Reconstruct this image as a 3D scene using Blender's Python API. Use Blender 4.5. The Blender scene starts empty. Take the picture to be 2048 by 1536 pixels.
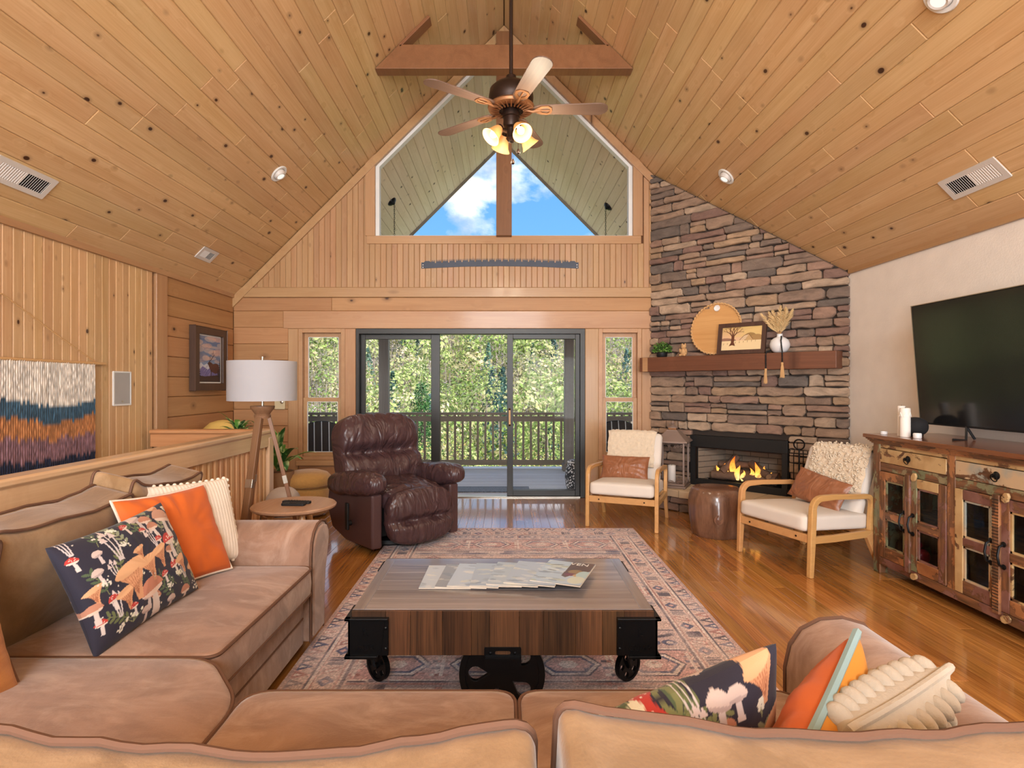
import bpy, math, random
import numpy as np
from mathutils import Vector, Matrix, noise, geometry

R = math.radians
rnd = random.Random(7)
S = bpy.context.scene
COL = S.collection
F, CX, CY, CAMH = 1150.0, 1008.0, 770.0, 1.40      # focal length in px of the 2048x1536 frame, principal point, eye height

# ------------------------------------------------------------------ camera, world, sun, light, exposure
cam_d = bpy.data.cameras.new('camera')
cam_d.sensor_width = 36.0
cam_d.lens = F / 2048 * 36
cam_d.shift_x = (1024 - CX) / 2048
cam_d.shift_y = (CY - 768) / 2048
cam_d.clip_start, cam_d.clip_end = 0.05, 2000
cam = bpy.data.objects.new('camera', cam_d)
cam.location = (0, 0, CAMH)
cam.rotation_euler = (R(90), 0, 0)
COL.objects.link(cam)
S.camera = cam

S.view_settings.view_transform = 'Standard'
S.view_settings.look = 'None'
S.view_settings.gamma = 1.0
S.view_settings.exposure = 0.0
S.view_settings.use_curve_mapping = False
try:
    S.cycles.use_denoising = True
    S.cycles.max_bounces = 5
    S.cycles.diffuse_bounces = 3
    S.cycles.glossy_bounces = 2
    S.cycles.transmission_bounces = 2
    S.cycles.transparent_max_bounces = 8
    S.cycles.adaptive_threshold = 0.04
    S.cycles.sample_clamp_indirect = 6
    S.cycles.caustics_reflective = False
    S.cycles.caustics_refractive = False
except Exception:
    pass


def lin(c):
    return tuple(((v / 255) / 12.92 if v / 255 <= 0.04045 else ((v / 255 + 0.055) / 1.055) ** 2.4) for v in c)


class NT:
    """small node-tree writer"""
    def __init__(self, tree):
        self.t = tree
        self.n = tree.nodes
        self.l = tree.links

    def add(self, typ, ins=None, **props):
        nd = self.n.new(typ)
        for k, v in props.items():
            setattr(nd, k, v)
        for k, v in (ins or {}).items():
            self.put(nd, k, v)
        return nd

    def put(self, nd, key, v):
        sock = nd.inputs[key]
        if isinstance(v, bpy.types.NodeSocket):
            self.l.new(v, sock)
        elif isinstance(v, bpy.types.Node):
            self.l.new(v.outputs[0], sock)
        else:
            if isinstance(v, (tuple, list)) and len(v) == 3 and sock.type == 'RGBA':
                v = tuple(v) + (1,)
            sock.default_value = v

    def math(self, op, a, b=0.0, c=None, clamp=False):
        ins = {0: a, 1: b}
        if c is not None:
            ins[2] = c
        return self.add('ShaderNodeMath', ins, operation=op, use_clamp=clamp).outputs[0]

    def mix(self, fac, a, b, mode='MIX'):
        nd = self.add('ShaderNodeMix', data_type='RGBA', blend_type=mode)
        self.put(nd, 0, fac)
        self.put(nd, 6, a)
        self.put(nd, 7, b)
        return nd.outputs[2]

    def ramp(self, fac, stops, interp='LINEAR'):
        nd = self.add('ShaderNodeValToRGB', {0: fac})
        cr = nd.color_ramp
        cr.interpolation = interp
        while len(cr.elements) < len(stops):
            cr.elements.new(0.5)
        for e, (p, c) in zip(cr.elements, stops):
            e.position = p
            e.color = (tuple(c) + (1,))[:4] if isinstance(c, (tuple, list)) else (c, c, c, 1)
        return nd.outputs[0]

    def rng(self, v, a, b, c=0.0, d=1.0):
        return self.add('ShaderNodeMapRange', {0: v, 1: a, 2: b, 3: c, 4: d}).outputs[0]

    def noise(self, vec, scale, detail=3.0, rough=0.5, dist=0.0):
        return self.add('ShaderNodeTexNoise', {'Vector': vec, 'Scale': scale, 'Detail': detail, 'Roughness': rough, 'Distortion': dist})


# sky: blue with cumulus, the same all the way round
W = bpy.data.worlds.new('sky')
S.world = W
W.use_nodes = True
nt = NT(W.node_tree)
nt.n.clear()
tc = nt.add('ShaderNodeTexCoord')
sep = nt.add('ShaderNodeSeparateXYZ', {0: tc.outputs['Generated']})
blue = nt.ramp(sep.outputs[2], [(0.0, lin((190, 222, 246))), (0.2, lin((118, 182, 240))), (0.6, lin((70, 135, 215)))])
mp = nt.add('ShaderNodeMapping', {0: tc.outputs['Generated'], 1: (2.43, 1.12, 1.6), 3: (1, 1, 1.7)})
c1 = nt.noise(mp, 4.2, 9.0, 0.56, 0.2)
cl = nt.rng(c1.outputs[0], 0.45, 0.57)
sh = nt.noise(mp, 13.0, 4.0, 0.5)
cc = nt.mix(nt.rng(sh.outputs[0], 0.35, 0.6), (0.62, 0.68, 0.78), (1.5, 1.5, 1.5))
skyc = nt.mix(cl, blue, cc)
bg = nt.add('ShaderNodeBackground', {0: skyc, 1: 1.3})
nt.add('ShaderNodeOutputWorld', {0: bg})

sun_d = bpy.data.lights.new('sun', 'SUN')
sun_d.energy = 10.0
sun_d.angle = R(1.5)
sun_d.color = (1, 0.96, 0.88)
sun = bpy.data.objects.new('sun', sun_d)
sun.rotation_euler = Vector((-0.66, 0.36, -0.66)).to_track_quat('-Z', 'Y').to_euler()
COL.objects.link(sun)


def area(name, loc, direction, sx, sy, power, color=(1, 1, 1)):
    d = bpy.data.lights.new(name, 'AREA')
    d.shape = 'RECTANGLE'
    d.size, d.size_y = sx, sy
    d.energy = power
    d.color = color
    o = bpy.data.objects.new(name, d)
    o.location = loc
    o.rotation_euler = Vector(direction).to_track_quat('-Z', 'Y').to_euler()
    COL.objects.link(o)
    return o


# unseen fill lights added at the rear wall, in made-up windows (built below as window_4, window_5, window_6)
REAR = -4.5
area('fill_rear_left', (-1.9, REAR + 0.03, 1.3), (0, 1, 0.0), 2.3, 2.0, 275, (0.90, 0.96, 1.0))
area('fill_rear_right', (1.9, REAR + 0.03, 1.3), (0, 1, 0.0), 2.3, 2.0, 275, (0.90, 0.96, 1.0))
area('fill_rear_gable', (0, REAR + 0.03, 3.5), (0, 1, -0.1), 2.6, 1.3, 380, (0.90, 0.96, 1.0))

# ------------------------------------------------------------------ helpers: objects
def tag(o, label=None, cat=None, group=None, kind=None):
    if label: o['label'] = label
    if cat: o['category'] = cat
    if group: o['group'] = group
    if kind: o['kind'] = kind
    return o


def empty(name, loc=(0, 0, 0), rz=0.0, **kw):
    o = bpy.data.objects.new(name, None)
    o.empty_display_size = 0.1
    o.location = loc
    o.rotation_euler = (0, 0, rz)
    COL.objects.link(o)
    return tag(o, **kw)


def link(name, me, parent=None, M=None):
    o = bpy.data.objects.new(name, me)
    COL.objects.link(o)
    if parent is not None:
        o.parent = parent
    if M is not None:
        o.matrix_local = M
    return o


def mesh(name, V, Fc, mat, smooth=False, col=None):
    me = bpy.data.meshes.new(name)
    me.from_pydata([tuple(v) for v in V], [], [tuple(f) for f in Fc])
    if mat is not None:
        me.materials.append(mat)
    if smooth:
        me.polygons.foreach_set('use_smooth', [True] * len(me.polygons))
    if col is not None:
        at = me.color_attributes.new('Col', 'FLOAT_COLOR', 'POINT')
        a = np.ones((len(V), 4), dtype=np.float32)
        a[:, :3] = col
        at.data.foreach_set('color', a.ravel())
    me.update()
    return me


def sharpen(me, ang=35):
    try:
        me.set_sharp_from_angle(angle=R(ang))
    except Exception:
        pass


class MB:
    """collects shapes; build() links them as ONE mesh object"""
    def __init__(self):
        self.V, self.Fc = [], []

    def raw(self, V, Fc, M=None):
        b = len(self.V)
        self.V += [tuple(M @ Vector(v)) if M is not None else tuple(v) for v in V]
        self.Fc += [tuple(i + b for i in f) for f in Fc]
        return self

    def box(self, x0, x1, y0, y1, z0, z1, M=None):
        return self.raw([(x0, y0, z0), (x1, y0, z0), (x1, y1, z0), (x0, y1, z0), (x0, y0, z1), (x1, y0, z1), (x1, y1, z1), (x0, y1, z1)],
                        [(0, 3, 2, 1), (4, 5, 6, 7), (0, 1, 5, 4), (1, 2, 6, 5), (2, 3, 7, 6), (3, 0, 4, 7)], M)

    def tube(self, pts, r, seg=8, closed=False, cap=True, M=None, flat=1.0):
        V, Fc = tube_geo(pts, r, seg, closed, cap, flat)
        return self.raw(V, Fc, M)

    def lathe(self, prof, seg=24, M=None):
        V, Fc = lathe_geo(prof, seg)
        return self.raw(V, Fc, M)

    def prism(self, poly, d0, d1, axis='y', M=None, holes=()):
        V, Fc = prism_geo(poly, d0, d1, axis, holes)
        return self.raw(V, Fc, M)

    def build(self, name, mat, parent=None, smooth=False, bevel=0.0, M=None, sharp=40, seg=2, sub=0):
        me = mesh(name, self.V, self.Fc, mat, smooth)
        if smooth:
            sharpen(me, sharp)
        o = link(name, me, parent, M)
        if bevel > 0:
            m = o.modifiers.new('bevel', 'BEVEL')
            m.width = bevel
            m.segments = seg
            m.limit_method = 'ANGLE'
            m.angle_limit = R(30)
        if sub:
            m = o.modifiers.new('sub', 'SUBSURF')
            m.levels = m.render_levels = sub
        return o


def tube_geo(pts, r, seg=8, closed=False, cap=True, flat=1.0):
    P = [Vector(p) for p in pts]
    n = len(P)
    rr = r if isinstance(r, (list, tuple)) else [r] * n
    V, Fc = [], []
    up = None
    for i in range(n):
        if closed:
            t = P[(i + 1) % n] - P[i - 1]
        else:
            t = P[min(i + 1, n - 1)] - P[max(i - 1, 0)]
        if t.length < 1e-9:
            t = Vector((0, 0, 1))
        t.normalize()
        if up is None:
            up = Vector((0, 0, 1)) if abs(t.z) < 0.9 else Vector((0, 1, 0))
        a = t.cross(up)
        if a.length < 1e-6:
            a = t.cross(Vector((1, 0.3, 0.2)))
        a.normalize()
        b = a.cross(t).normalized()
        up = b
        for k in range(seg):
            th = 2 * math.pi * k / seg
            V.append(P[i] + (a * math.cos(th) + b * math.sin(th) * flat) * rr[i])
    m = n if closed else n - 1
    for i in range(m):
        for k in range(seg):
            a0, a1 = i * seg + k, i * seg + (k + 1) % seg
            j = (i + 1) % n
            b0, b1 = j * seg + k, j * seg + (k + 1) % seg
            Fc.append((a0, a1, b1, b0))
    if cap and not closed:
        Fc.append(tuple(range(seg))[::-1])
        Fc.append(tuple((n - 1) * seg + k for k in range(seg)))
    return V, Fc


def lathe_geo(prof, seg=24):
    V, Fc = [], []
    n = len(prof)
    for r, z in prof:
        for k in range(seg):
            th = 2 * math.pi * k / seg
            V.append((r * math.cos(th), r * math.sin(th), z))
    for i in range(n - 1):
        for k in range(seg):
            Fc.append((i * seg + k, i * seg + (k + 1) % seg, (i + 1) * seg + (k + 1) % seg, (i + 1) * seg + k))
    if prof[0][0] > 1e-5: Fc.append(tuple(range(seg))[::-1])
    if prof[-1][0] > 1e-5: Fc.append(tuple((n - 1) * seg + k for k in range(seg)))
    return V, Fc


def prism_geo(poly, d0, d1, axis='y', holes=()):
    """2D outline (u,v) (and holes) extruded along an axis: x: (d,u,v), y: (u,d,v), z: (u,v,d)"""
    def P(u, v, d):
        return {'x': (d, u, v), 'y': (u, d, v), 'z': (u, v, d)}[axis]
    loops = [list(poly)] + [list(h) for h in holes]
    V, Fc = [], []
    flat = [p for lp in loops for p in lp]
    n = len(flat)
    V += [P(u, v, d0) for u, v in flat] + [P(u, v, d1) for u, v in flat]
    if holes:
        tris = geometry.tessellate_polygon([[Vector((u, v, 0)) for u, v in lp] for lp in loops])
        Fc += [tuple(t) for t in tris] + [tuple(i + n for i in t[::-1]) for t in tris]
    else:
        Fc += [tuple(range(n))[::-1], tuple(i + n for i in range(n))]
    b = 0
    for lp in loops:
        m = len(lp)
        for i in range(m):
            j = (i + 1) % m
            Fc.append((b + i, b + j, b + j + n, b + i + n))
        b += m
    return V, Fc


def circle(cx, cy, r, n=24, a0=0.0, ry=None):
    return [(cx + r * math.cos(a0 + 2 * math.pi * k / n), cy + (ry or r) * math.sin(a0 + 2 * math.pi * k / n)) for k in range(n)]


def arc(cx, cy, r, a0, a1, n):
    return [(cx + r * math.cos(R(a0 + (a1 - a0) * k / n)), cy + r * math.sin(R(a0 + (a1 - a0) * k / n))) for k in range(n + 1)]


def rrect(x0, x1, y0, y1, r, n=4):
    return (arc(x1 - r, y1 - r, r, 0, 90, n) + arc(x0 + r, y1 - r, r, 90, 180, n) + arc(x0 + r, y0 + r, r, 180, 270, n) + arc(x1 - r, y0 + r, r, 270, 360, n))


def frame(o, x, y, z):
    """matrix with the given origin and local axes"""
    x, y, z = Vector(x).normalized(), Vector(y).normalized(), Vector(z).normalized()
    M = Matrix.Identity(4)
    for i in range(3):
        M[i][0], M[i][1], M[i][2], M[i][3] = x[i], y[i], z[i], o[i]
    return M


def xyz(x=0, y=0, z=0, rx=0, ry=0, rz=0):
    return Matrix.Translation((x, y, z)) @ Matrix.Rotation(R(rz), 4, 'Z') @ Matrix.Rotation(R(ry), 4, 'Y') @ Matrix.Rotation(R(rx), 4, 'X')


def inset(poly, d):
    n = len(poly)
    out = []
    A = sum(poly[i][0] * poly[(i + 1) % n][1] - poly[(i + 1) % n][0] * poly[i][1] for i in range(n))
    sg = 1 if A > 0 else -1
    for i in range(n):
        p0, p1, p2 = Vector(poly[i - 1]), Vector(poly[i]), Vector(poly[(i + 1) % n])
        e1, e2 = (p1 - p0), (p2 - p1)
        if e1.length < 1e-9 or e2.length < 1e-9:
            out.append(tuple(p1)); continue
        e1.normalize(); e2.normalize()
        n1, n2 = Vector((-e1.y, e1.x)) * sg, Vector((-e2.y, e2.x)) * sg
        b = n1 + n2
        q = b.length_squared
        b = b * (2 * d / q) if q > 0.15 else n1 * d
        out.append(tuple(p1 + b))
    return out


def slab_geo(poly, depth, ch, dome=None):
    """chamfered piece: outline at z=0, front at z=depth inset by the chamfer"""
    A = sum(poly[i][0] * poly[(i + 1) % len(poly)][1] - poly[(i + 1) % len(poly)][0] * poly[i][1] for i in range(len(poly)))
    if A < 0:
        poly = poly[::-1]
    n = len(poly)
    ins = inset(poly, ch)
    V = [(u, v, 0) for u, v in poly] + [(u, v, depth - ch) for u, v in poly] + [(u, v, depth) for u, v in ins]
    Fc = []
    for r in range(2):
        for i in range(n):
            j = (i + 1) % n
            Fc.append((r * n + i, r * n + j, (r + 1) * n + j, (r + 1) * n + i))
    if dome is None:
        Fc.append(tuple(2 * n + i for i in range(n)))
    else:
        V = V[:2 * n] + [(u, v, z + dome(u, v)) for u, v, z in V[2 * n:]]
        cu, cv = sum(p[0] for p in ins) / n, sum(p[1] for p in ins) / n
        V.append((cu, cv, depth + dome(cu, cv)))
        for i in range(n):
            Fc.append((2 * n + i, 2 * n + (i + 1) % n, 3 * n))
    return V, Fc


def slab(name, poly, depth, ch, M, mat, parent, dome=None, smooth=False):
    V, Fc = slab_geo(poly, depth, ch, dome)
    return link(name, mesh(name, V, Fc, mat, smooth), parent, M)


def clip_half(poly, a, b, c):
    """keep a*u + b*v <= c"""
    out = []
    n = len(poly)
    for i in range(n):
        p, q = poly[i], poly[(i + 1) % n]
        fp, fq = a * p[0] + b * p[1] - c, a * q[0] + b * q[1] - c
        if fp <= 0: out.append(p)
        if fp * fq < 0:
            t = fp / (fp - fq)
            out.append((p[0] + t * (q[0] - p[0]), p[1] + t * (q[1] - p[1])))
    return out


_cs = {}
def cube_grid(n):
    """surface of the unit cube as a merged grid"""
    if n in _cs: return _cs[n]
    idx, V, Fc = {}, [], []
    def vid(p):
        k = tuple(round(c, 5) for c in p)
        if k not in idx:
            idx[k] = len(V); V.append(p)
        return idx[k]
    for ax in range(3):
        for s in (-1, 1):
            for i in range(n):
                for j in range(n):
                    q = []
                    for di, dj in ((0, 0), (1, 0), (1, 1), (0, 1)):
                        u, v = -1 + 2 * (i + di) / n, -1 + 2 * (j + dj) / n
                        p = [0, 0, 0]
                        p[ax] = s; p[(ax + 1) % 3] = u; p[(ax + 2) % 3] = v
                        q.append(vid(tuple(p)))
                    Fc.append(tuple(q) if s > 0 else tuple(q[::-1]))
    _cs[n] = (V, Fc)
    return _cs[n]


def nz(p, s, seed=0.0):
    return noise.noise(Vector((p[0] * s + seed, p[1] * s + seed * 1.7, p[2] * s - seed)))


def puff_geo(h, e=4.0, n=12, fn=None):
    """superellipsoid of half sizes h and exponent e; fn(p, unit direction) may move each point"""
    V, Fc = cube_grid(n)
    out = []
    for v in V:
        L = (abs(v[0]) ** e + abs(v[1]) ** e + abs(v[2]) ** e) ** (1 / e)
        d = Vector((v[0] / L, v[1] / L, v[2] / L))
        p = Vector((d.x * h[0], d.y * h[1], d.z * h[2]))
        if fn: p = Vector(fn(p, d))
        out.append(p)
    return out, Fc


def puff(name, h, M, mat, parent, e=4.0, n=12, fn=None):
    V, Fc = puff_geo(h, e, n, fn)
    return link(name, mesh(name, V, Fc, mat, True), parent, M)


def softbox_geo(h, r, n=12, crown=0.0, fn=None):
    V, Fc = cube_grid(n)
    out = []
    for v in V:
        # denser rows near the edges so the rounding reads
        q = Vector([math.copysign(abs(c) ** 0.8, c) * hh for c, hh in zip(v, h)])
        c = Vector([max(-(hh - r), min(hh - r, a)) for a, hh in zip(q, h)])
        d = q - c
        p = c + d.normalized() * r if d.length > 1e-9 else q
        k = max(0, 1 - (p.x / h[0]) ** 2) * max(0, 1 - (p.y / h[1]) ** 2)
        if p.z > 0: p.z += crown * k
        if fn: p = Vector(fn(p))
        out.append(p)
    return out, Fc


def softbox(name, h, r, M, mat, parent, n=12, crown=0.0, fn=None):
    V, Fc = softbox_geo(h, r, n, crown, fn)
    return link(name, mesh(name, V, Fc, mat, True), parent, M)


def copy_tree(o, parent=None):
    c = o.copy()
    COL.objects.link(c)
    c.parent = parent
    for ch in list(o.children):
        copy_tree(ch, c)
    return c


def text_obj(name, body, size, depth, mat, parent, M):
    cu = bpy.data.curves.new(name, 'FONT')
    cu.body = body
    cu.size = size
    cu.extrude = depth
    cu.align_x = 'CENTER'
    cu.resolution_u = 3
    t = bpy.data.objects.new(name + '_curve', cu)
    COL.objects.link(t)
    bpy.context.view_layer.update()
    me = bpy.data.meshes.new_from_object(t)
    bpy.data.objects.remove(t)
    bpy.data.curves.remove(cu)
    me.name = name
    me.materials.clear()
    me.materials.append(mat)
    return link(name, me, parent, M)


def X_at(px, Y): return (px - CX) * Y / F
def Z_at(py, Y): return CAMH + (CY - py) * Y / F

# ------------------------------------------------------------------ flat prints: shapes drawn onto a grid, carried as a colour attribute
class Canvas:
    def __init__(self, nx, ny, w, h, base):
        self.nx, self.ny, self.w, self.h = nx, ny, w, h
        self.a = np.empty((ny, nx, 3), np.float32)
        self.a[:] = base
        self.x = np.linspace(0, w, nx, dtype=np.float32)
        self.y = np.linspace(0, h, ny, dtype=np.float32)

    def _win(self, x0, x1, y0, y1):
        i0, i1 = np.searchsorted(self.x, [x0, x1])
        j0, j1 = np.searchsorted(self.y, [y0, y1])
        return slice(j0, j1 + 1), slice(i0, i1 + 1)

    def _put(self, sj, si, m, c, al):
        v = self.a[sj, si]
        v[m] = v[m] * (1 - al) + np.asarray(c, np.float32) * al

    def rect(self, x0, x1, y0, y1, c, al=1.0):
        sj, si = self._win(x0, x1, y0, y1)
        v = self.a[sj, si]
        v[:] = v * (1 - al) + np.asarray(c, np.float32) * al

    def poly(self, pts, c, al=1.0):
        xs, ys = [p[0] for p in pts], [p[1] for p in pts]
        sj, si = self._win(min(xs), max(xs), min(ys), max(ys))
        X, Y = np.meshgrid(self.x[si], self.y[sj])
        if X.size == 0: return
        m = np.zeros(X.shape, bool)
        n = len(pts)
        for i in range(n):
            x0, y0 = pts[i]; x1, y1 = pts[(i + 1) % n]
            if abs(y1 - y0) < 1e-9: continue
            cond = (y0 > Y) != (y1 > Y)
            m ^= cond & (X < (x1 - x0) * (Y - y0) / (y1 - y0) + x0)
        self._put(sj, si, m, c, al)

    def ell(self, cx, cy, rx, ry, c, rot=0.0, al=1.0, half=None):
        r = max(rx, ry)
        sj, si = self._win(cx - r, cx + r, cy - r, cy + r)
        X, Y = np.meshgrid(self.x[si] - cx, self.y[sj] - cy)
        if X.size == 0: return
        co, sn = math.cos(rot), math.sin(rot)
        U, Vv = X * co + Y * sn, -X * sn + Y * co
        m = (U / rx) ** 2 + (Vv / ry) ** 2 <= 1
        if half is not None: m &= Vv >= half * ry
        self._put(sj, si, m, c, al)

    def line(self, pts, wd, c, al=1.0):
        for (x0, y0), (x1, y1) in zip(pts[:-1], pts[1:]):
            sj, si = self._win(min(x0, x1) - wd, max(x0, x1) + wd, min(y0, y1) - wd, max(y0, y1) + wd)
            X, Y = np.meshgrid(self.x[si], self.y[sj])
            if X.size == 0: continue
            dx, dy = x1 - x0, y1 - y0
            L = dx * dx + dy * dy + 1e-12
            t = np.clip(((X - x0) * dx + (Y - y0) * dy) / L, 0, 1)
            m = (X - x0 - t * dx) ** 2 + (Y - y0 - t * dy) ** 2 <= (wd / 2) ** 2
            self._put(sj, si, m, c, al)

    def speckle(self, amt, seed=1, blur=0):
        g = np.random.default_rng(seed).normal(0, 1, (self.ny, self.nx, 1)).astype(np.float32)
        for _ in range(blur):
            g = (g + np.roll(g, 1, 0) + np.roll(g, 1, 1) + np.roll(g, -1, 0) + np.roll(g, -1, 1)) / 5 * 1.6
        self.a *= np.clip(1 + amt * g, 0.3, 1.7)

    def rgb(self):
        a = np.clip(self.a / 255.0, 0, 1)
        return np.where(a <= 0.04045, a / 12.92, ((a + 0.055) / 1.055) ** 2.4).astype(np.float32)


def grid_quads(nx, ny, off=0, flip=False):
    i = np.arange(nx - 1); j = np.arange(ny - 1)
    I, J = np.meshgrid(i, j)
    a = (J * nx + I + off).ravel()
    q = np.stack([a, a + 1, a + 1 + nx, a + nx], 1)
    return q[:, ::-1] if flip else q


def np_mesh(name, V, Q, mat, col=None, smooth=True):
    """fast mesh from arrays: V (n,3), Q (m,4)"""
    me = bpy.data.meshes.new(name)
    V = np.asarray(V, np.float32); Q = np.asarray(Q, np.int32)
    k = Q.shape[1]
    me.vertices.add(len(V)); me.vertices.foreach_set('co', V.ravel())
    me.loops.add(Q.size); me.loops.foreach_set('vertex_index', Q.ravel())
    me.polygons.add(len(Q))
    me.polygons.foreach_set('loop_start', np.arange(0, Q.size, k, dtype=np.int32))
    me.polygons.foreach_set('loop_total', np.full(len(Q), k, np.int32))
    if smooth: me.polygons.foreach_set('use_smooth', np.ones(len(Q), bool))
    if mat is not None: me.materials.append(mat)
    if col is not None:
        at = me.color_attributes.new('Col', 'FLOAT_COLOR', 'POINT')
        a = np.ones((len(V), 4), np.float32); a[:, :3] = col
        at.data.foreach_set('color', a.ravel())
    me.update(calc_edges=True)
    me.validate()
    return me


def print_plane(name, cv, M, mat, parent):
    """a flat printed sheet, local x to the right, local y up"""
    X, Y = np.meshgrid(cv.x, cv.y)
    V = np.stack([X.ravel(), Y.ravel(), np.zeros(X.size)], 1)
    return link(name, np_mesh(name, V, grid_quads(cv.nx, cv.ny), mat, cv.rgb().reshape(-1, 3)), parent, M)


# ------------------------------------------------------------------ materials
def new_mat(name):
    m = bpy.data.materials.new(name)
    m.use_nodes = True
    nt = NT(m.node_tree)
    nt.n.clear()
    return m, nt


def finish(nt, color, rough=0.5, metal=0.0, bump=None, bstr=0.3, bdist=0.01, spec=0.5, coat=0.0, sheen=0.0, emit=None, estr=0.0, trans=0.0, coat_rough=0.1):
    b = nt.add('ShaderNodeBsdfPrincipled')
    nt.put(b, 'Base Color', color)
    nt.put(b, 'Roughness', rough)
    nt.put(b, 'Metallic', metal)
    nt.put(b, 'Specular IOR Level', spec)
    if coat:
        nt.put(b, 'Coat Weight', coat); nt.put(b, 'Coat Roughness', coat_rough)
    if sheen:
        nt.put(b, 'Sheen Weight', sheen); nt.put(b, 'Sheen Roughness', 0.45)
    if trans:
        nt.put(b, 'Transmission Weight', trans)
    if emit is not None:
        nt.put(b, 'Emission Color', emit); nt.put(b, 'Emission Strength', estr)
    if bump is not None:
        bp = nt.add('ShaderNodeBump', {'Strength': bstr, 'Distance': bdist, 'Height': bump})
        nt.l.new(bp.outputs[0], b.inputs['Normal'])
    nt.add('ShaderNodeOutputMaterial', {0: b})
    return b


def plain(name, c, rough=0.5, metal=0.0, var=0.08, scale=6.0, bump=0.0, bscale=60.0, **kw):
    m, nt = new_mat(name)
    tc = nt.add('ShaderNodeTexCoord')
    n1 = nt.noise(tc.outputs['Object'], scale, 4.0)
    c = lin(c)
    col = nt.mix(n1.outputs[0], tuple(v * (1 - var) for v in c), tuple(min(1, v * (1 + var)) for v in c))
    bn = None
    if bump:
        bn = nt.noise(tc.outputs['Object'], bscale, 3.0).outputs[0]
    finish(nt, col, rough, metal, bn, bump, 0.004, **kw)
    return m


def emis(name, c, strength):
    m, nt = new_mat(name)
    e = nt.add('ShaderNodeEmission', {0: lin(c) + (1,), 1: strength})
    nt.add('ShaderNodeOutputMaterial', {0: e})
    return m


def wood(name, dark, light, knots=0.0, gs=1.0, rough=0.45, vary=0.16, coat=0.0, knotc=(70, 38, 18), fine=0.35, bstr=0.15, spec=0.4, hue=0.006, crough=0.12, kscale=(7.0, 4.0), contrast=(0.32, 0.72)):
    """wood with the grain along the object's local Y; every object gets its own cut and tint"""
    m, nt = new_mat(name)
    tc = nt.add('ShaderNodeTexCoord')
    oi = nt.add('ShaderNodeObjectInfo')
    rv = oi.outputs['Random']
    off = nt.add('ShaderNodeCombineXYZ', {0: nt.math('MULTIPLY', rv, 13.7), 1: nt.math('MULTIPLY', rv, 91.3), 2: nt.math('MULTIPLY', rv, 5.1)})
    vec = nt.add('ShaderNodeVectorMath', {0: tc.outputs['Object'], 1: off}, operation='ADD').outputs[0]
    grain = nt.add('ShaderNodeMapping', {0: vec, 3: (9 * gs, 0.55 * gs, 9 * gs)})
    kd = None
    if knots:
        km = nt.add('ShaderNodeMapping', {0: vec, 3: (kscale[0], kscale[1], 0.0)})
        vo = nt.add('ShaderNodeTexVoronoi', {'Vector': km.outputs[0], 'Scale': 1.0}, feature='F1')
        kd = vo.outputs['Distance']
        kr = nt.add('ShaderNodeSeparateColor', {0: vo.outputs['Color']}).outputs[0]
        swirl = nt.rng(kd, 0.0, 0.34, 1.1, 0.0)
        sv = nt.add('ShaderNodeCombineXYZ', {0: swirl, 1: 0.0, 2: 0.0})
        gvec = nt.add('ShaderNodeVectorMath', {0: grain.outputs[0], 1: sv.outputs[0]}, operation='ADD').outputs[0]
    else:
        gvec = grain.outputs[0]
    g1 = nt.noise(gvec, 1.0, 5.0, 0.6, 0.6)
    g2 = nt.add('ShaderNodeMapping', {0: vec, 3: (110 * gs, 2.5 * gs, 110 * gs)})
    g3 = nt.noise(g2.outputs[0], 1.0, 2.0, 0.5)
    f = nt.math('ADD', nt.math('MULTIPLY', g1.outputs[0], 1 - fine), nt.math('MULTIPLY', g3.outputs[0], fine))
    f = nt.rng(f, contrast[0], contrast[1])
    col = nt.mix(f, lin(dark), lin(light))
    if knots:
        # only some cells carry a knot, of differing size
        size = nt.rng(kr, 1 - knots, 1.0, 0.035, 0.17)
        core = nt.rng(nt.math('SUBTRACT', size, kd), -0.012, 0.03)
        core = nt.math('MULTIPLY', core, nt.math('GREATER_THAN', kr, 1 - knots))
        halo = nt.math('MULTIPLY', nt.rng(nt.math('SUBTRACT', size, kd), -0.16, 0.0, 0.0, 0.6), nt.math('GREATER_THAN', kr, 1 - knots))
        col = nt.mix(halo, col, lin(tuple(int(a * .78) for a in dark)))
        col = nt.mix(nt.math('MULTIPLY', core, 1.0), col, lin(knotc))
    hsv = nt.add('ShaderNodeHueSaturation', {'Color': col, 'Hue': nt.rng(rv, 0, 1, 0.5 - hue, 0.5 + hue),
                                             'Value': nt.rng(nt.math('FRACT', nt.math('MULTIPLY', rv, 17.3)), 0, 1, 1 - vary, 1 + vary)})
    finish(nt, hsv.outputs[0], rough, 0.0, None, bstr, 0.003, spec=spec, coat=coat, coat_rough=crough)
    return m


def print_mat(name, rough=0.8, sheen=0.0, bump=0.0, bscale=400.0, spec=0.3, coat=0.0):
    m, nt = new_mat(name)
    at = nt.add('ShaderNodeVertexColor', layer_name='Col')
    tc = nt.add('ShaderNodeTexCoord')
    b = nt.noise(tc.outputs['Object'], bscale, 2.0).outputs[0] if bump else None
    finish(nt, at.outputs[0], rough, 0, b, bump, 0.002, spec=spec, sheen=sheen, coat=coat)
    return m


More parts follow.
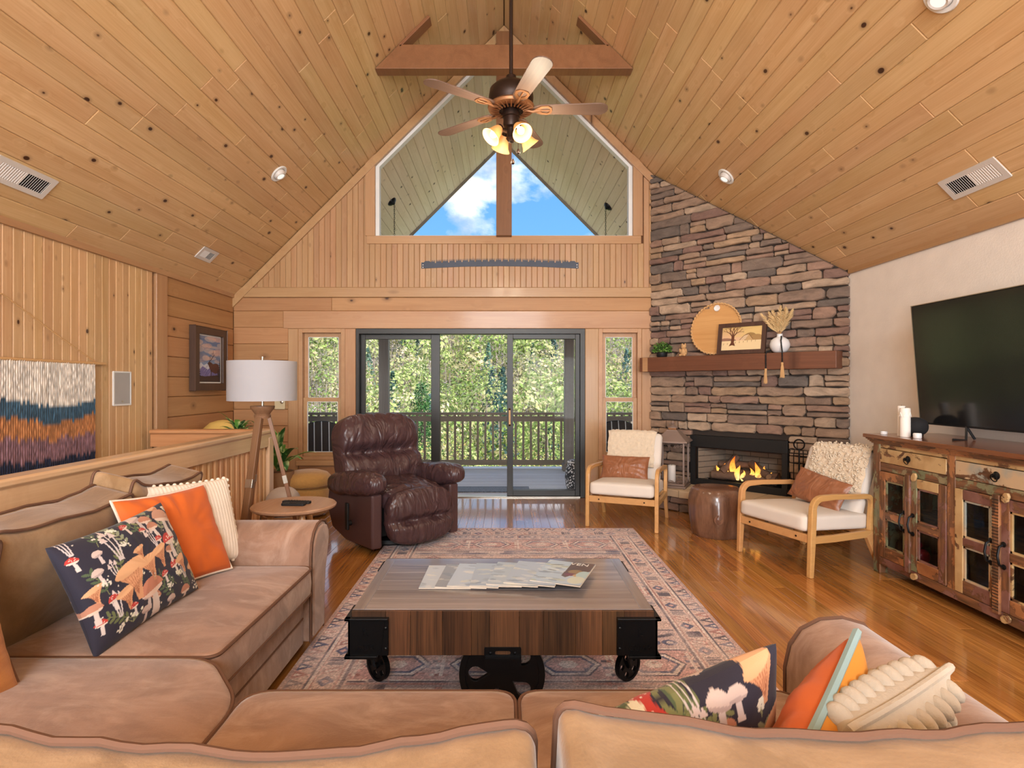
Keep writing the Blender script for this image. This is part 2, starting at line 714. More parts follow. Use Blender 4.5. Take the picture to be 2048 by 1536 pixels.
def suede(name, c1, c2, c3):
    m, nt = new_mat(name)
    tc = nt.add('ShaderNodeTexCoord')
    mp = nt.add('ShaderNodeMapping', {0: tc.outputs['Object'], 2: (0.2, 0.3, 0.6), 3: (1.0, 2.0, 1.2)})
    n1 = nt.noise(mp, 2.3, 6.0, 0.62, 1.4)
    n2 = nt.noise(tc.outputs['Object'], 190.0, 2.0)
    n3 = nt.noise(mp, 4.0, 6.0, 0.65, 0.8)
    f = nt.rng(n1.outputs[0], 0.40, 0.60)
    col = nt.mix(f, lin(c1), lin(c2))
    col = nt.mix(nt.rng(n3.outputs[0], 0.46, 0.70, 0.0, 0.65), col, lin(c3))
    bm = nt.math('ADD', nt.math('MULTIPLY', n2.outputs[0], 0.25), nt.math('MULTIPLY', n3.outputs[0], 1.0))
    finish(nt, col, 0.8, 0, bm, 0.25, 0.01, spec=0.2, sheen=0.35)
    return m


def leather(name, c, rough=0.33, wr=0.55):
    m, nt = new_mat(name)
    tc = nt.add('ShaderNodeTexCoord')
    mp = nt.add('ShaderNodeMapping', {0: tc.outputs['Object'], 3: (2.2, 1.2, 1.0)})
    n1 = nt.noise(mp, 3.0, 2.5, 0.45, 1.6)
    w = nt.rng(nt.math('ABSOLUTE', nt.math('SUBTRACT', n1.outputs[0], 0.5)), 0.0, 0.16)
    n2 = nt.noise(tc.outputs['Object'], 300.0, 1.0)
    c = lin(c)
    col = nt.mix(nt.noise(tc.outputs['Object'], 4.0, 3.0).outputs[0], tuple(v * .75 for v in c), tuple(v * 1.25 for v in c))
    bm = nt.math('ADD', w, nt.math('MULTIPLY', n2.outputs[0], 0.04))
    finish(nt, col, rough, 0, bm, wr, 0.02, spec=0.5)
    return m


def distressed(name, paint, paint2, woodc=(150, 104, 72), amount=0.5):
    """old boards with chipped paint"""
    m, nt = new_mat(name)
    tc = nt.add('ShaderNodeTexCoord')
    oi = nt.add('ShaderNodeObjectInfo')
    off = nt.add('ShaderNodeCombineXYZ', {0: nt.math('MULTIPLY', oi.outputs['Random'], 31.0), 1: nt.math('MULTIPLY', oi.outputs['Random'], 17.0), 2: 0.0})
    vec = nt.add('ShaderNodeVectorMath', {0: tc.outputs['Object'], 1: off}, operation='ADD').outputs[0]
    g = nt.noise(nt.add('ShaderNodeMapping', {0: vec, 3: (40, 4, 40)}).outputs[0], 1.0, 4.0)
    n1 = nt.noise(nt.add('ShaderNodeMapping', {0: vec, 3: (9, 5, 9)}).outputs[0], 1.0, 7.0, 0.65, 0.4)
    n2 = nt.noise(vec, 6.0, 5.0)
    w = nt.mix(nt.rng(g.outputs[0], 0.3, 0.7), lin(tuple(int(v * .55) for v in woodc)), lin(woodc))
    p = nt.mix(nt.rng(n2.outputs[0], 0.42, 0.58), lin(paint), lin(paint2))
    k = nt.rng(n1.outputs[0], 0.60 - amount * 0.25, 0.635 - amount * 0.25)
    col = nt.mix(k, w, p)
    dk = nt.rng(nt.math('ABSOLUTE', nt.math('SUBTRACT', n1.outputs[0], 0.615 - amount * 0.25)), 0.0, 0.012, 0.5, 0.0)
    col = nt.mix(dk, col, lin((45, 28, 20)))
    finish(nt, col, 0.42, 0, nt.math('ADD', g.outputs[0], k), 0.2, 0.003, spec=0.45)
    return m


def stone_mat(name, stops):
    m, nt = new_mat(name)
    tc = nt.add('ShaderNodeTexCoord')
    oi = nt.add('ShaderNodeObjectInfo')
    off = nt.add('ShaderNodeCombineXYZ', {0: nt.math('MULTIPLY', oi.outputs['Random'], 53.0), 1: nt.math('MULTIPLY', oi.outputs['Random'], 29.0), 2: 0.0})
    vec = nt.add('ShaderNodeVectorMath', {0: tc.outputs['Object'], 1: off}, operation='ADD').outputs[0]
    n1 = nt.noise(nt.add('ShaderNodeMapping', {0: vec, 3: (6, 14, 6)}).outputs[0], 1.0, 7.0, 0.66, 0.6)
    n2 = nt.noise(vec, 60.0, 5.0, 0.7)
    base = nt.ramp(oi.outputs['Random'], stops, 'CONSTANT')
    col = nt.mix(nt.rng(n1.outputs[0], 0.34, 0.66), nt.mix(0.45, base, (0.02, 0.016, 0.014), 'MIX'), base)
    col = nt.mix(nt.rng(n2.outputs[0], 0.62, 0.75, 0.0, 0.4), col, lin((205, 185, 165)))
    finish(nt, col, 0.85, 0, nt.math('ADD', n1.outputs[0], nt.math('MULTIPLY', n2.outputs[0], 0.5)), 0.9, 0.012, spec=0.25)
    return m


def glass_mat(name, tint=(1, 1, 1), rough=0.0):
    m, nt = new_mat(name)
    tr = nt.add('ShaderNodeBsdfTransparent', {0: tint + (1,)})
    gl = nt.add('ShaderNodeBsdfGlossy', {0: (1, 1, 1, 1), 1: rough})
    fr = nt.add('ShaderNodeFresnel', {0: 1.45})
    mx = nt.add('ShaderNodeMixShader', {0: nt.math('MULTIPLY', fr.outputs[0], 0.03), 1: tr.outputs[0], 2: gl.outputs[0]})
    nt.add('ShaderNodeOutputMaterial', {0: mx})
    return m


def foliage_mat(name, rough=0.7):
    m, nt = new_mat(name)
    at = nt.add('ShaderNodeVertexColor', layer_name='Col')
    d = nt.add('ShaderNodeBsdfDiffuse', {0: at.outputs[0]})
    t = nt.add('ShaderNodeBsdfTranslucent', {0: at.outputs[0]})
    mx = nt.add('ShaderNodeMixShader', {0: 0.35, 1: d.outputs[0], 2: t.outputs[0]})
    nt.add('ShaderNodeOutputMaterial', {0: mx})
    return m


M = {}
M['pine_ceil'] = wood('pine_ceiling', (198, 156, 108), (222, 188, 142), knots=0.36, rough=0.38, vary=0.07, coat=0.25, kscale=(9, 6))
M['pine_wall'] = wood('pine_wall', (196, 152, 104), (220, 184, 140), knots=0.32, rough=0.42, vary=0.08, coat=0.15, kscale=(12, 7))
M['pine_gable'] = wood('pine_gable', (172, 128, 88), (190, 152, 112), knots=0.26, rough=0.42, vary=0.07, coat=0.15, kscale=(14, 7))
M['log'] = wood('pine_log', (168, 120, 78), (190, 144, 100), knots=0.26, rough=0.5, vary=0.08, fine=0.3, kscale=(5.2, 3.4))
M['trim'] = wood('pine_trim', (174, 130, 90), (192, 152, 110), knots=0.14, rough=0.42, vary=0.05, coat=0.15, kscale=(8, 3.0))
M['beam'] = wood('fir_beam', (120, 76, 48), (144, 96, 64), knots=0.06, rough=0.45, vary=0.03)
M['groove'] = plain('groove_dark', (104, 62, 30), 0.8)
M['oak'] = wood('oak_floor', (150, 94, 42), (206, 142, 74), rough=0.22, vary=0.15, coat=0.8, fine=0.5, gs=1.2, bstr=0.05, crough=0.07, contrast=(0.36, 0.66), spec=0.5)
M['porch_pine'] = wood('porch_pine', (222, 200, 168), (240, 222, 196), knots=0.3, rough=0.6, vary=0.06, kscale=(9, 6))
M['deck'] = wood('deck_grey', (186, 192, 202), (216, 222, 230), rough=0.6, vary=0.08, fine=0.5)
M['porch_post'] = wood('porch_post_grey', (124, 116, 108), (156, 148, 138), rough=0.7, vary=0.05)
M['rail_dark'] = wood('deck_rail_brown', (116, 104, 88), (142, 128, 110), rough=0.65, vary=0.06)
M['mantel'] = wood('mantel_wood', (98, 62, 42), (128, 84, 58), knots=0.08, rough=0.5, vary=0.03)
M['honey'] = wood('honey_beech', (196, 146, 90), (216, 168, 110), rough=0.35, vary=0.04, coat=0.3, gs=1.6)
M['walnutleg'] = wood('walnut_leg', (112, 76, 52), (146, 106, 78), rough=0.45, vary=0.06, gs=1.5)
M['rail_pine'] = wood('rail_pine', (210, 166, 128), (232, 196, 160), knots=0.1, rough=0.3, vary=0.05, coat=0.5, gs=0.8, contrast=(0.28, 0.7))
M['baluster'] = wood('baluster_pine', (206, 150, 100), (230, 186, 140), rough=0.4, vary=0.08, gs=1.4)
M['sidetop'] = wood('side_table_top', (156, 118, 92), (188, 150, 122), rough=0.4, vary=0.03, gs=1.3)
M['tabletop'] = wood('cart_top_wood', (104, 100, 104), (162, 156, 158), rough=0.24, vary=0.08, coat=0.7, gs=0.9, fine=0.25, crough=0.1, contrast=(0.3, 0.7))
M['cartwood'] = wood('cart_side_wood', (40, 27, 18), (108, 74, 48), rough=0.45, vary=0.3, gs=1.6, fine=0.4, contrast=(0.3, 0.68))
M['stump'] = wood('stump_wood', (84, 58, 44), (146, 108, 84), rough=0.28, vary=0.03, gs=1.4, coat=0.5, fine=0.3)
M['tray'] = wood('tray_bamboo', (196, 142, 86), (216, 166, 110), rough=0.5, vary=0.03, gs=1.4)
M['fanblade'] = wood('fan_blade', (96, 74, 64), (122, 98, 84), rough=0.45, vary=0.04)
M['iron'] = plain('black_iron', (22, 22, 24), 0.4, 0.6, bump=0.1)
M['bronze'] = plain('oil_bronze', (52, 38, 32), 0.42, 0.65)
M['bronze_pale'] = plain('pale_bronze', (150, 104, 68), 0.45, 0.5)  # paler bronze for the fan irons, vent ring and lantern cap
M['doorframe'] = plain('door_bronze', (36, 33, 29), 0.4, 0.2)
M['white'] = plain('white_vinyl', (232, 232, 230), 0.45)
M['vent'] = plain('vent_white', (214, 208, 202), 0.45)
M['plaster'] = plain('plaster_white', (240, 232, 224), 0.9, bump=0.35, bscale=90)
M['black'] = plain('matte_black', (18, 18, 19), 0.6)
M['dark'] = plain('dark_void', (30, 24, 20), 0.9)
M['chrome'] = plain('brushed_nickel', (190, 180, 165), 0.3, 0.9)
M['shade'] = plain('lamp_linen', (168, 166, 170), 0.85, bump=0.15, bscale=500, var=0.03)
M['suede'] = suede('sofa_suede', (142, 110, 92), (162, 128, 108), (192, 164, 146))
M['suede_back'] = suede('sofa_suede_back', (134, 104, 72), (150, 118, 84), (176, 144, 110))
M['piping'] = plain('sofa_piping', (104, 72, 54), 0.8)
M['leather'] = leather('recliner_leather', (74, 52, 54), 0.30, 0.42)
M['vinyl'] = plain('recliner_side_leather', (80, 56, 56), 0.4, bump=0.2, bscale=180)
M['tanleather'] = leather('tan_leather', (150, 96, 66), 0.38, 0.25)
M['linen'] = plain('cream_linen', (226, 216, 206), 0.9, bump=0.25, bscale=420, var=0.05)
M['fleece'] = plain('cream_fleece', (222, 204, 180), 0.95, bump=1.0, bscale=85, var=0.14, scale=40, sheen=0.4)
M['boucle'] = plain('boucle_mustard', (204, 152, 84), 0.95, bump=1.0, bscale=110, var=0.12, scale=50, sheen=0.3)
M['orange'] = plain('orange_velvet', (206, 98, 30), 0.75, var=0.14, scale=7, sheen=0.12, bump=0.15, bscale=25)
M['yellow'] = plain('mustard_velvet', (214, 142, 50), 0.75, var=0.08, scale=7, sheen=0.1)
M['creamcloth'] = plain('cream_cloth', (226, 212, 196), 0.9, bump=0.3, bscale=200)
M['bluepipe'] = plain('blue_piping', (146, 174, 178), 0.8)
M['tancloth'] = suede('tan_cloth', (168, 104, 46), (186, 120, 58), (196, 136, 74))
M['chunky'] = plain('chunky_knit', (192, 182, 168), 0.95, bump=0.5, bscale=150, var=0.06, scale=30)
M['print'] = print_mat('printed_cotton', 0.8, 0.15, 0.2)
M['rug'] = print_mat('woven_rug', 0.95, 0.2, 0.5, 260)
M['paint'] = print_mat('painted_picture', 0.55)
M['paper'] = print_mat('glossy_paper', 0.3, spec=0.6)
M['pages'] = plain('magazine_pages', (226, 216, 202), 0.8)
M['fiber'] = print_mat('dyed_fiber', 0.95, 0.2, 0.3, 300)
M['darkframe'] = wood('dark_frame', (62, 42, 34), (92, 66, 54), rough=0.4, vary=0.03)
M['foliage'] = foliage_mat('foliage')
M['bark'] = plain('bark', (112, 98, 88), 0.9, bump=0.5, bscale=20)
M['leafgreen'] = print_mat('houseplant_leaf', 0.4)
M['ground'] = plain('forest_floor', (112, 112, 62), 0.95, var=0.3, scale=0.3)
M['stone'] = stone_mat('ledge_stone', [(0.0, lin((172, 144, 122))), (0.14, lin((150, 126, 110))), (0.28, lin((186, 158, 134))), (0.42, lin((136, 118, 106))), (0.54, lin((166, 134, 116))),
                                        (0.66, lin((196, 170, 146))), (0.76, lin((146, 116, 104))), (0.86, lin((124, 112, 104))), (0.93, lin((178, 148, 120)))])
M['mortar'] = plain('mortar', (58, 48, 42), 0.95, bump=0.6, bscale=40)
M['hearthslab'] = plain('hearth_slab', (206, 180, 148), 0.8, bump=0.4, bscale=30, var=0.12)
M['firebrick'] = plain('fire_brick', (150, 130, 112), 0.9, bump=0.4, bscale=60, var=0.14)
M['log_char'] = plain('charred_log', (118, 92, 76), 0.9, bump=0.9, bscale=40, var=0.4, scale=24)
M['ceramic'] = plain('white_ceramic', (232, 230, 230), 0.25)
M['wax'] = plain('white_wax', (238, 230, 222), 0.6)
M['pampas'] = plain('pampas', (228, 196, 144), 0.95)
M['jute'] = plain('jute', (208, 164, 112), 0.95)
M['glass'] = glass_mat('window_glass')
M['cabglass'] = glass_mat('cabinet_glass', (0.75, 0.8, 0.82))
M['screen'] = plain('tv_screen', (26, 26, 28), 0.16, var=0.02, spec=0.6)
M['distress'] = [distressed('cabinet_green', (122, 128, 98), (150, 140, 108), amount=0.45),
                 distressed('cabinet_cream', (206, 176, 128), (186, 150, 104), amount=0.8),
                 distressed('cabinet_blue', (164, 168, 160), (204, 178, 144), amount=0.75),
                 distressed('cabinet_brown', (150, 98, 62), (176, 122, 80), amount=0.45),
                 distressed('cabinet_mauve', (142, 104, 96), (118, 78, 68), amount=0.5)]

# ------------------------------------------------------------------ the room
W_, EAVE, RIDGE, BACK = 3.36, 2.50, 5.86, 7.14
ST_X, ST_Y = -2.2, 5.36          # stair opening: between the left wall and ST_X, up to ST_Y


def ceil_z(x): return RIDGE - abs(x)


# ---- floor
fb = MB()
fb.box(ST_X, W_, REAR, BACK, -0.30, -0.02).box(-W_, ST_X, ST_Y, BACK, -0.30, -0.02)
fb.box(-W_, ST_X, REAR, 0.2, -0.30, -0.02)
floor = tag(fb.build('floor', M['groove']), 'glossy honey brown oak strip floor of the living room', kind='structure')
pw = 0.083
nrow = int((2 * W_) / pw)
for i in range(nrow):
    x0 = -W_ + i * pw + 0.0006
    x1 = x0 + pw - 0.0012
    y = BACK - 0.02
    stop = ST_Y if x1 < ST_X + 0.04 else REAR
    first = True
    while y > stop + 0.05:
        L = rnd.uniform(0.5, 1.9) if first else rnd.uniform(1.1, 2.3)
        first = False
        y0 = y - L
        if y0 < 1.6: y0 = REAR
        y0 = max(y0, stop)
        slab('floor_board', [(-pw / 2 + .0006, -(y - y0) / 2 + .0006), (pw / 2 - .0006, -(y - y0) / 2 + .0006), (pw / 2 - .0006, (y - y0) / 2 - .0006), (-pw / 2 + .0006, (y - y0) / 2 - .0006)],
             0.02, 0.0012, Matrix.Translation(((x0 + x1) / 2, (y + y0) / 2, -0.02)), M['oak'], floor)
        y = y0

# ---- ceiling: two slopes of tongue and groove planks
cb = MB()
for s in (-1, 1):
    poly = [(0, RIDGE + 0.03), (s * (W_ + .25), RIDGE - W_ - .25 + 0.03), (s * (W_ + .25), RIDGE - W_ + 0.15 - .25), (0, RIDGE + 0.15)]
    cb.prism(poly, REAR - 0.1, BACK + 0.15, 'y')
ceiling = tag(cb.build('ceiling', M['groove']), 'steep knotty pine plank ceiling rising to a ridge', kind='structure')
cw = 0.139
r2 = math.sqrt(0.5)
for s in (-1, 1):
    for i in range(34):
        d = (i + 0.5) * cw + 0.002
        if d > W_ * 1.4142: break
        cx, cz = s * d * r2, RIDGE - d * r2
        nrm = Vector((-s * r2, 0, -r2))
        yax = Vector((0, 1, 0))
        xax = yax.cross(nrm)
        y = BACK
        first = True
        while y > REAR:
            L = rnd.uniform(0.5, 2.6) if first else rnd.uniform(1.5, 2.9)
            first = False
            y0 = y - L
            if y0 < 2.4: y0 = REAR
            hw, hl = cw / 2 - 0.0005, (y - y0) / 2 - 0.0006
            base = Vector((cx, (y + y0) / 2, cz)) - nrm * 0.02
            slab('ceiling_plank', [(-hw, -hl), (hw, -hl), (hw, hl), (-hw, hl)], 0.02, 0.006, frame(base, xax, yax, nrm), M['pine_ceil'], ceiling)
            y = y0

# ---- right wall (plaster), rear wall with windows added to hold the fill lights
tag(MB().box(W_, W_ + 0.15, REAR, BACK + .1, -0.3, 2.55).build('wall_right', M['plaster']), 'smooth white plaster wall behind the television', kind='structure')
rw = MB()
ops = [(-3.05, -.75, 0.3, 2.3), (.75, 3.05, 0.3, 2.3)]
rw.box(-W_, -3.05, REAR - .15, REAR, -.3, 2.55).box(-.75, .75, REAR - .15, REAR, -.3, 2.55).box(3.05, W_, REAR - .15, REAR, -.3, 2.55)
for a in ops:
    rw.box(a[0], a[1], REAR - .15, REAR, -.3, 0.3).box(a[0], a[1], REAR - .15, REAR, 2.3, 2.55)
rw.prism([(-W_, 2.55), (W_, 2.55), (W_ - .3, 2.85), (-W_ + .3, 2.85)], REAR - .15, REAR)
rw.prism([(-W_ + .3, 2.85), (-1.3, 2.85), (-1.3, 4.2), (-1.65, 4.2)], REAR - .15, REAR)
rw.prism([(W_ - .3, 2.85), (1.3, 2.85), (1.3, 4.2), (1.65, 4.2)], REAR - .15, REAR)
rw.prism([(-1.65, 4.2), (1.65, 4.2), (0, 5.84)], REAR - .15, REAR)
tag(rw.build('wall_rear', M['plaster']), 'white gable wall behind the camera with added window openings', kind='structure')
for n, (x0, x1, z0, z1) in enumerate(ops + [(-1.3, 1.3, 2.85, 4.2)]):
    t = empty('window_%d' % (n + 4), ((x0 + x1) / 2, REAR, z0), label='unseen window added behind the camera around a fill light', kind='structure')
    hx, hz = (x1 - x0) / 2, z1 - z0
    m = MB().box(-hx, hx, -.1, -.02, 0, .05).box(-hx, hx, -.1, -.02, hz - .05, hz).box(-hx, -hx + .05, -.1, -.02, 0, hz).box(hx - .05, hx, -.1, -.02, 0, hz).box(-.025, .025, -.1, -.02, 0, hz)
    m.build('window_frame', M['white'], t)
    MB().box(-hx, hx, -.07, -.065, 0, hz).build('pane', M['glass'], t)

# ---- left wall: vertical planks near, stacked logs by the back corner; goes down into the stairwell
lw = MB().box(-W_ - .15, -W_ - .03, REAR, BACK + .1, -2.6, 2.6)
wall_left = tag(lw.build('wall_left', M['groove']), 'left wall of upright pine boards and stacked squared logs', kind='structure')
vw = 0.087
y = 5.50
while y > 1.9:
    hw = vw / 2 - .0008
    slab('wall_plank', [(-hw, -2.05), (hw, -2.05), (hw, 2.05), (-hw, 2.05)], 0.03, 0.007,
         frame((-W_ - .03, y - vw / 2, 0.45), (0, 1, 0), (0, 0, 1), (1, 0, 0)), M['pine_wall'], wall_left)
    y -= vw
MB().box(-W_ - .03, -W_, REAR, y + vw * .0, -2.6, 2.55).build('near_panel', M['pine_wall'], wall_left)
MB().box(-.06, .12, -2.05, 2.05, 0, .045).build('corner_board', M['trim'], wall_left, bevel=.004, M=frame((-W_ - .03, 5.60, 0.45), (0, 1, 0), (0, 0, 1), (1, 0, 0)))
lc = 0.2035
for k in range(12):
    z0 = 2.50 - (k + 1) * lc
    hw = lc / 2 - .0015
    L = (BACK - 5.72) / 2
    slab('log', [(-hw, -L), (hw, -L), (hw, L), (-hw, L)], 0.03 + rnd.uniform(-.003, .004), 0.006,
         frame((-W_ - .03, (BACK + 5.72) / 2, z0 + lc / 2), (0, 0, -1), (0, 1, 0), (1, 0, 0)), M['log'], wall_left)
# stairwell below the opening
sw = MB().box(ST_X - .02, ST_X + .1, .2, ST_Y, -2.6, -.3).box(-W_, ST_X, ST_Y - .02, ST_Y + .1, -2.6, -.3).box(-W_, ST_X, .1, .2, -2.6, -.3).box(-W_, ST_X, .2, ST_Y, -2.75, -2.6)
tag(sw.build('wall_stairwell', M['pine_wall']), 'pine lining of the stairwell beside the railing', kind='structure')
st = empty('staircase', (-2.8, 1.0, -2.6), label='wooden stairs descending beside the left wall', cat='stairs')
for k in range(12):
    MB().box(-.55, .55, -.14, .14, -.02, .02).build('tread', M['oak'], st, M=Matrix.Translation((0, .3 + k * .26, 2.4 - (k + 1) * .19)))
for sx in (-.545, .53):
    MB().prism([(.1, 2.2), (.1, 2.5), (3.6, .05), (3.6, -.0), (3.2, 0)], sx, sx + .02, 'x').build('stringer', M['trim'], st)

# ---- back wall
wb = MB()
y0, y1 = BACK + .03, BACK + .17
WX = dict(w1=(-2.553, -1.975, .47, 2.10), d=(-1.84, 1.006, 0, 2.10), w2=(1.174, 1.708, .47, 2.10))
wb.box(-W_ - .1, -2.553, y0, y1, -.3, 2.10).box(-1.975, -1.84, y0, y1, -.3, 2.10).box(1.006, 1.174, y0, y1, -.3, 2.10).box(1.708, W_ + .1, y0, y1, -.3, 2.10)
wb.box(-2.553, -1.975, y0, y1, -.3, .47).box(1.174, 1.708, y0, y1, -.3, .47).box(-1.84, 1.006, y0, y1, -.3, -.02)
wb.box(-W_ - .1, W_ + .1, y0, y1, 2.10, 2.52)
GX, GZ, GO = 1.60, 3.25, 0.11
wb.prism([(-W_ - .05, 2.5), (W_ + .05, 2.5), (W_ - .7, GZ), (-W_ + .7, GZ)], y0, y1)
for s in (-1, 1):
    wb.prism([(s * (W_ - .7), GZ), (s * GX, GZ), (s * GX, ceil_z(GX) + .02)], y0, y1)
    wb.prism([(s * GX, ceil_z(GX) - GO), (s * GX, ceil_z(GX) + .02), (0, RIDGE + .02), (0, RIDGE - GO)], y0, y1)
wall_back = tag(wb.build('wall_back', M['groove']), 'pine gable wall with sliding door and high trapezoid window', kind='structure')


def log_piece(name, x0, x1, z0, z1, mat, d=.03, ch=.005, horiz=True, parent=None):
    g = .0012
    hx, hz = (x1 - x0) / 2 - g, (z1 - z0) / 2 - g
    c = ((x0 + x1) / 2, BACK + .03, (z0 + z1) / 2)
    if horiz:
        return slab(name, [(-hz, -hx), (hz, -hx), (hz, hx), (-hz, hx)], d, ch, frame(c, (0, 0, 1), (-1, 0, 0), (0, -1, 0)), mat, parent or wall_back)
    return slab(name, [(-hx, -hz), (hx, -hz), (hx, hz), (-hx, hz)], d, ch, frame(c, (1, 0, 0), (0, 0, 1), (0, -1, 0)), mat, parent or wall_back)


log_piece('log', -W_, -2.50 + .36, 2.32, 2.487, M['log'])
log_piece('log', -2.14, 1.83, 2.32, 2.487, M['log'], d=.034)
log_piece('header_board', -2.74, 1.83, 2.10, 2.32, M['trim'], d=.04)
log_piece('log', -W_, -2.74, 2.115, 2.32, M['log'])
k, z = 0, 2.115
while z > 0.02:
    z0 = max(0.0, z - .2035)
    log_piece('log', -W_, -2.68, z0, z, M['log'], d=.03 + rnd.uniform(-.002, .004))
    z = z0
for a, b in ((-2.68, -2.553), (-1.975, -1.84), (1.006, 1.174), (1.708, 1.83)):
    log_piece('door_post', a, b, 0, 2.10, M['trim'], d=.04, horiz=False)
for a, b in ((-2.553, -1.975), (1.174, 1.708)):
    log_piece('log', a, b, 0.0, .2, M['log'])
    log_piece('log', a, b, .2, .40, M['log'])
    log_piece('sill_board', a - .02, b + .02, .40, .47, M['trim'], d=.07)
log_piece('band_board', -W_, 1.83, 2.487, 2.61, M['trim'], d=.05)
gw = 0.0695
x = -W_ + .02
while x < 1.83:
    xa, xb = x, min(x + gw, 1.83)
    if xb - xa < .01: break
    top_a, top_b = ceil_z(xa) - .02, ceil_z(xb) - .02
    if -GX - .1 < (xa + xb) / 2 < GX + .1:
        top_a = top_b = GZ - .09
    zc = 2.61
    if min(top_a, top_b) > zc + .01:
        c = ((xa + xb) / 2, BACK + .03, zc)
        g = .0008
        slab('gable_plank', [(-(xb - xa) / 2 + g, 0), ((xb - xa) / 2 - g, 0), ((xb - xa) / 2 - g, top_b - zc), (-(xb - xa) / 2 + g, top_a - zc)], .03, .005,
             frame(c, (1, 0, 0), (0, 0, 1), (0, -1, 0)), M['pine_gable'], wall_back)
    x += gw
# trims: rake boards, eave boards
for n, s in enumerate((-1, 1)):
    xa = W_ if s < 0 else 1.85
    poly = [(s * xa, ceil_z(xa) - .012), (0, RIDGE - .012), (0, RIDGE - .14), (s * xa, ceil_z(xa) - .14)]
    tag(MB().prism(poly, BACK - .03, BACK + .02, 'y').build('trim_%d' % (n + 1), M['trim'], bevel=.003), 'pine rake board along the %s slope of the gable' % ('left' if s < 0 else 'right'), kind='structure')
    tag(MB().box(-.008, .105, -(BACK - REAR) / 2, (BACK - REAR) / 2 - (0 if s < 0 else 1.56 / 2), 0, .025).build('trim_%d' % (n + 3), M['trim'], bevel=.003,
        M=frame((s * W_ , (BACK + REAR) / 2 - (0 if s < 0 else 1.56 / 2), 2.485), (0, 0, 1), (0, 1, 0) if s > 0 else (0, -1, 0), (-s, 0, 0))),
        'pine board where the %s wall meets the ceiling' % ('left' if s < 0 else 'right'), kind='structure')

# gable window
w3 = empty('window_3', (0, BACK, GZ), label='large trapezoid gable window with centre post', kind='structure')
cz = [lambda xx: ceil_z(xx)]
def gpoly(off, xh, zb): return [(-xh, zb), (xh, zb), (xh, ceil_z(xh) - off), (0, RIDGE - off), (-xh, ceil_z(xh) - off)]
out, inn = gpoly(GO, GX, GZ), gpoly(GO + .075, GX - .045, GZ + .015)
m = MB().prism([(u, v - GZ) for u, v in out], .03, .12, 'y', holes=[[(u, v - GZ) for u, v in inn]])
m.build('window_frame', M['white'], w3)
MB().prism([(u, v - GZ) for u, v in gpoly(GO + .06, GX - .03, GZ + .01)], .075, .08, 'y').build('pane', M['glass'], w3)
MB().box(-.095, .095, 0, 2.5, -.02, .13).build('mullion_post', M['beam'], w3, bevel=.004, M=frame((0, .02, -.02), (1, 0, 0), (0, 0, 1), (0, -1, 0)))
c0 = MB().box(-.05, .05, -GX - .10, GX + .10, 0, .05)
c0.build('casing', M['trim'], w3, bevel=.004, M=frame((0, .03, -.05), (0, 0, 1), (-1, 0, 0), (0, -1, 0)))
for s in (-1, 1):
    hh = ceil_z(GX) - GZ - .0
    MB().box(-.06, .06, 0, hh, 0, .05).build('casing', M['trim'], w3, bevel=.004, M=frame((s * (GX + .06), .03, 0), (1, 0, 0), (0, 0, 1), (0, -1, 0)))

# double-hung windows
def dh_window(n, x0, x1, z0, z1, label):
    t = empty('window_%d' % n, ((x0 + x1) / 2, BACK, z0), label=label, kind='structure')
    hx, hz = (x1 - x0) / 2, z1 - z0
    j = MB()
    for a, b in ((-hx, -hx + .05), (hx - .05, hx)):
        j.box(a, b, -.005, .14, 0, hz)
    j.box(-hx + .05, hx - .05, -.005, .14, hz - .05, hz).box(-hx + .05, hx - .05, -.005, .14, 0, .045)
    j.build('jamb', M['trim'], t, bevel=.003)
    mid = hz * .455
    for nm, a, b, yy in (('upper_sash', mid - .02, hz - .05, .075), ('lower_sash', .045, mid + .03, .035)):
        f = MB()
        w = .048
        f.box(-hx + .05, -hx + .05 + w, yy, yy + .03, a, b).box(hx - .05 - w, hx - .05, yy, yy + .03, a, b)
        f.box(-hx + .05 + w, hx - .05 - w, yy, yy + .03, b - w, b).box(-hx + .05 + w, hx - .05 - w, yy, yy + .03, a, a + w)
        o = f.build(nm, M['trim'], t, bevel=.002)
        MB().box(-hx + .06, hx - .06, yy + .012, yy + .016, a + .01, b - .01).build('pane', M['glass'], o)
        mm = MB()
        xi, za, zb = hx - .05 - w, a + w, b - w
        for q in ((-xi, -xi + .006, za, zb), (xi - .006, xi, za, zb), (-xi, xi, za, za + .006), (-xi, xi, zb - .006, zb)):
            mm.box(q[0], q[1], yy - .001, yy + .02, q[2], q[3])
        mm.build('glazing_bead', M['white'], o)
    return t
dh_window(1, *WX['w1'], 'narrow double-hung pine window left of the sliding door')
dh_window(2, *WX['w2'], 'narrow double-hung pine window right of the sliding door')

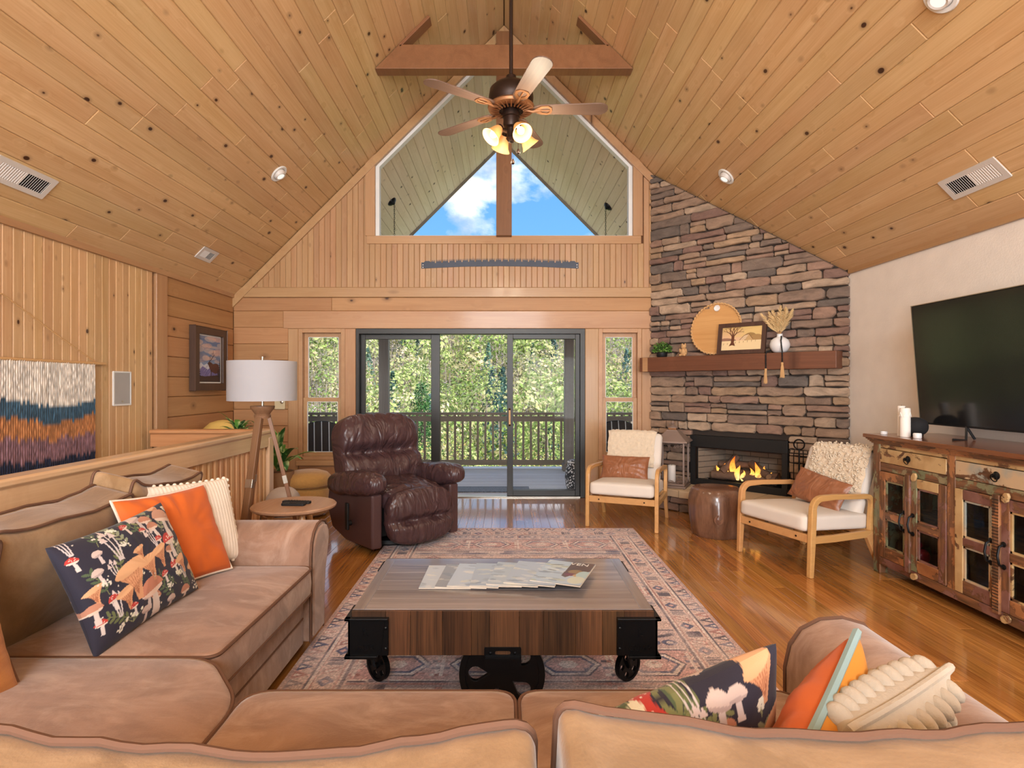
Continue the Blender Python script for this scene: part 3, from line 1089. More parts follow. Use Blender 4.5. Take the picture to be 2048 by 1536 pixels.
# sliding door: fixed left leaf, open middle, right leaf pulled shut
d1 = empty('door_1', (-.417, BACK, 0), label='dark bronze three-panel sliding glass door', kind='structure')
hw = 1.423
MB().box(-hw, hw, -.005, .15, 2.035, 2.10).box(-hw, -hw + .04, -.005, .15, 0, 2.04).box(hw - .06, hw, -.005, .15, 0, 2.04).build('door_frame', M['doorframe'], d1, bevel=.003)
MB().box(-hw + .04, hw - .06, .0, .15, -.02, .012).build('threshold', M['chrome'], d1)
def leaf(xa, xb, yy, nm, wl, wr):
    f = MB().box(xa, xa + wl, yy, yy + .045, .015, 2.035).box(xb - wr, xb, yy, yy + .045, .015, 2.035)
    f.box(xa + wl, xb - wr, yy, yy + .045, .015, .085).box(xa + wl, xb - wr, yy, yy + .045, 1.975, 2.035)
    o = f.build(nm, M['doorframe'], d1, bevel=.003)
    MB().box(xa + wl - .01, xb - wr + .01, yy + .02, yy + .025, .08, 1.98).build('pane', M['glass'], o)
    return o
leaf(-hw + .04, -.39, .09, 'door_leaf', .055, .11)
rl = leaf(.455, hw - .06, .035, 'door_leaf', .075, .055)
leaf(.47, hw - .06, .09, 'door_leaf', .055, .055)
MB().box(-.012, .012, -.05, -.03, -.11, .11).box(-.012, .012, -.05, 0, -.11, -.085).box(-.012, .012, -.05, 0, .085, .11).build('door_handle', M['honey'], rl, bevel=.003, M=Matrix.Translation((.487, .035, 1.0)))

# tie beam under the ridge
bz0, bz1, by0, by1 = 4.56, 4.80, 5.74, 5.88
t = empty('tie_beam', (0, 5.81, bz0), label='boxed fir tie beam crossing under the ridge', cat='beam')
MB().prism([(-(RIDGE - bz0) + .01, 0), ((RIDGE - bz0) - .01, 0), ((RIDGE - bz1) - .01, bz1 - bz0), (-(RIDGE - bz1) + .01, bz1 - bz0)], -.07, .07, 'y').build('beam_body', M['beam'], t, bevel=.004)
for s in (-1, 1):
    MB().box(-.07, .07, -.0, .42, 0, .03).build('end_plate', M['beam'], t, bevel=.003,
        M=frame((s * ((RIDGE - bz1) - .005), 0, bz1 - bz0), (0, 1, 0), (-s * r2, 0, r2), (-s * r2, 0, -r2)))

# ------------------------------------------------------------------ stone chimney wall across the corner
CA = Vector((1.82, BACK, 0))
CB = Vector((W_, 5.58, 0))
UD = (CB - CA).normalized()
UL = (CB - CA).length
UN = Vector((UD.y, -UD.x, 0))            # into the room
if UN.y > 0: UN = -UN


def cpt(u, off, z): return CA + UD * u + UN * off + Vector((0, 0, z))


FB = (.55, 1.63, .19, .82)               # firebox opening in u and z
def ctop(u, off=0): return RIDGE - abs((CA + UD * u + UN * off).x) - .02
bk = MB()
def cq(u0, u1, za, zb, zc, zd, off=-.02, th=.25):
    P = [(u0, za), (u1, zb), (u1, zc), (u0, zd)]
    V = [cpt(u, off, z) for u, z in P] + [cpt(u, off - th, z) for u, z in P]
    bk.raw(V, [(0, 1, 2, 3), (7, 6, 5, 4), (0, 4, 5, 1), (1, 5, 6, 2), (2, 6, 7, 3), (3, 7, 4, 0)])
cq(0, FB[0], 0, 0, ctop(FB[0]) + .03, ctop(0) + .03)
cq(FB[1], UL, 0, 0, ctop(UL) + .03, ctop(FB[1]) + .03)
cq(FB[0], FB[1], FB[3], FB[3], ctop(FB[1]) + .03, ctop(FB[0]) + .03)
cq(FB[0], FB[1], 0, 0, FB[2], FB[2])
wall_fire = tag(bk.build('wall_fireplace', M['mortar']), 'corner chimney wall of stacked brown ledgestone', kind='structure')
Mst = frame(CA, UD, (0, 0, 1), UD.cross(Vector((0, 0, 1))))
if (UD.cross(Vector((0, 0, 1)))).dot(UN) < 0:
    Mst = frame(CA + UD * UL, -UD, (0, 0, 1), UN)
    flipu = True
else:
    flipu = False
nst = 0


def add_stone(u0, u1, z0, z1, parent, Mx, fl, holes=(), topfn=None, d=None):
    global nst
    g = .004
    pts = []
    w, h = u1 - u0 - 2 * g, z1 - z0 - 2 * g
    if w < .02 or h < .014: return
    nx = max(2, int(w / .09))
    j = min(.010, h * .13)
    def J(a): return rnd.uniform(-a, a)
    cut = [rnd.uniform(0, min(.035, h * .35, w * .2)) for _ in range(4)]
    bot = [(u0 + g + cut[0], z0 + g)] + [(u0 + g + w * k / nx + J(.01), z0 + g + J(j)) for k in range(1, nx)] + [(u1 - g - cut[1], z0 + g + J(j * .5))]
    right = [(u1 - g + J(.003), z0 + g + min(h * .45, cut[1])), (u1 - g + J(.004), z1 - g - min(h * .45, cut[2]))]
    top = [(u1 - g - cut[2], z1 - g)] + [(u0 + g + w * k / nx + J(.01), z1 - g + J(j)) for k in range(nx - 1, 0, -1)] + [(u0 + g + cut[3], z1 - g + J(j * .5))]
    left = [(u0 + g + J(.003), z1 - g - min(h * .45, cut[3])), (u0 + g + J(.003), z0 + g + min(h * .45, cut[0]))]
    pts = bot + right + top + left
    if topfn:
        a, b, c = topfn
        pts = clip_half(pts, a, b, c)
        if len(pts) < 4: return
    if fl is not None: pts = [(fl - u, z) for u, z in pts]
    cu, cv = sum(p[0] for p in pts) / len(pts), sum(p[1] for p in pts) / len(pts)
    sp = max(p[0] for p in pts) - min(p[0] for p in pts), max(p[1] for p in pts) - min(p[1] for p in pts)
    if sp[0] < .03 or sp[1] < .015: return
    sd = rnd.uniform(0, 99)
    tl = (rnd.uniform(-.02, .02), rnd.uniform(-.06, .06))
    dd = d or rnd.uniform(.028, .06)
    dome = lambda u, v: nz((u, v, 0), 9, sd) * .006 + (u - cu) * tl[0] + (v - cv) * tl[1] + .003
    P = [(p[0] - cu, p[1] - cv) for p in pts]
    d2 = lambda u, v: dome(u + cu, v + cv)
    slab('stone', P, dd, min(.009, sp[1] * .2), Mx @ Matrix.Translation((cu, cv, -.02)), M['stone'], parent, dome=d2)
    nst += 1


# ceiling line in (u,z): z <= RIDGE - x(u)
cl_line = (UD.x, 1.0, RIDGE - CA.x - .02)
z = 0.0
while z < 4.05:
    h = rnd.choice([.07, .085, .1, .12, .135])
    u = 0.0
    while u < UL - .005:
        if ctop(u) < z - .02: break
        w = rnd.choice([.14, .2, .26, .32, .4, .5]) * rnd.uniform(.85, 1.15)
        if UL - (u + w) < .1: w = UL - u
        segs = [(u, u + w)]
        if z < FB[3] and z + h > FB[2]:      # keep clear of the firebox
            segs = []
            if u < FB[0]: segs.append((u, min(u + w, FB[0])))
            if u + w > FB[1]: segs.append((max(u, FB[1]), u + w))
        zt = z + h
        if segs and z < FB[3] < z + h and FB[0] - .3 < u < FB[1]: pass
        for a, b in segs:
            if b - a < .05: continue
            if h > .1 and rnd.random() < .42:
                q = z + h * rnd.uniform(.4, .6)
                add_stone(a, b, z, q, wall_fire, Mst, UL if flipu else None, topfn=cl_line)
                add_stone(a, b, q, zt, wall_fire, Mst, UL if flipu else None, topfn=cl_line)
            else:
                add_stone(a, b, z, zt, wall_fire, Mst, UL if flipu else None, topfn=cl_line)
        u += w
    z += h

# ------------------------------------------------------------------ porch, deck, railing
def build_porch():
    PE = 10.35
    pr = MB()
    def pz(x): return RIDGE - .06 - abs(x)
    for s in (-1, 1):
        pr.prism([(0, pz(0) + .02), (s * 4.2, pz(4.2) + .02), (s * 4.2, pz(4.2) + .16), (0, pz(0) + .16)], BACK + .17, PE, 'y')
    roof = tag(pr.build('porch_roof', M['groove']), 'pale knotty plank roof over the porch beyond the gable window', kind='structure')
    for s in (-1, 1):
        for i in range(22):
            d = (i + .5) * cw
            nrm = Vector((-s * r2, 0, -r2))
            yax = Vector((0, 1, 0)); xax = yax.cross(nrm)
            hl, hw2 = (PE - BACK - .17) / 2, cw / 2 - .001
            slab('porch_plank', [(-hw2, -hl), (hw2, -hl), (hw2, hl), (-hw2, hl)], .02, .006,
                 frame(Vector((s * d * r2, (PE + BACK + .17) / 2, pz(0) - d * r2)) - nrm * .02, xax, yax, nrm), M['porch_pine'], roof)
    for s in (-1, 1):
        MB().prism([(0, pz(0) + .17), (s * 4.2, pz(4.2) + .17), (s * 4.2, pz(4.2) - .06), (0, pz(0) - .06)], PE, PE + .03, 'y').build('fascia', M['rail_dark'], roof)
    dz = -.05
    deck = tag(MB().box(-4.5, 4.5, BACK + .17, 10.2, dz - .25, dz - .03).build('deck', M['rail_dark']), 'grey weathered deck outside the sliding door', kind='structure')
    yb = BACK + .17
    while yb < 10.19:
        hl = 4.5
        slab('deck_board', [(-.066, -hl), (.066, -hl), (.066, hl), (-.066, hl)], .03, .004, frame((0, yb + .07, dz - .03), (0, 1, 0), (-1, 0, 0), (0, 0, 1)), M['deck'], deck)
        yb += .14
    rl = empty('deck_railing', (0, 10.05, dz), label='dark brown wooden railing along the edge of the deck', cat='railing')
    MB().box(-.07, .07, -4.4, 4.4, 0, .04).build('top_rail', M['rail_dark'], rl, M=frame((0, 0, .93), (0, 1, 0), (-1, 0, 0), (0, 0, 1)))
    MB().box(-.045, .045, -4.4, 4.4, 0, .03).build('upper_rail', M['rail_dark'], rl, M=frame((0, -.03, .86), (0, 0, 1), (1, 0, 0), (0, 1, 0)))
    MB().box(-.045, .045, -4.4, 4.4, 0, .03).build('lower_rail', M['rail_dark'], rl, M=frame((0, -.03, .10), (0, 0, 1), (1, 0, 0), (0, 1, 0)))
    bal = MB().box(-.018, .018, -.40, .46, -.018, .018)
    b0 = bal.build('baluster', M['rail_dark'], rl, M=frame((-4.3, 0, .48), (1, 0, 0), (0, 0, 1), (0, -1, 0)))
    for k in range(1, 66):
        xx = -4.3 + k * .1325
        b = b0.copy(); COL.objects.link(b); b.parent = rl
        b.matrix_local = frame((xx, 0, .48), (1, 0, 0), (0, 0, 1), (0, -1, 0))
    for xx, lab in ((-3.46, 'grey porch post seen through the left narrow window'), (-2.03, 'grey porch post seen through the left door panel'), (1.10, 'grey porch post seen through the right door panel'), (2.9, 'grey porch post hidden past the stone chimney')):
        if xx == 2.9: continue
        p = empty('porch_post', (xx, 9.75, dz), label=lab, cat='post', group='porch posts')
        top = 2.62
        MB().box(-.08, .08, -top / 2, top / 2, -.08, .08).build('shaft', M['porch_post'], p, bevel=.008, M=frame((0, 0, top / 2), (1, 0, 0), (0, 0, 1), (0, -1, 0)))
        MB().box(-.11, .11, -.11, .11, 0, .12).build('foot', M['porch_post'], p, bevel=.006)
    pb = empty('porch_beam', (0, 9.75, dz + 2.62), label='grey beam on top of the porch posts', cat='beam')
    MB().box(-.1, .1, -4.2, 4.2, 0, .2).build('beam_body', M['porch_post'], pb, M=frame((0, 0, 0), (0, 1, 0), (-1, 0, 0), (0, 0, 1)))
    # hanging chains
    for xx, yy, lab in ((-1.67, 8.55, 'hanging chain at the left of the porch ceiling'), (1.62, 8.94, 'hanging chain at the right of the porch ceiling')):
        h = empty('hanging_chain', (xx, yy, pz(xx)), label=lab, cat='chain', group='porch chains')
        s = -1 if xx < 0 else 1
        MB().lathe([(.075, 0), (.075, .012), (.06, .03), (.03, .045), (.012, .06)], 16, frame((0, 0, 0), (r2, 0, -s * r2) if s > 0 else (r2, 0, r2), (0, 1, 0), (-s * r2, 0, -r2))).build('canopy', M['iron'], h, smooth=True)
        links = MB()
        for k in range(40):
            zc = -.07 - k * .03
            ring = [((.009 * math.cos(a)), 0, zc + .019 * math.sin(a)) for a in [2 * math.pi * q / 8 for q in range(8)]]
            if k % 2: ring = [(0, p[0], p[2]) for p in ring]
            links.tube([(p[0] - s * .04, p[1], p[2]) for p in ring], .003, 4, closed=True)
        links.build('chain_links', M['iron'], h)
        MB().lathe([(.0, -1.55), (.09, -1.54), (.11, -1.4), (.07, -1.28), (.02, -1.25)], 16, Matrix.Translation((-s * .04, 0, 0))).build('lantern_body', M['iron'], h, smooth=True)
    # doormat
    mat_ = tag(MB().box(-.58, .5, -.2, .2, 0, .014).build('doormat', M['mat'], M=Matrix.Translation((-.15, 7.95, dz))), 'speckled grey doormat on the deck outside the door', 'doormat')
    # garden stool
    gs = empty('garden_stool', (.97, 7.62, dz), label='black and white patterned ceramic garden stool on the deck', cat='stool')
    MB().lathe([(.11, 0), (.125, .02), (.15, .12), (.165, .23), (.15, .34), (.125, .43), (.11, .45), (.1, .46), (0, .462)], 28).build('body', M['stoolpat'], gs, smooth=True)
    MB().lathe([(.128, .425), (.133, .43), (.128, .44)], 28).build('rim', M['white'], gs, smooth=True)
    # porch chairs
    def porch_chair(loc, rz, label):
        c = empty('porch_chair', loc, R(rz), label=label, cat='chair', group='porch chairs')
        for sx in (-1, 1):
            MB().box(sx * .28 - .02, sx * .28 + .02, -.25, -.21, 0, .6).build('leg', M['black'], c, bevel=.004)
            MB().box(sx * .28 - .02, sx * .28 + .02, .21, .25, 0, .5).build('leg', M['black'], c, bevel=.004)
            MB().box(sx * .28 - .035, sx * .28 + .035, -.28, .3, .6, .63).build('armrest', M['black'], c, bevel=.006)
        softbox('seat_cushion', (.26, .27, .05), .04, Matrix.Translation((0, 0, .42)), M['porchfab'], c, n=6)
        top = [(-.27, .0), (.27, 0), (.27, .36)] + [(.27 * math.cos(R(a)), .36 + .13 * math.sin(R(a))) for a in range(0, 181, 15)] + [(-.27, .36)]
        bm = xyz(0, .22, .42, rx=-14)
        b = MB().prism(top, -.035, .035, 'y').build('back_cushion', M['porchfab'], c, bevel=.01, M=bm)
        for k in range(-2, 3):
            xx = k * .105
            tp = .36 + .13 * math.sqrt(max(0, 1 - (xx / .27) ** 2))
            MB().tube([(xx, -.038, .01), (xx, -.042, tp * .5), (xx, -.038, tp), (xx, .038, tp)], .007, 6).build('stripe', M['white'], b)
        MB().tube([(-.28, .04, 0), (-.28, .04, .36)] + [(.28 * math.cos(R(a)), .04, .36 + .14 * math.sin(R(a))) for a in range(165, 0, -15)] + [(.28, .04, .36), (.28, .04, 0)], .014, 8).build('back_frame', M['black'], c, smooth=True, M=bm)
        return c
    porch_chair((-2.62, 8.3, dz), 20, 'striped dark porch chair behind the left narrow window')
    porch_chair((1.74, 8.45, dz), 0, 'striped dark porch chair behind the right narrow window')


def speck_mat(name, a, b, scale, thr):
    m, nt = new_mat(name)
    tc = nt.add('ShaderNodeTexCoord')
    v = nt.add('ShaderNodeTexVoronoi', {'Vector': tc.outputs['Object'], 'Scale': scale})
    col = nt.mix(nt.math('GREATER_THAN', v.outputs['Distance'], thr), lin(a), lin(b))
    finish(nt, col, 0.5)
    return m
M['mat'] = speck_mat('doormat_weave', (96, 102, 118), (62, 66, 78), 60, .5)
M['stoolpat'] = speck_mat('stool_pattern', (214, 216, 220), (40, 42, 46), 38, .42)
M['porchfab'] = plain('porch_fabric', (74, 66, 62), 0.9)
build_porch()

# ------------------------------------------------------------------ ceiling fittings
def slope_frame(x, y):
    """origin on the ceiling face, z into the room, y along the room"""
    s = -1 if x < 0 else 1
    nrm = Vector((-s * r2, 0, -r2)); yax = Vector((0, 1, 0))
    return frame((x, y, ceil_z(x)), yax.cross(nrm), yax, nrm)


def recessed(x, y, label, power):
    t = empty('recessed_light', label=label, cat='light', group='recessed ceiling lights')
    t.matrix_world = slope_frame(x, y)
    MB().lathe([(.062, .0), (.095, .0), (.098, .006), (.09, .014), (.07, .012), (.062, .0)], 28).build('trim_ring', M['white'], t, smooth=True)
    s = -1 if x < 0 else 1
    eye = MB().lathe([(.064, .0), (.062, .022), (.05, .042), (.046, .040), (.0, .034)], 24, Matrix.Rotation(R(-12 * s), 4, 'Y'))
    eye.build('eyeball', M['vent'], t, smooth=True)
    MB().lathe([(.042, .039), (.0, .0395)], 20, Matrix.Rotation(R(-12 * s), 4, 'Y')).build('lens', M['lens'], t)
    d = bpy.data.lights.new('recessed_lamp', 'SPOT')
    d.energy = power; d.spot_size = R(140); d.spot_blend = 1.0; d.shadow_soft_size = .05; d.color = (1, .9, .76)
    o = bpy.data.objects.new('recessed_lamp', d)
    COL.objects.link(o)
    p = slope_frame(x, y) @ Vector((0, 0, .06))
    o.location = p
    o.rotation_euler = Vector((-s * .25, 0, -1)).to_track_quat('-Z', 'Y').to_euler()
M['lens'] = emis('lamp_lens', (255, 246, 232), 1.1)
recessed(-2.30, 5.87, 'white recessed eyeball light in the left ceiling slope', 30)
recessed(2.30, 5.95, 'white recessed eyeball light above the stone chimney', 30)
recessed(2.36, 3.10, 'white recessed eyeball light at the top right of the ceiling', 45)


def vent(x, y, w, l, label, slats):
    t = empty('air_vent', label=label, cat='vent', group='ceiling vents')
    t.matrix_world = slope_frame(x, y)
    m = MB().prism(rrect(-w / 2, w / 2, -l / 2, l / 2, .006, 2), 0, .008, 'z', holes=[[(-w / 2 + .035, -l / 2 + .04), (w / 2 - .035, -l / 2 + .04), (w / 2 - .035, -.008), (-w / 2 + .035, -.008)],
                                                                                      [(-w / 2 + .035, .008), (w / 2 - .035, .008), (w / 2 - .035, l / 2 - .04), (-w / 2 + .035, l / 2 - .04)]])
    m.build('vent_frame', M['vent'], t)
    MB().box(-w / 2 + .03, w / 2 - .03, -l / 2 + .03, l / 2 - .03, .0005, .002).build('vent_back', M['dark'], t)
    s0 = None
    n = slats
    for k in range(n):
        yy = -l / 2 + .04 + (k + .5) * (l - .08) / n
        if abs(yy) < .006: continue
        Mx = xyz(0, yy, .005, rx=(38 if yy < 0 else -38))
        if s0 is None:
            s0 = MB().box(-w / 2 + .034, w / 2 - .034, -.0055, .0055, -.0008, .0008).build('slat', M['vent'], t, M=Mx)
        else:
            c = s0.copy(); COL.objects.link(c); c.parent = t; c.matrix_local = Mx
vent(-3.12, 3.72, .17, .46, 'long white air vent in the left ceiling slope', 22)
vent(3.10, 3.80, .17, .46, 'long white air vent in the right ceiling slope', 22)
vent(-3.10, 6.0, .15, .30, 'small white air vent near the back left corner', 14)

# ------------------------------------------------------------------ ceiling fan
def ceiling_fan():
    fx, fy, fz = .05, 4.06, 3.34
    t = empty('ceiling_fan', (fx, fy, fz), label='bronze five-blade ceiling fan with four amber glass lights', cat='ceiling fan')
    MB().tube([(0, 0, .20), (0, 0, RIDGE - fx - fz - .02)], .0135, 12).build('downrod', M['bronze'], t, smooth=True)
    MB().lathe([(.0, RIDGE - fz - fx - .16), (.03, RIDGE - fz - fx - .15), (.07, RIDGE - fz - fx - .06), (.075, RIDGE - fz - fx - .03)], 20).build('ceiling_canopy', M['bronze'], t, smooth=True)
    MB().lathe([(.02, .25), (.035, .24), (.04, .2), (.06, .185), (.12, .17), (.15, .14), (.158, .09), (.155, .05), (.14, .03), (.135, .01), (.1, -.0), (.06, -.005)], 36).build('motor_housing', M['bronze'], t, smooth=True)
    ring = MB().lathe([(.15, .036), (.165, .02), (.16, .004), (.14, .0)], 36)
    for k in range(24):
        a = 2 * math.pi * k / 24
        ring.tube([(.085 * math.cos(a), .085 * math.sin(a), -.012), (.15 * math.cos(a), .15 * math.sin(a), .004)], .006, 5)
    ring.build('vent_ring', M['bronze_pale'], t, smooth=True)
    MB().lathe([(.055, 0), (.062, -.03), (.062, -.05), (.054, -.056), (.056, -.10), (.05, -.12), (.03, -.13), (.03, -.19), (.036, -.2), (.02, -.225), (0, -.23)], 24).build('light_hub', M['bronze'], t, smooth=True)
    for k in range(5):
        a = -1 + 72 * k
        Mx = Matrix.Rotation(R(a), 4, 'Z')
        # blade iron
        iron = MB()
        iron.tube([(.10, 0, .0), (.15, 0, -.012), (.20, 0, .0)], .010, 6)
        out = [(.165, -.012), (.21, -.045), (.26, -.05), (.285, -.03), (.29, 0), (.285, .03), (.26, .05), (.21, .045), (.165, .012)]
        inn = [(.20, -.006), (.225, -.028), (.255, -.032), (.272, -.018), (.276, 0), (.272, .018), (.255, .032), (.225, .028), (.20, .006)]
        iron.prism(out, -.006, .0, 'z', holes=[inn])
        iron.tube([(.19, 0, -.004), (.276, 0, -.004)], .006, 5)
        iron.build('blade_iron', M['bronze_pale'], t, M=Mx @ Matrix.Rotation(R(-8), 4, 'X'))
        w0, w1 = .052, .067
        ol = [(.20, -w0)] + [(.60, -w1)] + arc(.615, 0, .067, -80, 80, 8) + [(.60, w1), (.20, w0)] + arc(.20, 0, w0, 110, 250, 6)[1:-1]
        ol = [(u, v) for u, v in ol]
        bl = MB().prism(ol, .0, .008, 'z')
        # grain runs along the blade: turn local y into the blade direction
        Mb = Mx @ Matrix.Rotation(R(-8), 4, 'X') @ Matrix.Rotation(R(-90), 4, 'Z')
        V = [(Matrix.Rotation(R(90), 4, 'Z') @ Vector(v)) for v in bl.V]
        b2 = MB(); b2.V, b2.Fc = [tuple(v) for v in V], bl.Fc
        b2.build('blade', M['fanblade'], t, M=Mb, bevel=.002)
    for k, a in enumerate((-62, 28, 118, 208)):
        Mx = Matrix.Rotation(R(a), 4, 'Z')
        MB().tube([(.03, 0, -.15), (.07, 0, -.145), (.10, 0, -.155)], .008, 6, M=Mx).build('lamp_arm', M['bronze'], t, smooth=True)
        Ms = Mx @ xyz(.095, 0, -.15, ry=-42)
        sh = MB().lathe([(.022, .012), (.03, .0), (.038, -.02), (.044, -.05), (.055, -.08), (.070, -.10), (.066, -.10), (.051, -.078), (.040, -.05), (.034, -.02), (.026, -.002)], 24)
        o = sh.build('glass_shade', M['amber'], t, smooth=True, M=Ms)
        MB().lathe([(.024, .02), (.026, .0), (.02, -.008)], 16).build('socket', M['bronze'], t, M=Ms)
        MB().lathe([(.012, -.01), (.014, -.03), (.025, -.052), (.028, -.066), (.02, -.085), (0, -.092)], 14).build('bulb', M['bulb'], t, smooth=True, M=Ms)
        p = Matrix.Translation((fx, fy, fz)) @ Ms @ Vector((0, 0, -.19))
        d = bpy.data.lights.new('fan_bulb', 'POINT')
        d.energy = 9; d.color = (1, .86, .64); d.shadow_soft_size = .05
        lo = bpy.data.objects.new('fan_bulb', d); COL.objects.link(lo); lo.location = p
    for xx, yy, ln in ((.012, -.05, .26), (.05, -.03, .18)):
        ch = MB().tube([(xx, yy, -.10), (xx, yy, -.10 - ln)], .0018, 5)
        o = ch.build('pull_chain', M['bronze'], t)
        MB().lathe([(0, .0), (.006, -.006), (.014, -.026), (.012, -.036), (0, -.044)], 12, Matrix.Translation((xx, yy, -.10 - ln))).build('pull_knob', M['bronze'], o, smooth=True)
m, nt = new_mat('amber_glass')
finish(nt, lin((206, 150, 92)), 0.4, emit=lin((255, 176, 96)), estr=0.3)
M['amber'] = m
M['bulb'] = emis('bulb_glow', (255, 228, 180), 3.0)
ceiling_fan()

# ------------------------------------------------------------------ wall pieces
def saw():
    t = empty('crosscut_saw', (-.05, BACK - .005, 2.90), label='long dark crosscut saw mounted teeth-up under the gable window', cat='saw')
    L = .975
    def bot(x): return -.055 - .030 * (x / L) ** 2 + .03
    def top(x): return bot(x) + .075
    pts = [(-L, bot(-L)), (-L * .5, bot(L * .5)), (0, bot(0)), (L * .5, bot(L * .5)), (L, bot(L))]
    tops = [(L, top(L)), (L - .03, top(L)), (L - .05, top(L) + .018), (L - .1, top(L) + .018), (L - .12, top(L))]
    x = L - .14
    k = 0
    while x > -L + .14:
        if k % 4 == 3:
            tops += [(x, top(x) + .02), (x - .003, top(x) - .018), (x - .017, top(x) - .018), (x - .02, top(x) + .02)]
            x -= .024
        else:
            tops += [(x, top(x) + .022), (x - .004, top(x) + .0), (x - .012, top(x) + .0), (x - .016, top(x) + .022)]
            x -= .0195
        k += 1
    tops += [(-L + .12, top(L)), (-L + .1, top(L) + .018), (-L + .05, top(L) + .018), (-L + .03, top(L)), (-L, top(L))]
    MB().prism(pts + tops, -.004, .004, 'y').build('blade', M['sawsteel'], t)
    for xx in (-L + .02, L - .02):
        for dz in (.015, .045):
            MB().tube([(xx, -.006, bot(L) + dz), (xx, .006, bot(L) + dz)], .006, 8).build('rivet', M['chrome'], t)
M['sawsteel'] = plain('saw_steel', (62, 66, 76), 0.5, 0.5, var=0.2)
saw()

ws = empty('wall_speaker', (-W_, 5.05, 1.22), label='flat grey in-wall speaker beside the woven hanging', cat='speaker')
MB().prism(rrect(-.118, .118, 0, .30, .008, 2), 0, .012, 'x', holes=[[(-.104, .014), (.104, .014), (.104, .286), (-.104, .286)]]).build('speaker_frame', M['white'], ws)
MB().box(0, .009, -.105, .105, .013, .287).build('grille', M['grille'] if 'grille' in M else plain('speaker_grille', (176, 174, 172), .6, bump=.3, bscale=600), ws)
MB().box(.009, .011, -.012, .012, .03, .042).build('badge', M['chrome'], ws)

sp = empty('thermostat', (X_at(561, BACK), BACK - .005, 1.10), label='cream wall thermostat plate behind the floor lamp', cat='thermostat')
MB().prism(rrect(-.065, .065, 0, .15, .01, 3), -.02, 0, 'y').build('plate', M['thermo'] if 'thermo' in M else plain('thermostat_cream', (206, 188, 150), .5), sp, bevel=.003)
MB().lathe([(.02, .0), (.02, .016), (.014, .02), (0, .02)], 16, frame((.03, -.02, .09), (1, 0, 0), (0, 0, 1), (0, -1, 0))).build('dial', M['chrome'], sp, smooth=True)

# elk picture on the log wall
def elk_picture():
    Wd, Hh = .70, .70
    t = empty('elk_picture', (-W_ + .01, 6.48, 1.34), label='framed painting of a bugling elk under a cloudy sky on log wall', cat='picture')
    Mx = frame((0, -Wd / 2, 0), (0, 1, 0), (0, 0, 1), (1, 0, 0))
    fr = MB()
    fr.prism([(0, 0), (Wd, 0), (Wd, Hh), (0, Hh)], 0, .06, 'z', holes=[[(.09, .08), (Wd - .09, .08), (Wd - .09, Hh - .08), (.09, Hh - .08)]])
    fr.build('picture_frame', M['darkframe'], t, bevel=.006, M=Mx)
    w, h = Wd - .18, Hh - .16
    MB().box(.088, Wd - .088, .078, Hh - .078, .02, .03).build('mat_board', M['white'], t, M=Mx)
    w, h = w - .03, h - .03
    c = Canvas(110, 130, w, h, (96, 132, 176))
    for k in range(60):
        yy = h * k / 60
        f = yy / h
        c.rect(0, w, yy, yy + h / 60 + .003, tuple(np.array((150, 176, 206)) * (1 - f) + np.array((92, 116, 158)) * f))
    rr = random.Random(3)
    for k in range(46):
        cx, cy = rr.uniform(0, w), rr.uniform(h * .45, h)
        c.ell(cx, cy, rr.uniform(.05, .14), rr.uniform(.012, .035), rr.choice([(214, 176, 164), (196, 160, 160), (224, 196, 180), (150, 156, 180), (110, 124, 158)]), al=.55)
    c.poly([(0, h * .30), (w * .12, h * .42), (w * .25, h * .36), (w * .38, h * .40), (w * .55, h * .32), (w, h * .30), (w, 0), (0, 0)], (206, 210, 222))
    c.poly([(0, h * .22), (w * .2, h * .34), (w * .42, h * .27), (w * .6, h * .34), (w, h * .25), (w, 0), (0, 0)], (112, 108, 164))
    for k in range(30):
        x0 = rr.uniform(0, w); y0 = rr.uniform(h * .1, h * .3)
        c.line([(x0, y0), (x0 + .05, y0 + .035)], .006, rr.choice([(150, 146, 196), (84, 82, 130), (190, 188, 214)]), .6)
    c.poly([(0, h * .14), (w * .3, h * .12), (w, h * .16), (w, 0), (0, 0)], (58, 44, 42))
    for sx, xx in ((1, 0), (-1, w)):
        for k in range(8):
            c.poly([(xx, h * (.1 + .05 * k)), (xx + sx * w * (.13 - .013 * k), h * (.12 + .05 * k)), (xx, h * (.2 + .05 * k))], (40, 38, 48))
    bx, by = w * .66, h * .33
    c.poly([(bx - .11, by + .03), (bx - .05, by + .055), (bx, by + .035), (bx + .07, by + .045), (bx + .13, by + .03), (bx + .15, by - .06), (bx + .05, by - .075), (bx - .05, by - .05)], (86, 50, 44))
    c.poly([(bx - .12, by + .035), (bx - .10, by + .055), (bx - .06, by + .06), (bx - .05, by + .02), (bx - .09, by + .015)], (66, 38, 36))
    c.poly([(bx - .05, by - .03), (bx - .03, by - .03), (bx - .035, h * .12), (bx - .05, h * .12)], (52, 36, 36))
    c.poly([(bx + .10, by - .03), (bx + .13, by - .03), (bx + .12, h * .12), (bx + .105, h * .12)], (52, 36, 36))
    an = [(bx - .085, by + .06), (bx - .03, by + .09), (bx + .03, by + .14)]
    c.line(an, .009, (44, 34, 34))
    for (px_, py_) in ((bx - .07, by + .066), (bx - .045, by + .08), (bx - .015, by + .10), (bx + .01, by + .125)):
        c.line([(px_, py_), (px_ - .005, py_ + .06)], .006, (44, 34, 34))
    print_plane('painting', c, Mx @ Matrix.Translation((.105, .095, .031)), M['paint'], t)
    MB().box(.09, Wd - .09, .08, Hh - .08, .036, .038).build('glazing', M['glass'], t, M=Mx)
elk_picture()

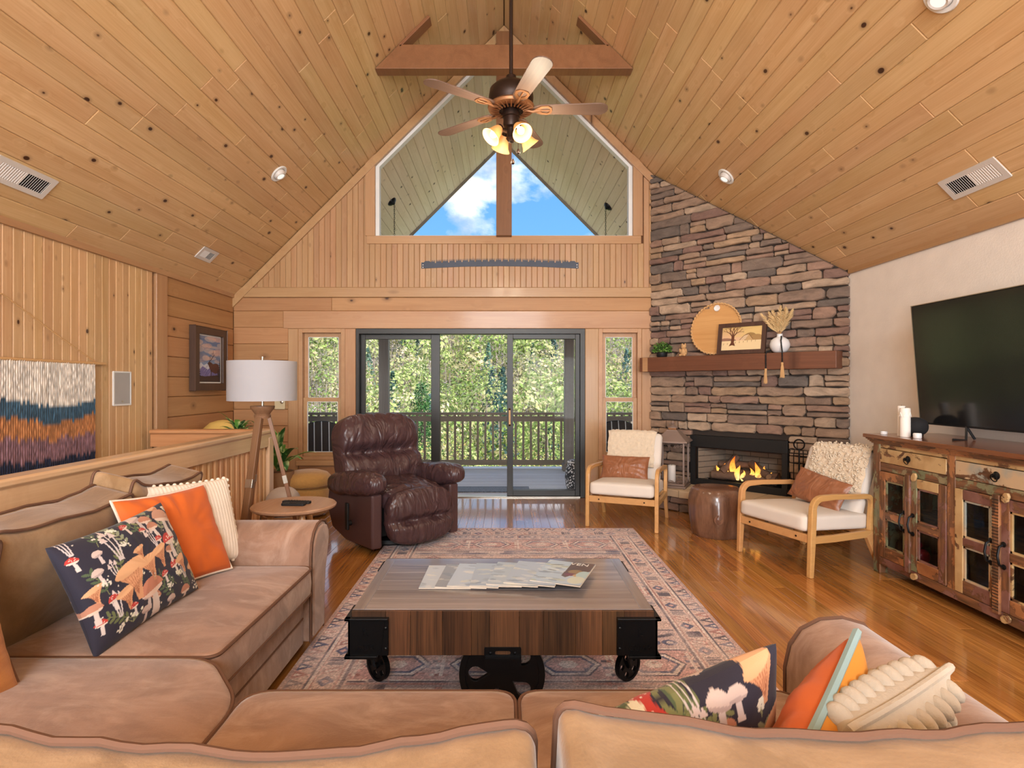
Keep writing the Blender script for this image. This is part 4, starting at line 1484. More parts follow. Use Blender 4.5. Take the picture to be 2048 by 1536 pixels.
# woven wall hanging
def hanging():
    y0, y1, zt = 4.74, 2.86, 1.575
    t = empty('wall_hanging', (-W_ + .03, 3.8, zt), label='dip-dyed yarn wall hanging in cream, teal, rust and navy', cat='wall hanging')
    MB().tube([(0, -1.0, 0), (0, 1.0, 0)], .012, 10).build('dowel', M['jute'], t, smooth=True)
    MB().tube([(0, .90, .005), (0.005, .45, .21), (.01, 0, .43), (.005, -.45, .21), (0, -.90, .005)], .005, 6).build('hanging_cord', M['jute'], t, smooth=True)
    rr = random.Random(5)
    n = 92
    zb = -.80
    ks = 30
    for i in range(n):
        yy = -.87 + 1.74 * i / (n - 1)
        s = yy                         # band heights wave along the piece
        wv = .05 * math.cos(yy * 3.4 + .6) + .10 * max(0, yy - .45) * 1.6
        jit = rr.uniform(-.012, .012)
        bands = [(-.31 + wv + jit, (226, 216, 204)), (-.43 + wv + rr.uniform(-.02, .02), (64, 92, 112)), (-.56 + wv * .6 + rr.uniform(-.02, .02), (186, 124, 78)), (-.72 + wv * .3 + rr.uniform(-.02, .02), (142, 106, 114)), (-9, (38, 44, 66))]
        pts, cols = [], []
        rad = rr.uniform(.0075, .0095)
        for k in range(ks + 1):
            z = zb * k / ks + (rr.uniform(-.02, .0) if k == ks else 0)
            pts.append((rr.uniform(0, .004), yy + rr.uniform(-.0015, .0015), z))
            for lim, cc in bands:
                if z > lim:
                    c0 = cc; break
            cols.append(c0)
        V, Fc = tube_geo(pts, rad, 6)
        jt = [rr.uniform(.8, 1.12) for _ in pts]
        col = np.array([lin(tuple(min(255, v * jt[j]) for v in cols[j])) for j in range(len(pts)) for _ in range(6)], np.float32)
        link('yarn_strand', mesh('yarn_strand', V, Fc, M['fiber'], True, col), t)
hanging()

# ------------------------------------------------------------------ stair railings
def stair_railing():
    t = empty('stair_railing', (ST_X, 2.6, 0), label='heavy pine stair railing with square balusters behind the sofa', cat='railing')
    L0, L1 = -1.9, 2.76
    prof = [(-.045, -.16), (.045, -.16), (.045, -.045), (.065, -.03), (.065, -.008), (.05, 0), (-.05, 0), (-.065, -.008), (-.065, -.03), (-.045, -.045)]
    m = MB().prism([(u, v) for u, v in prof], L0, L1, 'y')
    m.build('top_rail', M['rail_pine'], t, bevel=.004, M=Matrix.Translation((0, 0, .995)))
    MB().box(-.03, .03, L0, L1, .08, .14).build('bottom_rail', M['rail_pine'], t, bevel=.004)
    b0 = None
    y = L1 - .12
    k = 0
    while y > L0 + .05:
        Mx = frame((0, y, .485), (0, 1, 0), (0, 0, 1), (1, 0, 0))
        if b0 is None:
            b0 = MB().box(-.021, .021, -.345, .352, -.021, .021).build('baluster', M['baluster'], t, bevel=.003, M=Mx)
        else:
            b = b0.copy(); COL.objects.link(b); b.parent = t; b.matrix_local = Mx
        y -= .088
    MB().box(-.05, .05, -.49, .49, -.05, .05).build('newel_post', M['rail_pine'], t, bevel=.006, M=frame((0, L1 - .04, .49 - .06), (1, 0, 0), (0, 0, 1), (0, -1, 0)))
    t2 = empty('landing_railing', ((-W_ + ST_X) / 2, ST_Y + .03, 0), label='short pine railing across the far end of the stairwell', cat='railing')
    hl = (ST_X + W_) / 2
    m = MB().prism(prof, -hl + .035, hl - .07, 'y')
    m.build('top_rail', M['rail_pine2'], t2, bevel=.004, M=Matrix.Translation((0, 0, .985)) @ Matrix.Rotation(R(90), 4, 'Z'))
    MB().box(-.03, .03, -hl + .035, hl - .07, .08, .14).build('bottom_rail', M['rail_pine2'], t2, bevel=.004, M=Matrix.Rotation(R(90), 4, 'Z'))
    b0 = None
    for k in range(9):
        Mx = frame((-hl + .14 + k * .107, 0, .485), (1, 0, 0), (0, 0, 1), (0, -1, 0))
        if b0 is None:
            b0 = MB().box(-.021, .021, -.345, .342, -.021, .021).build('baluster', M['baluster'], t2, bevel=.003, M=Mx)
        else:
            b = b0.copy(); COL.objects.link(b); b.parent = t2; b.matrix_local = Mx
M['rail_pine2'] = wood('rail_pine_orange', (188, 132, 84), (210, 158, 108), knots=0.3, rough=0.35, vary=0.04, coat=0.4, kscale=(6, 3))
stair_railing()

# ------------------------------------------------------------------ floor lamp
def floor_lamp():
    t = empty('floor_lamp', (X_at(525, 4.25), 4.25, 0), label='wooden tripod floor lamp with a wide pale drum shade', cat='floor lamp')
    r, z0, z1 = .242, 1.285, 1.575
    sh = MB().lathe([(r, z0), (r, z1), (r - .006, z1), (r - .006, z0), (r, z0)], 48)
    sh.V, sh.Fc = sh.V, [f for f in sh.Fc if len(f) == 4]
    sh.build('drum_shade', M['shade'], t, smooth=True)
    sp_ = MB()
    for k in range(3):
        a = R(30 + 120 * k)
        sp_.tube([(0, 0, z1 - .03), ((r - .004) * math.cos(a), (r - .004) * math.sin(a), z1 - .012)], .003, 5)
    sp_.build('shade_spider', M['chrome'], t)
    MB().tube([(0, 0, 1.24), (0, 0, z1 + .035)], .009, 10).build('stem', M['chrome'], t, smooth=True)
    MB().lathe([(.055, 1.155), (.06, 1.175), (.052, 1.185), (.062, 1.2), (.085, 1.232), (.085, 1.245), (0, 1.246)], 28).build('top_collar', M['walnutleg'], t, smooth=True)
    for k, a in enumerate((-100, 20, 140)):
        ca, sa = math.cos(R(a)), math.sin(R(a))
        top, bot = Vector((.045 * ca, .045 * sa, 1.16)), Vector((.32 * ca, .32 * sa, 0.0))
        d = (bot - top)
        L = d.length
        yax = -d.normalized()
        tang = Vector((-sa, ca, 0))
        Mx = frame((top + bot) / 2, tang, yax, tang.cross(yax))
        MB().box(-.026, .026, -L / 2 + .012, L / 2, -.014, .014).build('leg', M['walnutleg'], t, bevel=.003, M=Mx)
        MB().box(-.028, .028, -.03, .03, -.016, .016).build('leg_bracket', M['chrome'], t, bevel=.002, M=Mx @ Matrix.Translation((0, .12, 0)))
floor_lamp()

# ------------------------------------------------------------------ side table, remotes, pouf, plants
def side_table():
    t = empty('side_table', (-1.43, 3.92, 0), label='small round wooden side table beside the sofa arm', cat='side table')
    MB().lathe([(.0, .56), (.26, .56), (.275, .57), (.278, .582), (.27, .59), (0, .59)], 48).build('table_top', M['sidetop'], t, smooth=True)
    for a in (-50, 70, 190):
        ca, sa = math.cos(R(a)), math.sin(R(a))
        MB().tube([(.13 * ca, .13 * sa, .565), (.30 * ca, .30 * sa, 0)], [.022, .013], 12).build('leg', M['honey'], t, smooth=True)
    def remote(x, y, rz, L, label):
        o = empty('remote_control', (x, y, .591), R(rz), label=label, cat='remote', group='remote controls')
        MB().prism(rrect(-.022, .022, -L / 2, L / 2, .012, 3), 0, .016, 'z').build('remote_body', M['black'], o, bevel=.003)
        b = MB()
        for i in range(8):
            for j in range(3):
                b.box(-.015 + j * .011, -.007 + j * .011, -L / 2 + .02 + i * (L - .04) / 8, -L / 2 + .028 + i * (L - .04) / 8, .016, .018)
        b.build('buttons', M['doorframe'], o)
    remote(-1.42, 3.94, 82, .20, 'black remote control lying farther back on the side table')
    remote(-1.415, 3.865, 86, .16, 'thin dark remote control lying nearest on the side table')
side_table()


def pouf():
    t = empty('pouf', (-2.12, 6.2, 0), label='round mustard boucle pouf between the floor lamp and the recliner', cat='pouf')
    def fz(p, d): return (p.x, p.y, p.z + nz(p, 30) * .003)
    V, Fc = lathe_geo([(0, .02), (.20, .02), (.228, .05), (.236, .15), (.236, .27), (.228, .312)], 40)
    link('base', mesh('base', V, Fc, M['boucle'], True), t)
    V, Fc = lathe_geo([(.226, .318), (.245, .33), (.25, .37), (.243, .42), (.21, .455), (.14, .478), (.06, .486), (0, .487)], 40)
    link('top_cushion', mesh('top_cushion', V, Fc, M['boucle'], True), t)
    MB().tube([(.24 * math.cos(a), .24 * math.sin(a), .314) for a in [2 * math.pi * k / 40 for k in range(40)]], .006, 6, closed=True).build('piping', M['boucle2'], t, smooth=True)
M['boucle2'] = plain('boucle_piping', (150, 104, 52), .9)
pouf()


def leaf_geo(L, w, bend, seg=7, fold=.25):
    """arching strap leaf along +x, with a fold"""
    V, C = [], []
    for i in range(seg + 1):
        s = i / seg
        x = L * (math.sin(s * bend) / bend if bend > .01 else s)
        z = L * ((math.cos(s * bend) - 1) / bend + s * .55) if bend > .01 else 0
        ww = w * math.sin(math.pi * min(1, .08 + s * .92)) ** .7 * (1 if s < 1 else 0) + .0005
        V += [(x, -ww, z + ww * fold), (x, 0, z), (x, ww, z + ww * fold)]
    Fc = []
    for i in range(seg):
        a = i * 3
        Fc += [(a, a + 3, a + 4, a + 1), (a + 1, a + 4, a + 5, a + 2)]
    return V, Fc


def leafy_plant(name, loc, label, n, L, w, pot, seed, tilt=(20, 70), zc=0.0):
    t = empty(name, loc, label=label, cat='plant')
    rr = random.Random(seed)
    for k in range(n):
        l = L * rr.uniform(.6, 1.1)
        V, Fc = leaf_geo(l, w * rr.uniform(.8, 1.1), rr.uniform(.8, 1.9), 8)
        g, e = lin(rr.choice([(58, 116, 46), (80, 136, 52), (46, 96, 44)])), lin((206, 214, 150))
        col = np.array([e if (i % 3) != 1 and rr.random() < .35 else g for i in range(len(V))], np.float32)
        Mx = Matrix.Translation((0, 0, zc)) @ Matrix.Rotation(rr.uniform(0, 2 * math.pi), 4, 'Z') @ Matrix.Rotation(R(-rr.uniform(*tilt)), 4, 'Y')
        link('leaf', mesh('leaf', V, Fc, M['leafgreen'], True, col), t, Mx)
    pot(t)
    return t


def clay_pot(t):
    MB().lathe([(0, 0), (.10, 0), (.12, .02), (.15, .42), (.155, .50), (.14, .50), (.135, .48), (0, .475)], 28).build('pot', M['basket'], t, smooth=True)
M['basket'] = plain('woven_basket', (150, 110, 74), .9, bump=.9, bscale=60, var=.2)
leafy_plant('potted_plant', (-2.36, 6.02, 0), 'leafy potted plant standing behind the floor lamp', 24, .60, .045, clay_pot, 4, (10, 75), .50)


def low_planter(t):
    MB().lathe([(0, 0), (.09, 0), (.12, .05), (.13, .16), (.12, .16), (.11, .14), (0, .14)], 24).build('pot', M['ceramic'], t, smooth=True)
leafy_plant('corner_plant', (-2.75, 5.95, .74), 'leafy plant peeking over the landing railing in the corner', 16, .36, .028, low_planter, 11, (5, 60), .14)
pd = empty('plant_stand', (-2.75, 5.95, 0), label='low wooden stand under the corner plant', cat='stand')
MB().box(-.18, .18, -.18, .18, .70, .738).build('stand_top', M['walnutleg'], pd, bevel=.004)
for sx in (-.15, .15):
    for sy in (-.15, .15):
        MB().box(sx - .018, sx + .018, sy - .018, sy + .018, 0, .70).build('leg', M['walnutleg'], pd)
cy = empty('round_ottoman', (-3.11, 6.36, 0), label='yellow cream domed seat in the corner behind the landing railing', cat='ottoman')
MB().lathe([(0, 0), (.19, 0), (.21, .03), (.22, .5), (.22, .8), (.2, .92), (.13, .985), (.05, 1.01), (0, 1.015)], 32).build('seat', M['yellowcream'] if 'yellowcream' in M else plain('yellow_cream', (232, 196, 110), .8), cy, smooth=True)
# bundle on a basket behind the lamp
bs = empty('storage_basket', (-1.98, 5.18, 0), label='brown basket on the floor behind the tripod lamp', cat='basket')
MB().lathe([(0, 0), (.15, 0), (.17, .02), (.185, .24), (.17, .24), (.155, .03), (0, .03)], 24).build('basket_body', M['basket'], bs, smooth=True)
MB().tube([(.17 * math.cos(a), -.17 + .0 * a, .15 + .05 * math.sin(a)) if False else (.05 * math.cos(a), -.195, .13 + .05 * math.sin(a)) for a in [2 * math.pi * k / 16 for k in range(16)]], .006, 6, closed=True).build('ring_handle', M['iron'], bs)
def lump(p, d): return (p.x * (1 + .12 * nz(p, 9)), p.y * (1 + .12 * nz(p, 9, 3)), p.z * (1 + .15 * nz(p, 12, 5)))
tb = puff('throw_blanket', (.15, .14, .15), Matrix.Translation((-1.98, 5.18, .33)), M['throw'] if 'throw' in M else plain('grey_throw', (188, 172, 160), .95, bump=.8, bscale=30), None, 2.3, 16, lump)
tag(tb, 'crumpled grey throw piled in the basket behind the lamp', 'blanket')

# ------------------------------------------------------------------ recliner
def recliner():
    t = empty('recliner', (-1.02, 5.28, 0), R(43), label='dark brown tufted leather recliner on the rug edge', cat='recliner')
    lm = M['leather']
    # side panels, bottom cut up towards the back
    for sx in (-1, 1):
        prof = [(-.40, .05), (-.40, .50), (.36, .50), (.40, .30), (.30, .12), (.05, .05)]
        MB().prism(prof, sx * .40 - .05, sx * .40 + .05, 'x').build('side_panel', M['vinyl'], t, bevel=.02, seg=3)
        def armf(p, d, s=sx):
            fr = (-(p.y) / .40)                 # 1 at the front end
            k = 1 + .10 * max(0, fr)
            z = p.z * k + .02 * fr - .05 * max(0, fr - .6) ** 2
            w = nz(p, 9, s * 4) * .010 + abs(nz((p.x, p.y * 3, p.z), 12, 2)) * .008
            return (p.x * k + d.x * w, p.y, z + d.z * w)
        puff('armrest', (.125, .42, .105), xyz(sx * .41, -.06, .555, rx=-3), lm, t, 2.6, 22, armf)
    # seat and front panel with tufting
    def seatf(p, d):
        cr = abs(nz((p.x * 2.2, p.y * .5, 0), 16, 1)) * 2.2
        return (p.x, p.y, p.z + (.012 * cr if p.z > 0 else 0) + nz(p, 6) * .008)
    puff('seat_cushion', (.33, .36, .12), xyz(0, -.12, .43, rx=4), lm, t, 3.0, 26, seatf)
    def frontf(p, d):
        z = p.z
        q = -.055 * math.exp(-((z + .03) / .035) ** 2) * (1 - .4 * (p.x / .33) ** 2)
        for bx in (-.13, .13):
            q -= .03 * math.exp(-(((p.x - bx) / .035) ** 2 + ((z + .03) / .035) ** 2))
        cr = abs(nz((p.x * 2.5, 0, z * .5), 13, 3)) * .028 + nz(p, 7, 1) * .008
        y = p.y - (q * -1 if False else 0)
        if d.y < .2: y = p.y - q - cr
        return (p.x, y, z)
    puff('footrest', (.335, .10, .235), xyz(0, -.43, .285, rx=-6), lm, t, 3.2, 30, frontf)
    # back: one cushion with a deep tuft line between head and lumbar pillows
    def backf(p, d):
        z = p.z
        q = .075 * math.exp(-((z - .02) / .045) ** 2) * (1 - .5 * (p.x / .4) ** 4)
        for bx in (-.16, .16):
            q += .03 * math.exp(-(((p.x - bx) / .05) ** 2 + ((z - .02) / .05) ** 2))
        head = .05 * math.exp(-((z - .20) / .14) ** 2)
        lum = .04 * math.exp(-((z + .16) / .12) ** 2)
        cr = abs(nz((p.x * 1.6, 0, z * .8), 11, 5)) * .030 + nz(p, 6, 2) * .014
        y = p.y
        if d.y < .15: y = p.y + q - head - lum - cr
        wx = 1 - .05 * max(0, (z - .15) / .3) ** 2 + .02 * nz(p, 5)
        return (p.x * wx, y, z + .012 * nz((p.x * 3, 0, 0), 6))
    puff('backrest', (.42, .13, .385), xyz(0, .27, .74, rx=-15), lm, t, 4.6, 36, backf)
    MB().box(-.36, .36, -.3, .34, .12, .40).build('chassis', M['black'], t)
    MB().lathe([(.30, 0), (.31, .02), (.30, .05), (.12, .06), (.1, .14), (0, .14)], 28, Matrix.Translation((0, .0, .001))).build('swivel_base', M['black'], t, smooth=True)
    lv = MB().tube([(-.455, -.06, .22), (-.50, -.06, .22)], .022, 10).build('lever_pivot', M['black'], t, smooth=True)
    MB().box(-.512, -.488, -.10, -.055, .17, .40).build('lever', M['black'], t, bevel=.008)
recliner()

# ------------------------------------------------------------------ armchairs
def path_sweep(mb, pts, x0, x1, th):
    """rectangular bar following a path in the YZ plane"""
    P = [Vector(p) for p in pts]
    n = len(P)
    L, Rr = [], []
    for i in range(n):
        t_ = (P[min(i + 1, n - 1)] - P[max(i - 1, 0)]).normalized()
        nn = Vector((-t_.y, t_.x))
        h = th[i] if isinstance(th, (list, tuple)) else th
        L.append(P[i] + nn * h / 2); Rr.append(P[i] - nn * h / 2)
    V, Fc = [], []
    for i in range(n):
        V += [(x0, L[i].x, L[i].y), (x1, L[i].x, L[i].y), (x1, Rr[i].x, Rr[i].y), (x0, Rr[i].x, Rr[i].y)]
    for i in range(n - 1):
        a, b = i * 4, i * 4 + 4
        for k in range(4):
            Fc.append((a + k, a + (k + 1) % 4, b + (k + 1) % 4, b + k))
    Fc += [(3, 2, 1, 0), (n * 4 - 4, n * 4 - 3, n * 4 - 2, n * 4 - 1)]
    mb.raw(V, Fc)


def pillow_geo(w, h, th, n=24, pinch=.07, seed=1.0, wrinkle=.006, ny=None, corner=.0):
    ny = ny or n
    u = np.linspace(-1, 1, n + 1); v = np.linspace(-1, 1, ny + 1)
    U, Vv = np.meshgrid(u, v)
    T = ((1 - U ** 2) * (1 - Vv ** 2)).clip(0) ** .42
    X = w / 2 * U * (1 - pinch * (1 - Vv ** 2) * np.abs(U)) * (1 - corner * np.abs(U * Vv) ** 3)
    Y = h / 2 * Vv * (1 - pinch * (1 - U ** 2) * np.abs(Vv)) * (1 - corner * np.abs(U * Vv) ** 3)
    wr = np.zeros_like(U)
    if wrinkle:
        for j in range(ny + 1):
            for i in range(n + 1):
                a = math.atan2(Vv[j, i], U[j, i])
                e = max(abs(U[j, i]), abs(Vv[j, i]))
                wr[j, i] = wrinkle * (noise.noise(Vector((math.cos(a) * 5 + seed, math.sin(a) * 5, e * 1.2))) * e * 1.5 + noise.noise(Vector((U[j, i] * 2.5, Vv[j, i] * 2.5, seed))))
    Zf = th / 2 * T + wr * T ** .8
    Zb = -th / 2 * T + wr * .5 * T ** .8
    Vf = np.stack([X.ravel(), Y.ravel(), Zf.ravel()], 1)
    Vb = np.stack([X.ravel(), Y.ravel(), Zb.ravel()], 1)
    return Vf, Vb, n + 1, ny + 1


def border_path(Vf, nx, ny, step=1):
    idx = [i for i in range(nx)] + [j * nx + nx - 1 for j in range(1, ny)] + [(ny - 1) * nx + i for i in range(nx - 2, -1, -1)] + [j * nx for j in range(ny - 2, 0, -1)]
    return [tuple(Vf[k]) for k in idx[::step]]


def pillow(name, w, h, th, Mx, mat, label, back=None, pipe=None, n=24, seed=1.0, canvas=None, wrinkle=.006, pinch=.07, group=None, pr=.006):
    if canvas is not None:
        Vf, Vb, nx, ny = pillow_geo(w, h, th, canvas.nx - 1, pinch, seed, wrinkle, canvas.ny - 1)
        # sample the back a little coarser in memory terms: same grid, same print
        V = np.concatenate([Vf, Vb]); Q = np.concatenate([grid_quads(nx, ny), grid_quads(nx, ny, nx * ny, True)])
        col = canvas.rgb().reshape(-1, 3)
        o = link(name, np_mesh(name, V, Q, mat, np.concatenate([col, col])), None, Mx)
        tag(o, label, 'pillow', group)
        return o
    Vf, Vb, nx, ny = pillow_geo(w, h, th, n, pinch, seed, wrinkle)
    t = empty(name, label=label, cat='pillow', group=group)
    t.matrix_world = Mx
    link('front_cover', np_mesh('front_cover', Vf, grid_quads(nx, ny), mat), t)
    link('back_cover', np_mesh('back_cover', Vb, grid_quads(nx, ny, 0, True), back or mat), t)
    if pipe:
        MB().tube(border_path(Vf, nx, ny), pr, 6, closed=True).build('piping', pipe, t, smooth=True)
    return t


def look(center, right, up):
    r_ = Vector(right).normalized(); u_ = Vector(up)
    u_ = (u_ - r_ * u_.dot(r_)).normalized()
    return frame(center, r_, u_, r_.cross(u_))


def armchair(loc, rz, label, group):
    t = empty('armchair', loc, R(rz), label=label, cat='armchair', group=group)
    hm = M['honey']
    for sx in (-1, 1):
        xa, xb = sx * .335 - .018, sx * .335 + .018
        m = MB()
        # front leg curving into the arm, arm running back and turning down to the side rail
        pts = [(-.34, 0), (-.325, .30), (-.315, .50)] + [(-.315 + .085 - .085 * math.cos(R(a)), .515 + .085 * math.sin(R(a))) for a in (0, 18, 36, 54, 72, 90)] + [(-.10, .602), (.15, .588)] + \
              [(.22 + .06 * math.sin(R(a)) - .0, .525 + .06 * math.cos(R(a))) for a in (0, 30, 60, 90)] + [(.27, .42), (.265, .31)]
        th = [.036, .05, .05] + [.047] * 6 + [.042, .04] + [.04] * 4 + [.042, .045]
        path_sweep(m, pts, xa, xb, th)
        m.build('arm_frame', hm, t, bevel=.006)
        r = MB()
        path_sweep(r, [(-.325, .285), (-.1, .28), (.29, .285)], xa + .002, xb - .002, .055)
        r.build('side_rail', hm, t, bevel=.005)
        l = MB()
        path_sweep(l, [(.245, .29), (.30, .15), (.37, 0)], xa + .001, xb - .001, [.085, .055, .034])
        l.build('leg', hm, t, bevel=.005)
    MB().box(-.318, .318, -.345, -.315, .26, .325).build('front_rail', hm, t, bevel=.004)
    MB().box(-.318, .318, .25, .275, .26, .32).build('rear_rail', hm, t, bevel=.004)
    for sx in (-.22, .22):
        MB().tube([(sx, -.348, .292), (sx, -.343, .292)], .008, 8).build('screw', M['bronze'], t)
    softbox('seat_cushion', (.312, .335, .065), .035, xyz(0, -.035, .388, rx=-3), M['linen'], t, n=14, crown=.02)
    o = softbox('backrest', (.285, .05, .30), .045, xyz(0, .315, .64, rx=-20), M['linen'], t, n=12)
    return t


def fleece(parent_M, label, w=.50, h=.50, seed=1, curls=True, skew=0.0):
    """sheepskin laid over the front and top of a chair back (local frame of the back: x right, y up, z out)"""
    rr = random.Random(seed)
    V, C = [], []
    nx, ny = 34, 40
    P = np.zeros((ny + 1, nx + 1, 3))
    for j in range(ny + 1):
        s = j / ny * (h + .16)
        for i in range(nx + 1):
            u = -w / 2 + w * i / nx
            edge = .022 * nz((u * 3, s * 3, 0), 5, seed) + skew * (s / h) * 0
            if s < h: y, z = -h + s + .30, .054
            elif s < h + .10: y, z = .30 + .012 * math.sin((s - h) / .1 * math.pi), .054 - (s - h) * 1.08
            else: y, z = .30 - (s - h - .1), -.056
            fl = .016 + .012 * nz((u, s, 0), 34, seed) + .01 * nz((u, s, 0), 70, seed)
            e = min(i, nx - i, j, ny - j)
            fl *= min(1, .3 + e / 3)
            if s < h: z += fl
            elif s < h + .10: y += fl
            else: z -= fl
            x = u
            if i in (0, nx): x += edge
            if j == 0: y += .03 * nz((u * 4, 0, 0), 3, seed) + .06 * abs(u / w * 2) ** 2
            P[j, i] = (x, y, z)
    V = P.reshape(-1, 3)
    o = link('sheepskin_throw', np_mesh('sheepskin_throw', V, grid_quads(nx + 1, ny + 1), M['fleece']), None, parent_M)
    tag(o, label, 'throw', 'sheepskin throws')
    # curls
    m = MB()
    for k in range(520 if curls else 0):
        i, j = rr.randint(1, nx - 1), rr.randint(1, ny - 1)
        p = Vector(P[j, i])
        a = rr.uniform(0, 6.28)
        L = rr.uniform(.016, .03)
        d = Vector((math.cos(a), math.sin(a), 0)) * L
        zs = Vector((0, 0, .010)) if j / ny * (h + .16) < h + .05 else Vector((0, 0, -.010))
        m.tube([p, p + d * .5 + zs, p + d, p + d * .9 - Vector((d.y, -d.x, 0)) * .4 + zs * .3], .006 if curls else .004, 4)
    if curls: m.build('wool_curls', M['fleece'], o, smooth=True)['kind'] = 'stuff'
    return o


def place_chair(loc, rz, label, plabel, flabel, seed, curls, fw, pil, sx=1.0):
    t = armchair(loc, rz, label, 'beech armchairs')
    t.scale = (sx, 1, .95)
    B = Matrix.Translation(loc) @ Matrix.Rotation(R(rz), 4, 'Z') @ Matrix.Diagonal((1, 1, .95, 1))
    back = B @ xyz(0, .315, .64, rx=-20) @ frame((pil[3], 0, 0), (1, 0, 0), (0, 0, 1), (0, -1, 0))
    fleece(back, flabel, fw, .42, seed, curls)
    Pm = B @ xyz(pil[0], pil[1], pil[2], rx=-26, ry=pil[4]) @ frame((0, 0, 0), (1, 0, 0), (0, 0, 1), (0, -1, 0))
    pillow('lumbar_pillow', .50, .27, .12, Pm, M['tanleather'], plabel, n=30, seed=seed, wrinkle=.012, pinch=.05, group='leather lumbar pillows')
place_chair((1.27, 5.88, 0), -23.4, 'cream armchair with beech frame in front of the narrow right window', 'brown leather lumbar pillow on the armchair by the narrow window', 'short cream fleece over the armchair by the narrow window', 3, False, .50, (-.06, .12, .565, -.03, 0))
place_chair((2.42, 4.62, 0), -69.9, 'cream armchair with beech frame beside the painted sideboard', 'brown leather lumbar pillow on the armchair beside the sideboard', 'curly cream sheepskin over the armchair beside the sideboard', 8, True, .53, (.02, .12, .585, .03, 9), 1.05)

# ------------------------------------------------------------------ stump stool
def stump():
    t = empty('stump_stool', (1.99, 5.40, 0), label='polished tree stump stool in front of the fireplace', cat='stool')
    prof = [(.205, 0), (.215, .01), (.23, .08), (.245, .2), (.25, .3), (.24, .38), (.222, .425), (.205, .44)]
    seg = 56
    V, Fc = [], []
    for r, z in prof:
        for k in range(seg):
            a = 2 * math.pi * k / seg
            rr_ = r * (1 + .06 * noise.noise(Vector((math.cos(a) * 2.2, math.sin(a) * 2.2, z * 1.5))) + .022 * noise.noise(Vector((math.cos(a) * 9, math.sin(a) * 9, z * 2))))
            kn = math.exp(-(((a - 4.45) / .16) ** 2 + ((z - .19) / .06) ** 2))
            rr_ += .02 * kn
            V.append((rr_ * math.cos(a), z and rr_ * math.sin(a) or rr_ * math.sin(a), z))
    V = [(x, y, z) for x, y, z in V]
    for i in range(len(prof) - 1):
        for k in range(seg):
            Fc.append((i * seg + k, i * seg + (k + 1) % seg, (i + 1) * seg + (k + 1) % seg, (i + 1) * seg + k))
    # grain runs upright: build with local y up
    Mx = frame((0, 0, 0), (1, 0, 0), (0, 0, 1), (0, -1, 0))
    Mi = Mx.inverted()
    V2 = [tuple(Mi @ Vector(v)) for v in V]
    link('trunk', mesh('trunk', V2, Fc, M['stump'], True), t, Mx)
    n = (len(prof) - 1) * seg
    top = [(x, y, z) for x, y, z in V[n:]] + [(x * .9, y * .9, .444) for x, y, z in V[n:]] + [(0, 0, .44)]
    Ft = [(k, (k + 1) % seg, seg + (k + 1) % seg, seg + k) for k in range(seg)] + [(seg + k, seg + (k + 1) % seg, 2 * seg) for k in range(seg)]
    link('cut_face', mesh('cut_face', top, Ft, M['rings'], True), t)
    MB().lathe([(.0, .0), (.012, -.002), (.03, .004), (.036, .0), (.042, .004)], 20, frame(((.262) * math.cos(4.45), .262 * math.sin(4.45), .19), (1, 0, 0), (0, 0, 1), (0, -1, 0))).build('knot', M['rings'], t, smooth=True)
m, nt = new_mat('stump_rings')
tc = nt.add('ShaderNodeTexCoord')
wv = nt.add('ShaderNodeTexWave', {'Vector': tc.outputs['Object'], 'Scale': 14.0, 'Distortion': 3.5, 'Detail': 3.0, 'Detail Scale': 1.5}, wave_type='RINGS', rings_direction='Z')
finish(nt, nt.mix(wv.outputs[0], lin((98, 62, 44)), lin((140, 96, 70))), .3, coat=.4)
M['rings'] = m
stump()

# ------------------------------------------------------------------ hearth, fireplace, mantel and what stands on it
UZ = Vector((0, 0, 1))
def cframe(u, off, z):
    """on the chimney: x along the wall, y up, z into the room"""
    return frame(cpt(u, off, z), UD, (0, 0, 1), UN)


def hframe(u, off, z):
    """standing on the chimney's ledges: x along the wall, y back into the wall, z up"""
    return frame(cpt(u, off, z), UD, -UN, UZ)


h = empty('hearth', cpt(1.1, .25, 0), label='raised flagstone hearth on stone blocks before the fireplace', cat='hearth')
HT = Matrix.Translation(-cpt(1.1, .25, 0))
HOFF = .50
MBh = MB()
P = [(.02, 0), (UL - .06, 0), (UL - .36, HOFF - .05), (.36, HOFF - .05)]
V = [cpt(u, o_, 0.0) for u, o_ in P] + [cpt(u, o_, .165) for u, o_ in P]
MBh.raw(V, [(3, 2, 1, 0), (4, 5, 6, 7), (0, 1, 5, 4), (1, 2, 6, 5), (2, 3, 7, 6), (3, 0, 4, 7)]).build('core', M['mortar'], h, M=HT)
def stone_row(Mx, Lr):
    z = 0
    for hh in (.085, .078):
        u = 0.0
        while u < Lr - .01:
            w = rnd.uniform(.16, .3)
            if Lr - u - w < .1: w = Lr - u
            add_stone(u, u + w, z, z + hh, h, HT @ Mx, None, d=.05)
            u += w
        z += hh
stone_row(cframe(.36, HOFF - .05, 0), UL - .72)
a_, b_ = cpt(.02, 0, 0), cpt(.36, HOFF - .05, 0)
stone_row(frame(a_, b_ - a_, (0, 0, 1), (b_ - a_).normalized().cross(UZ)), (b_ - a_).length)
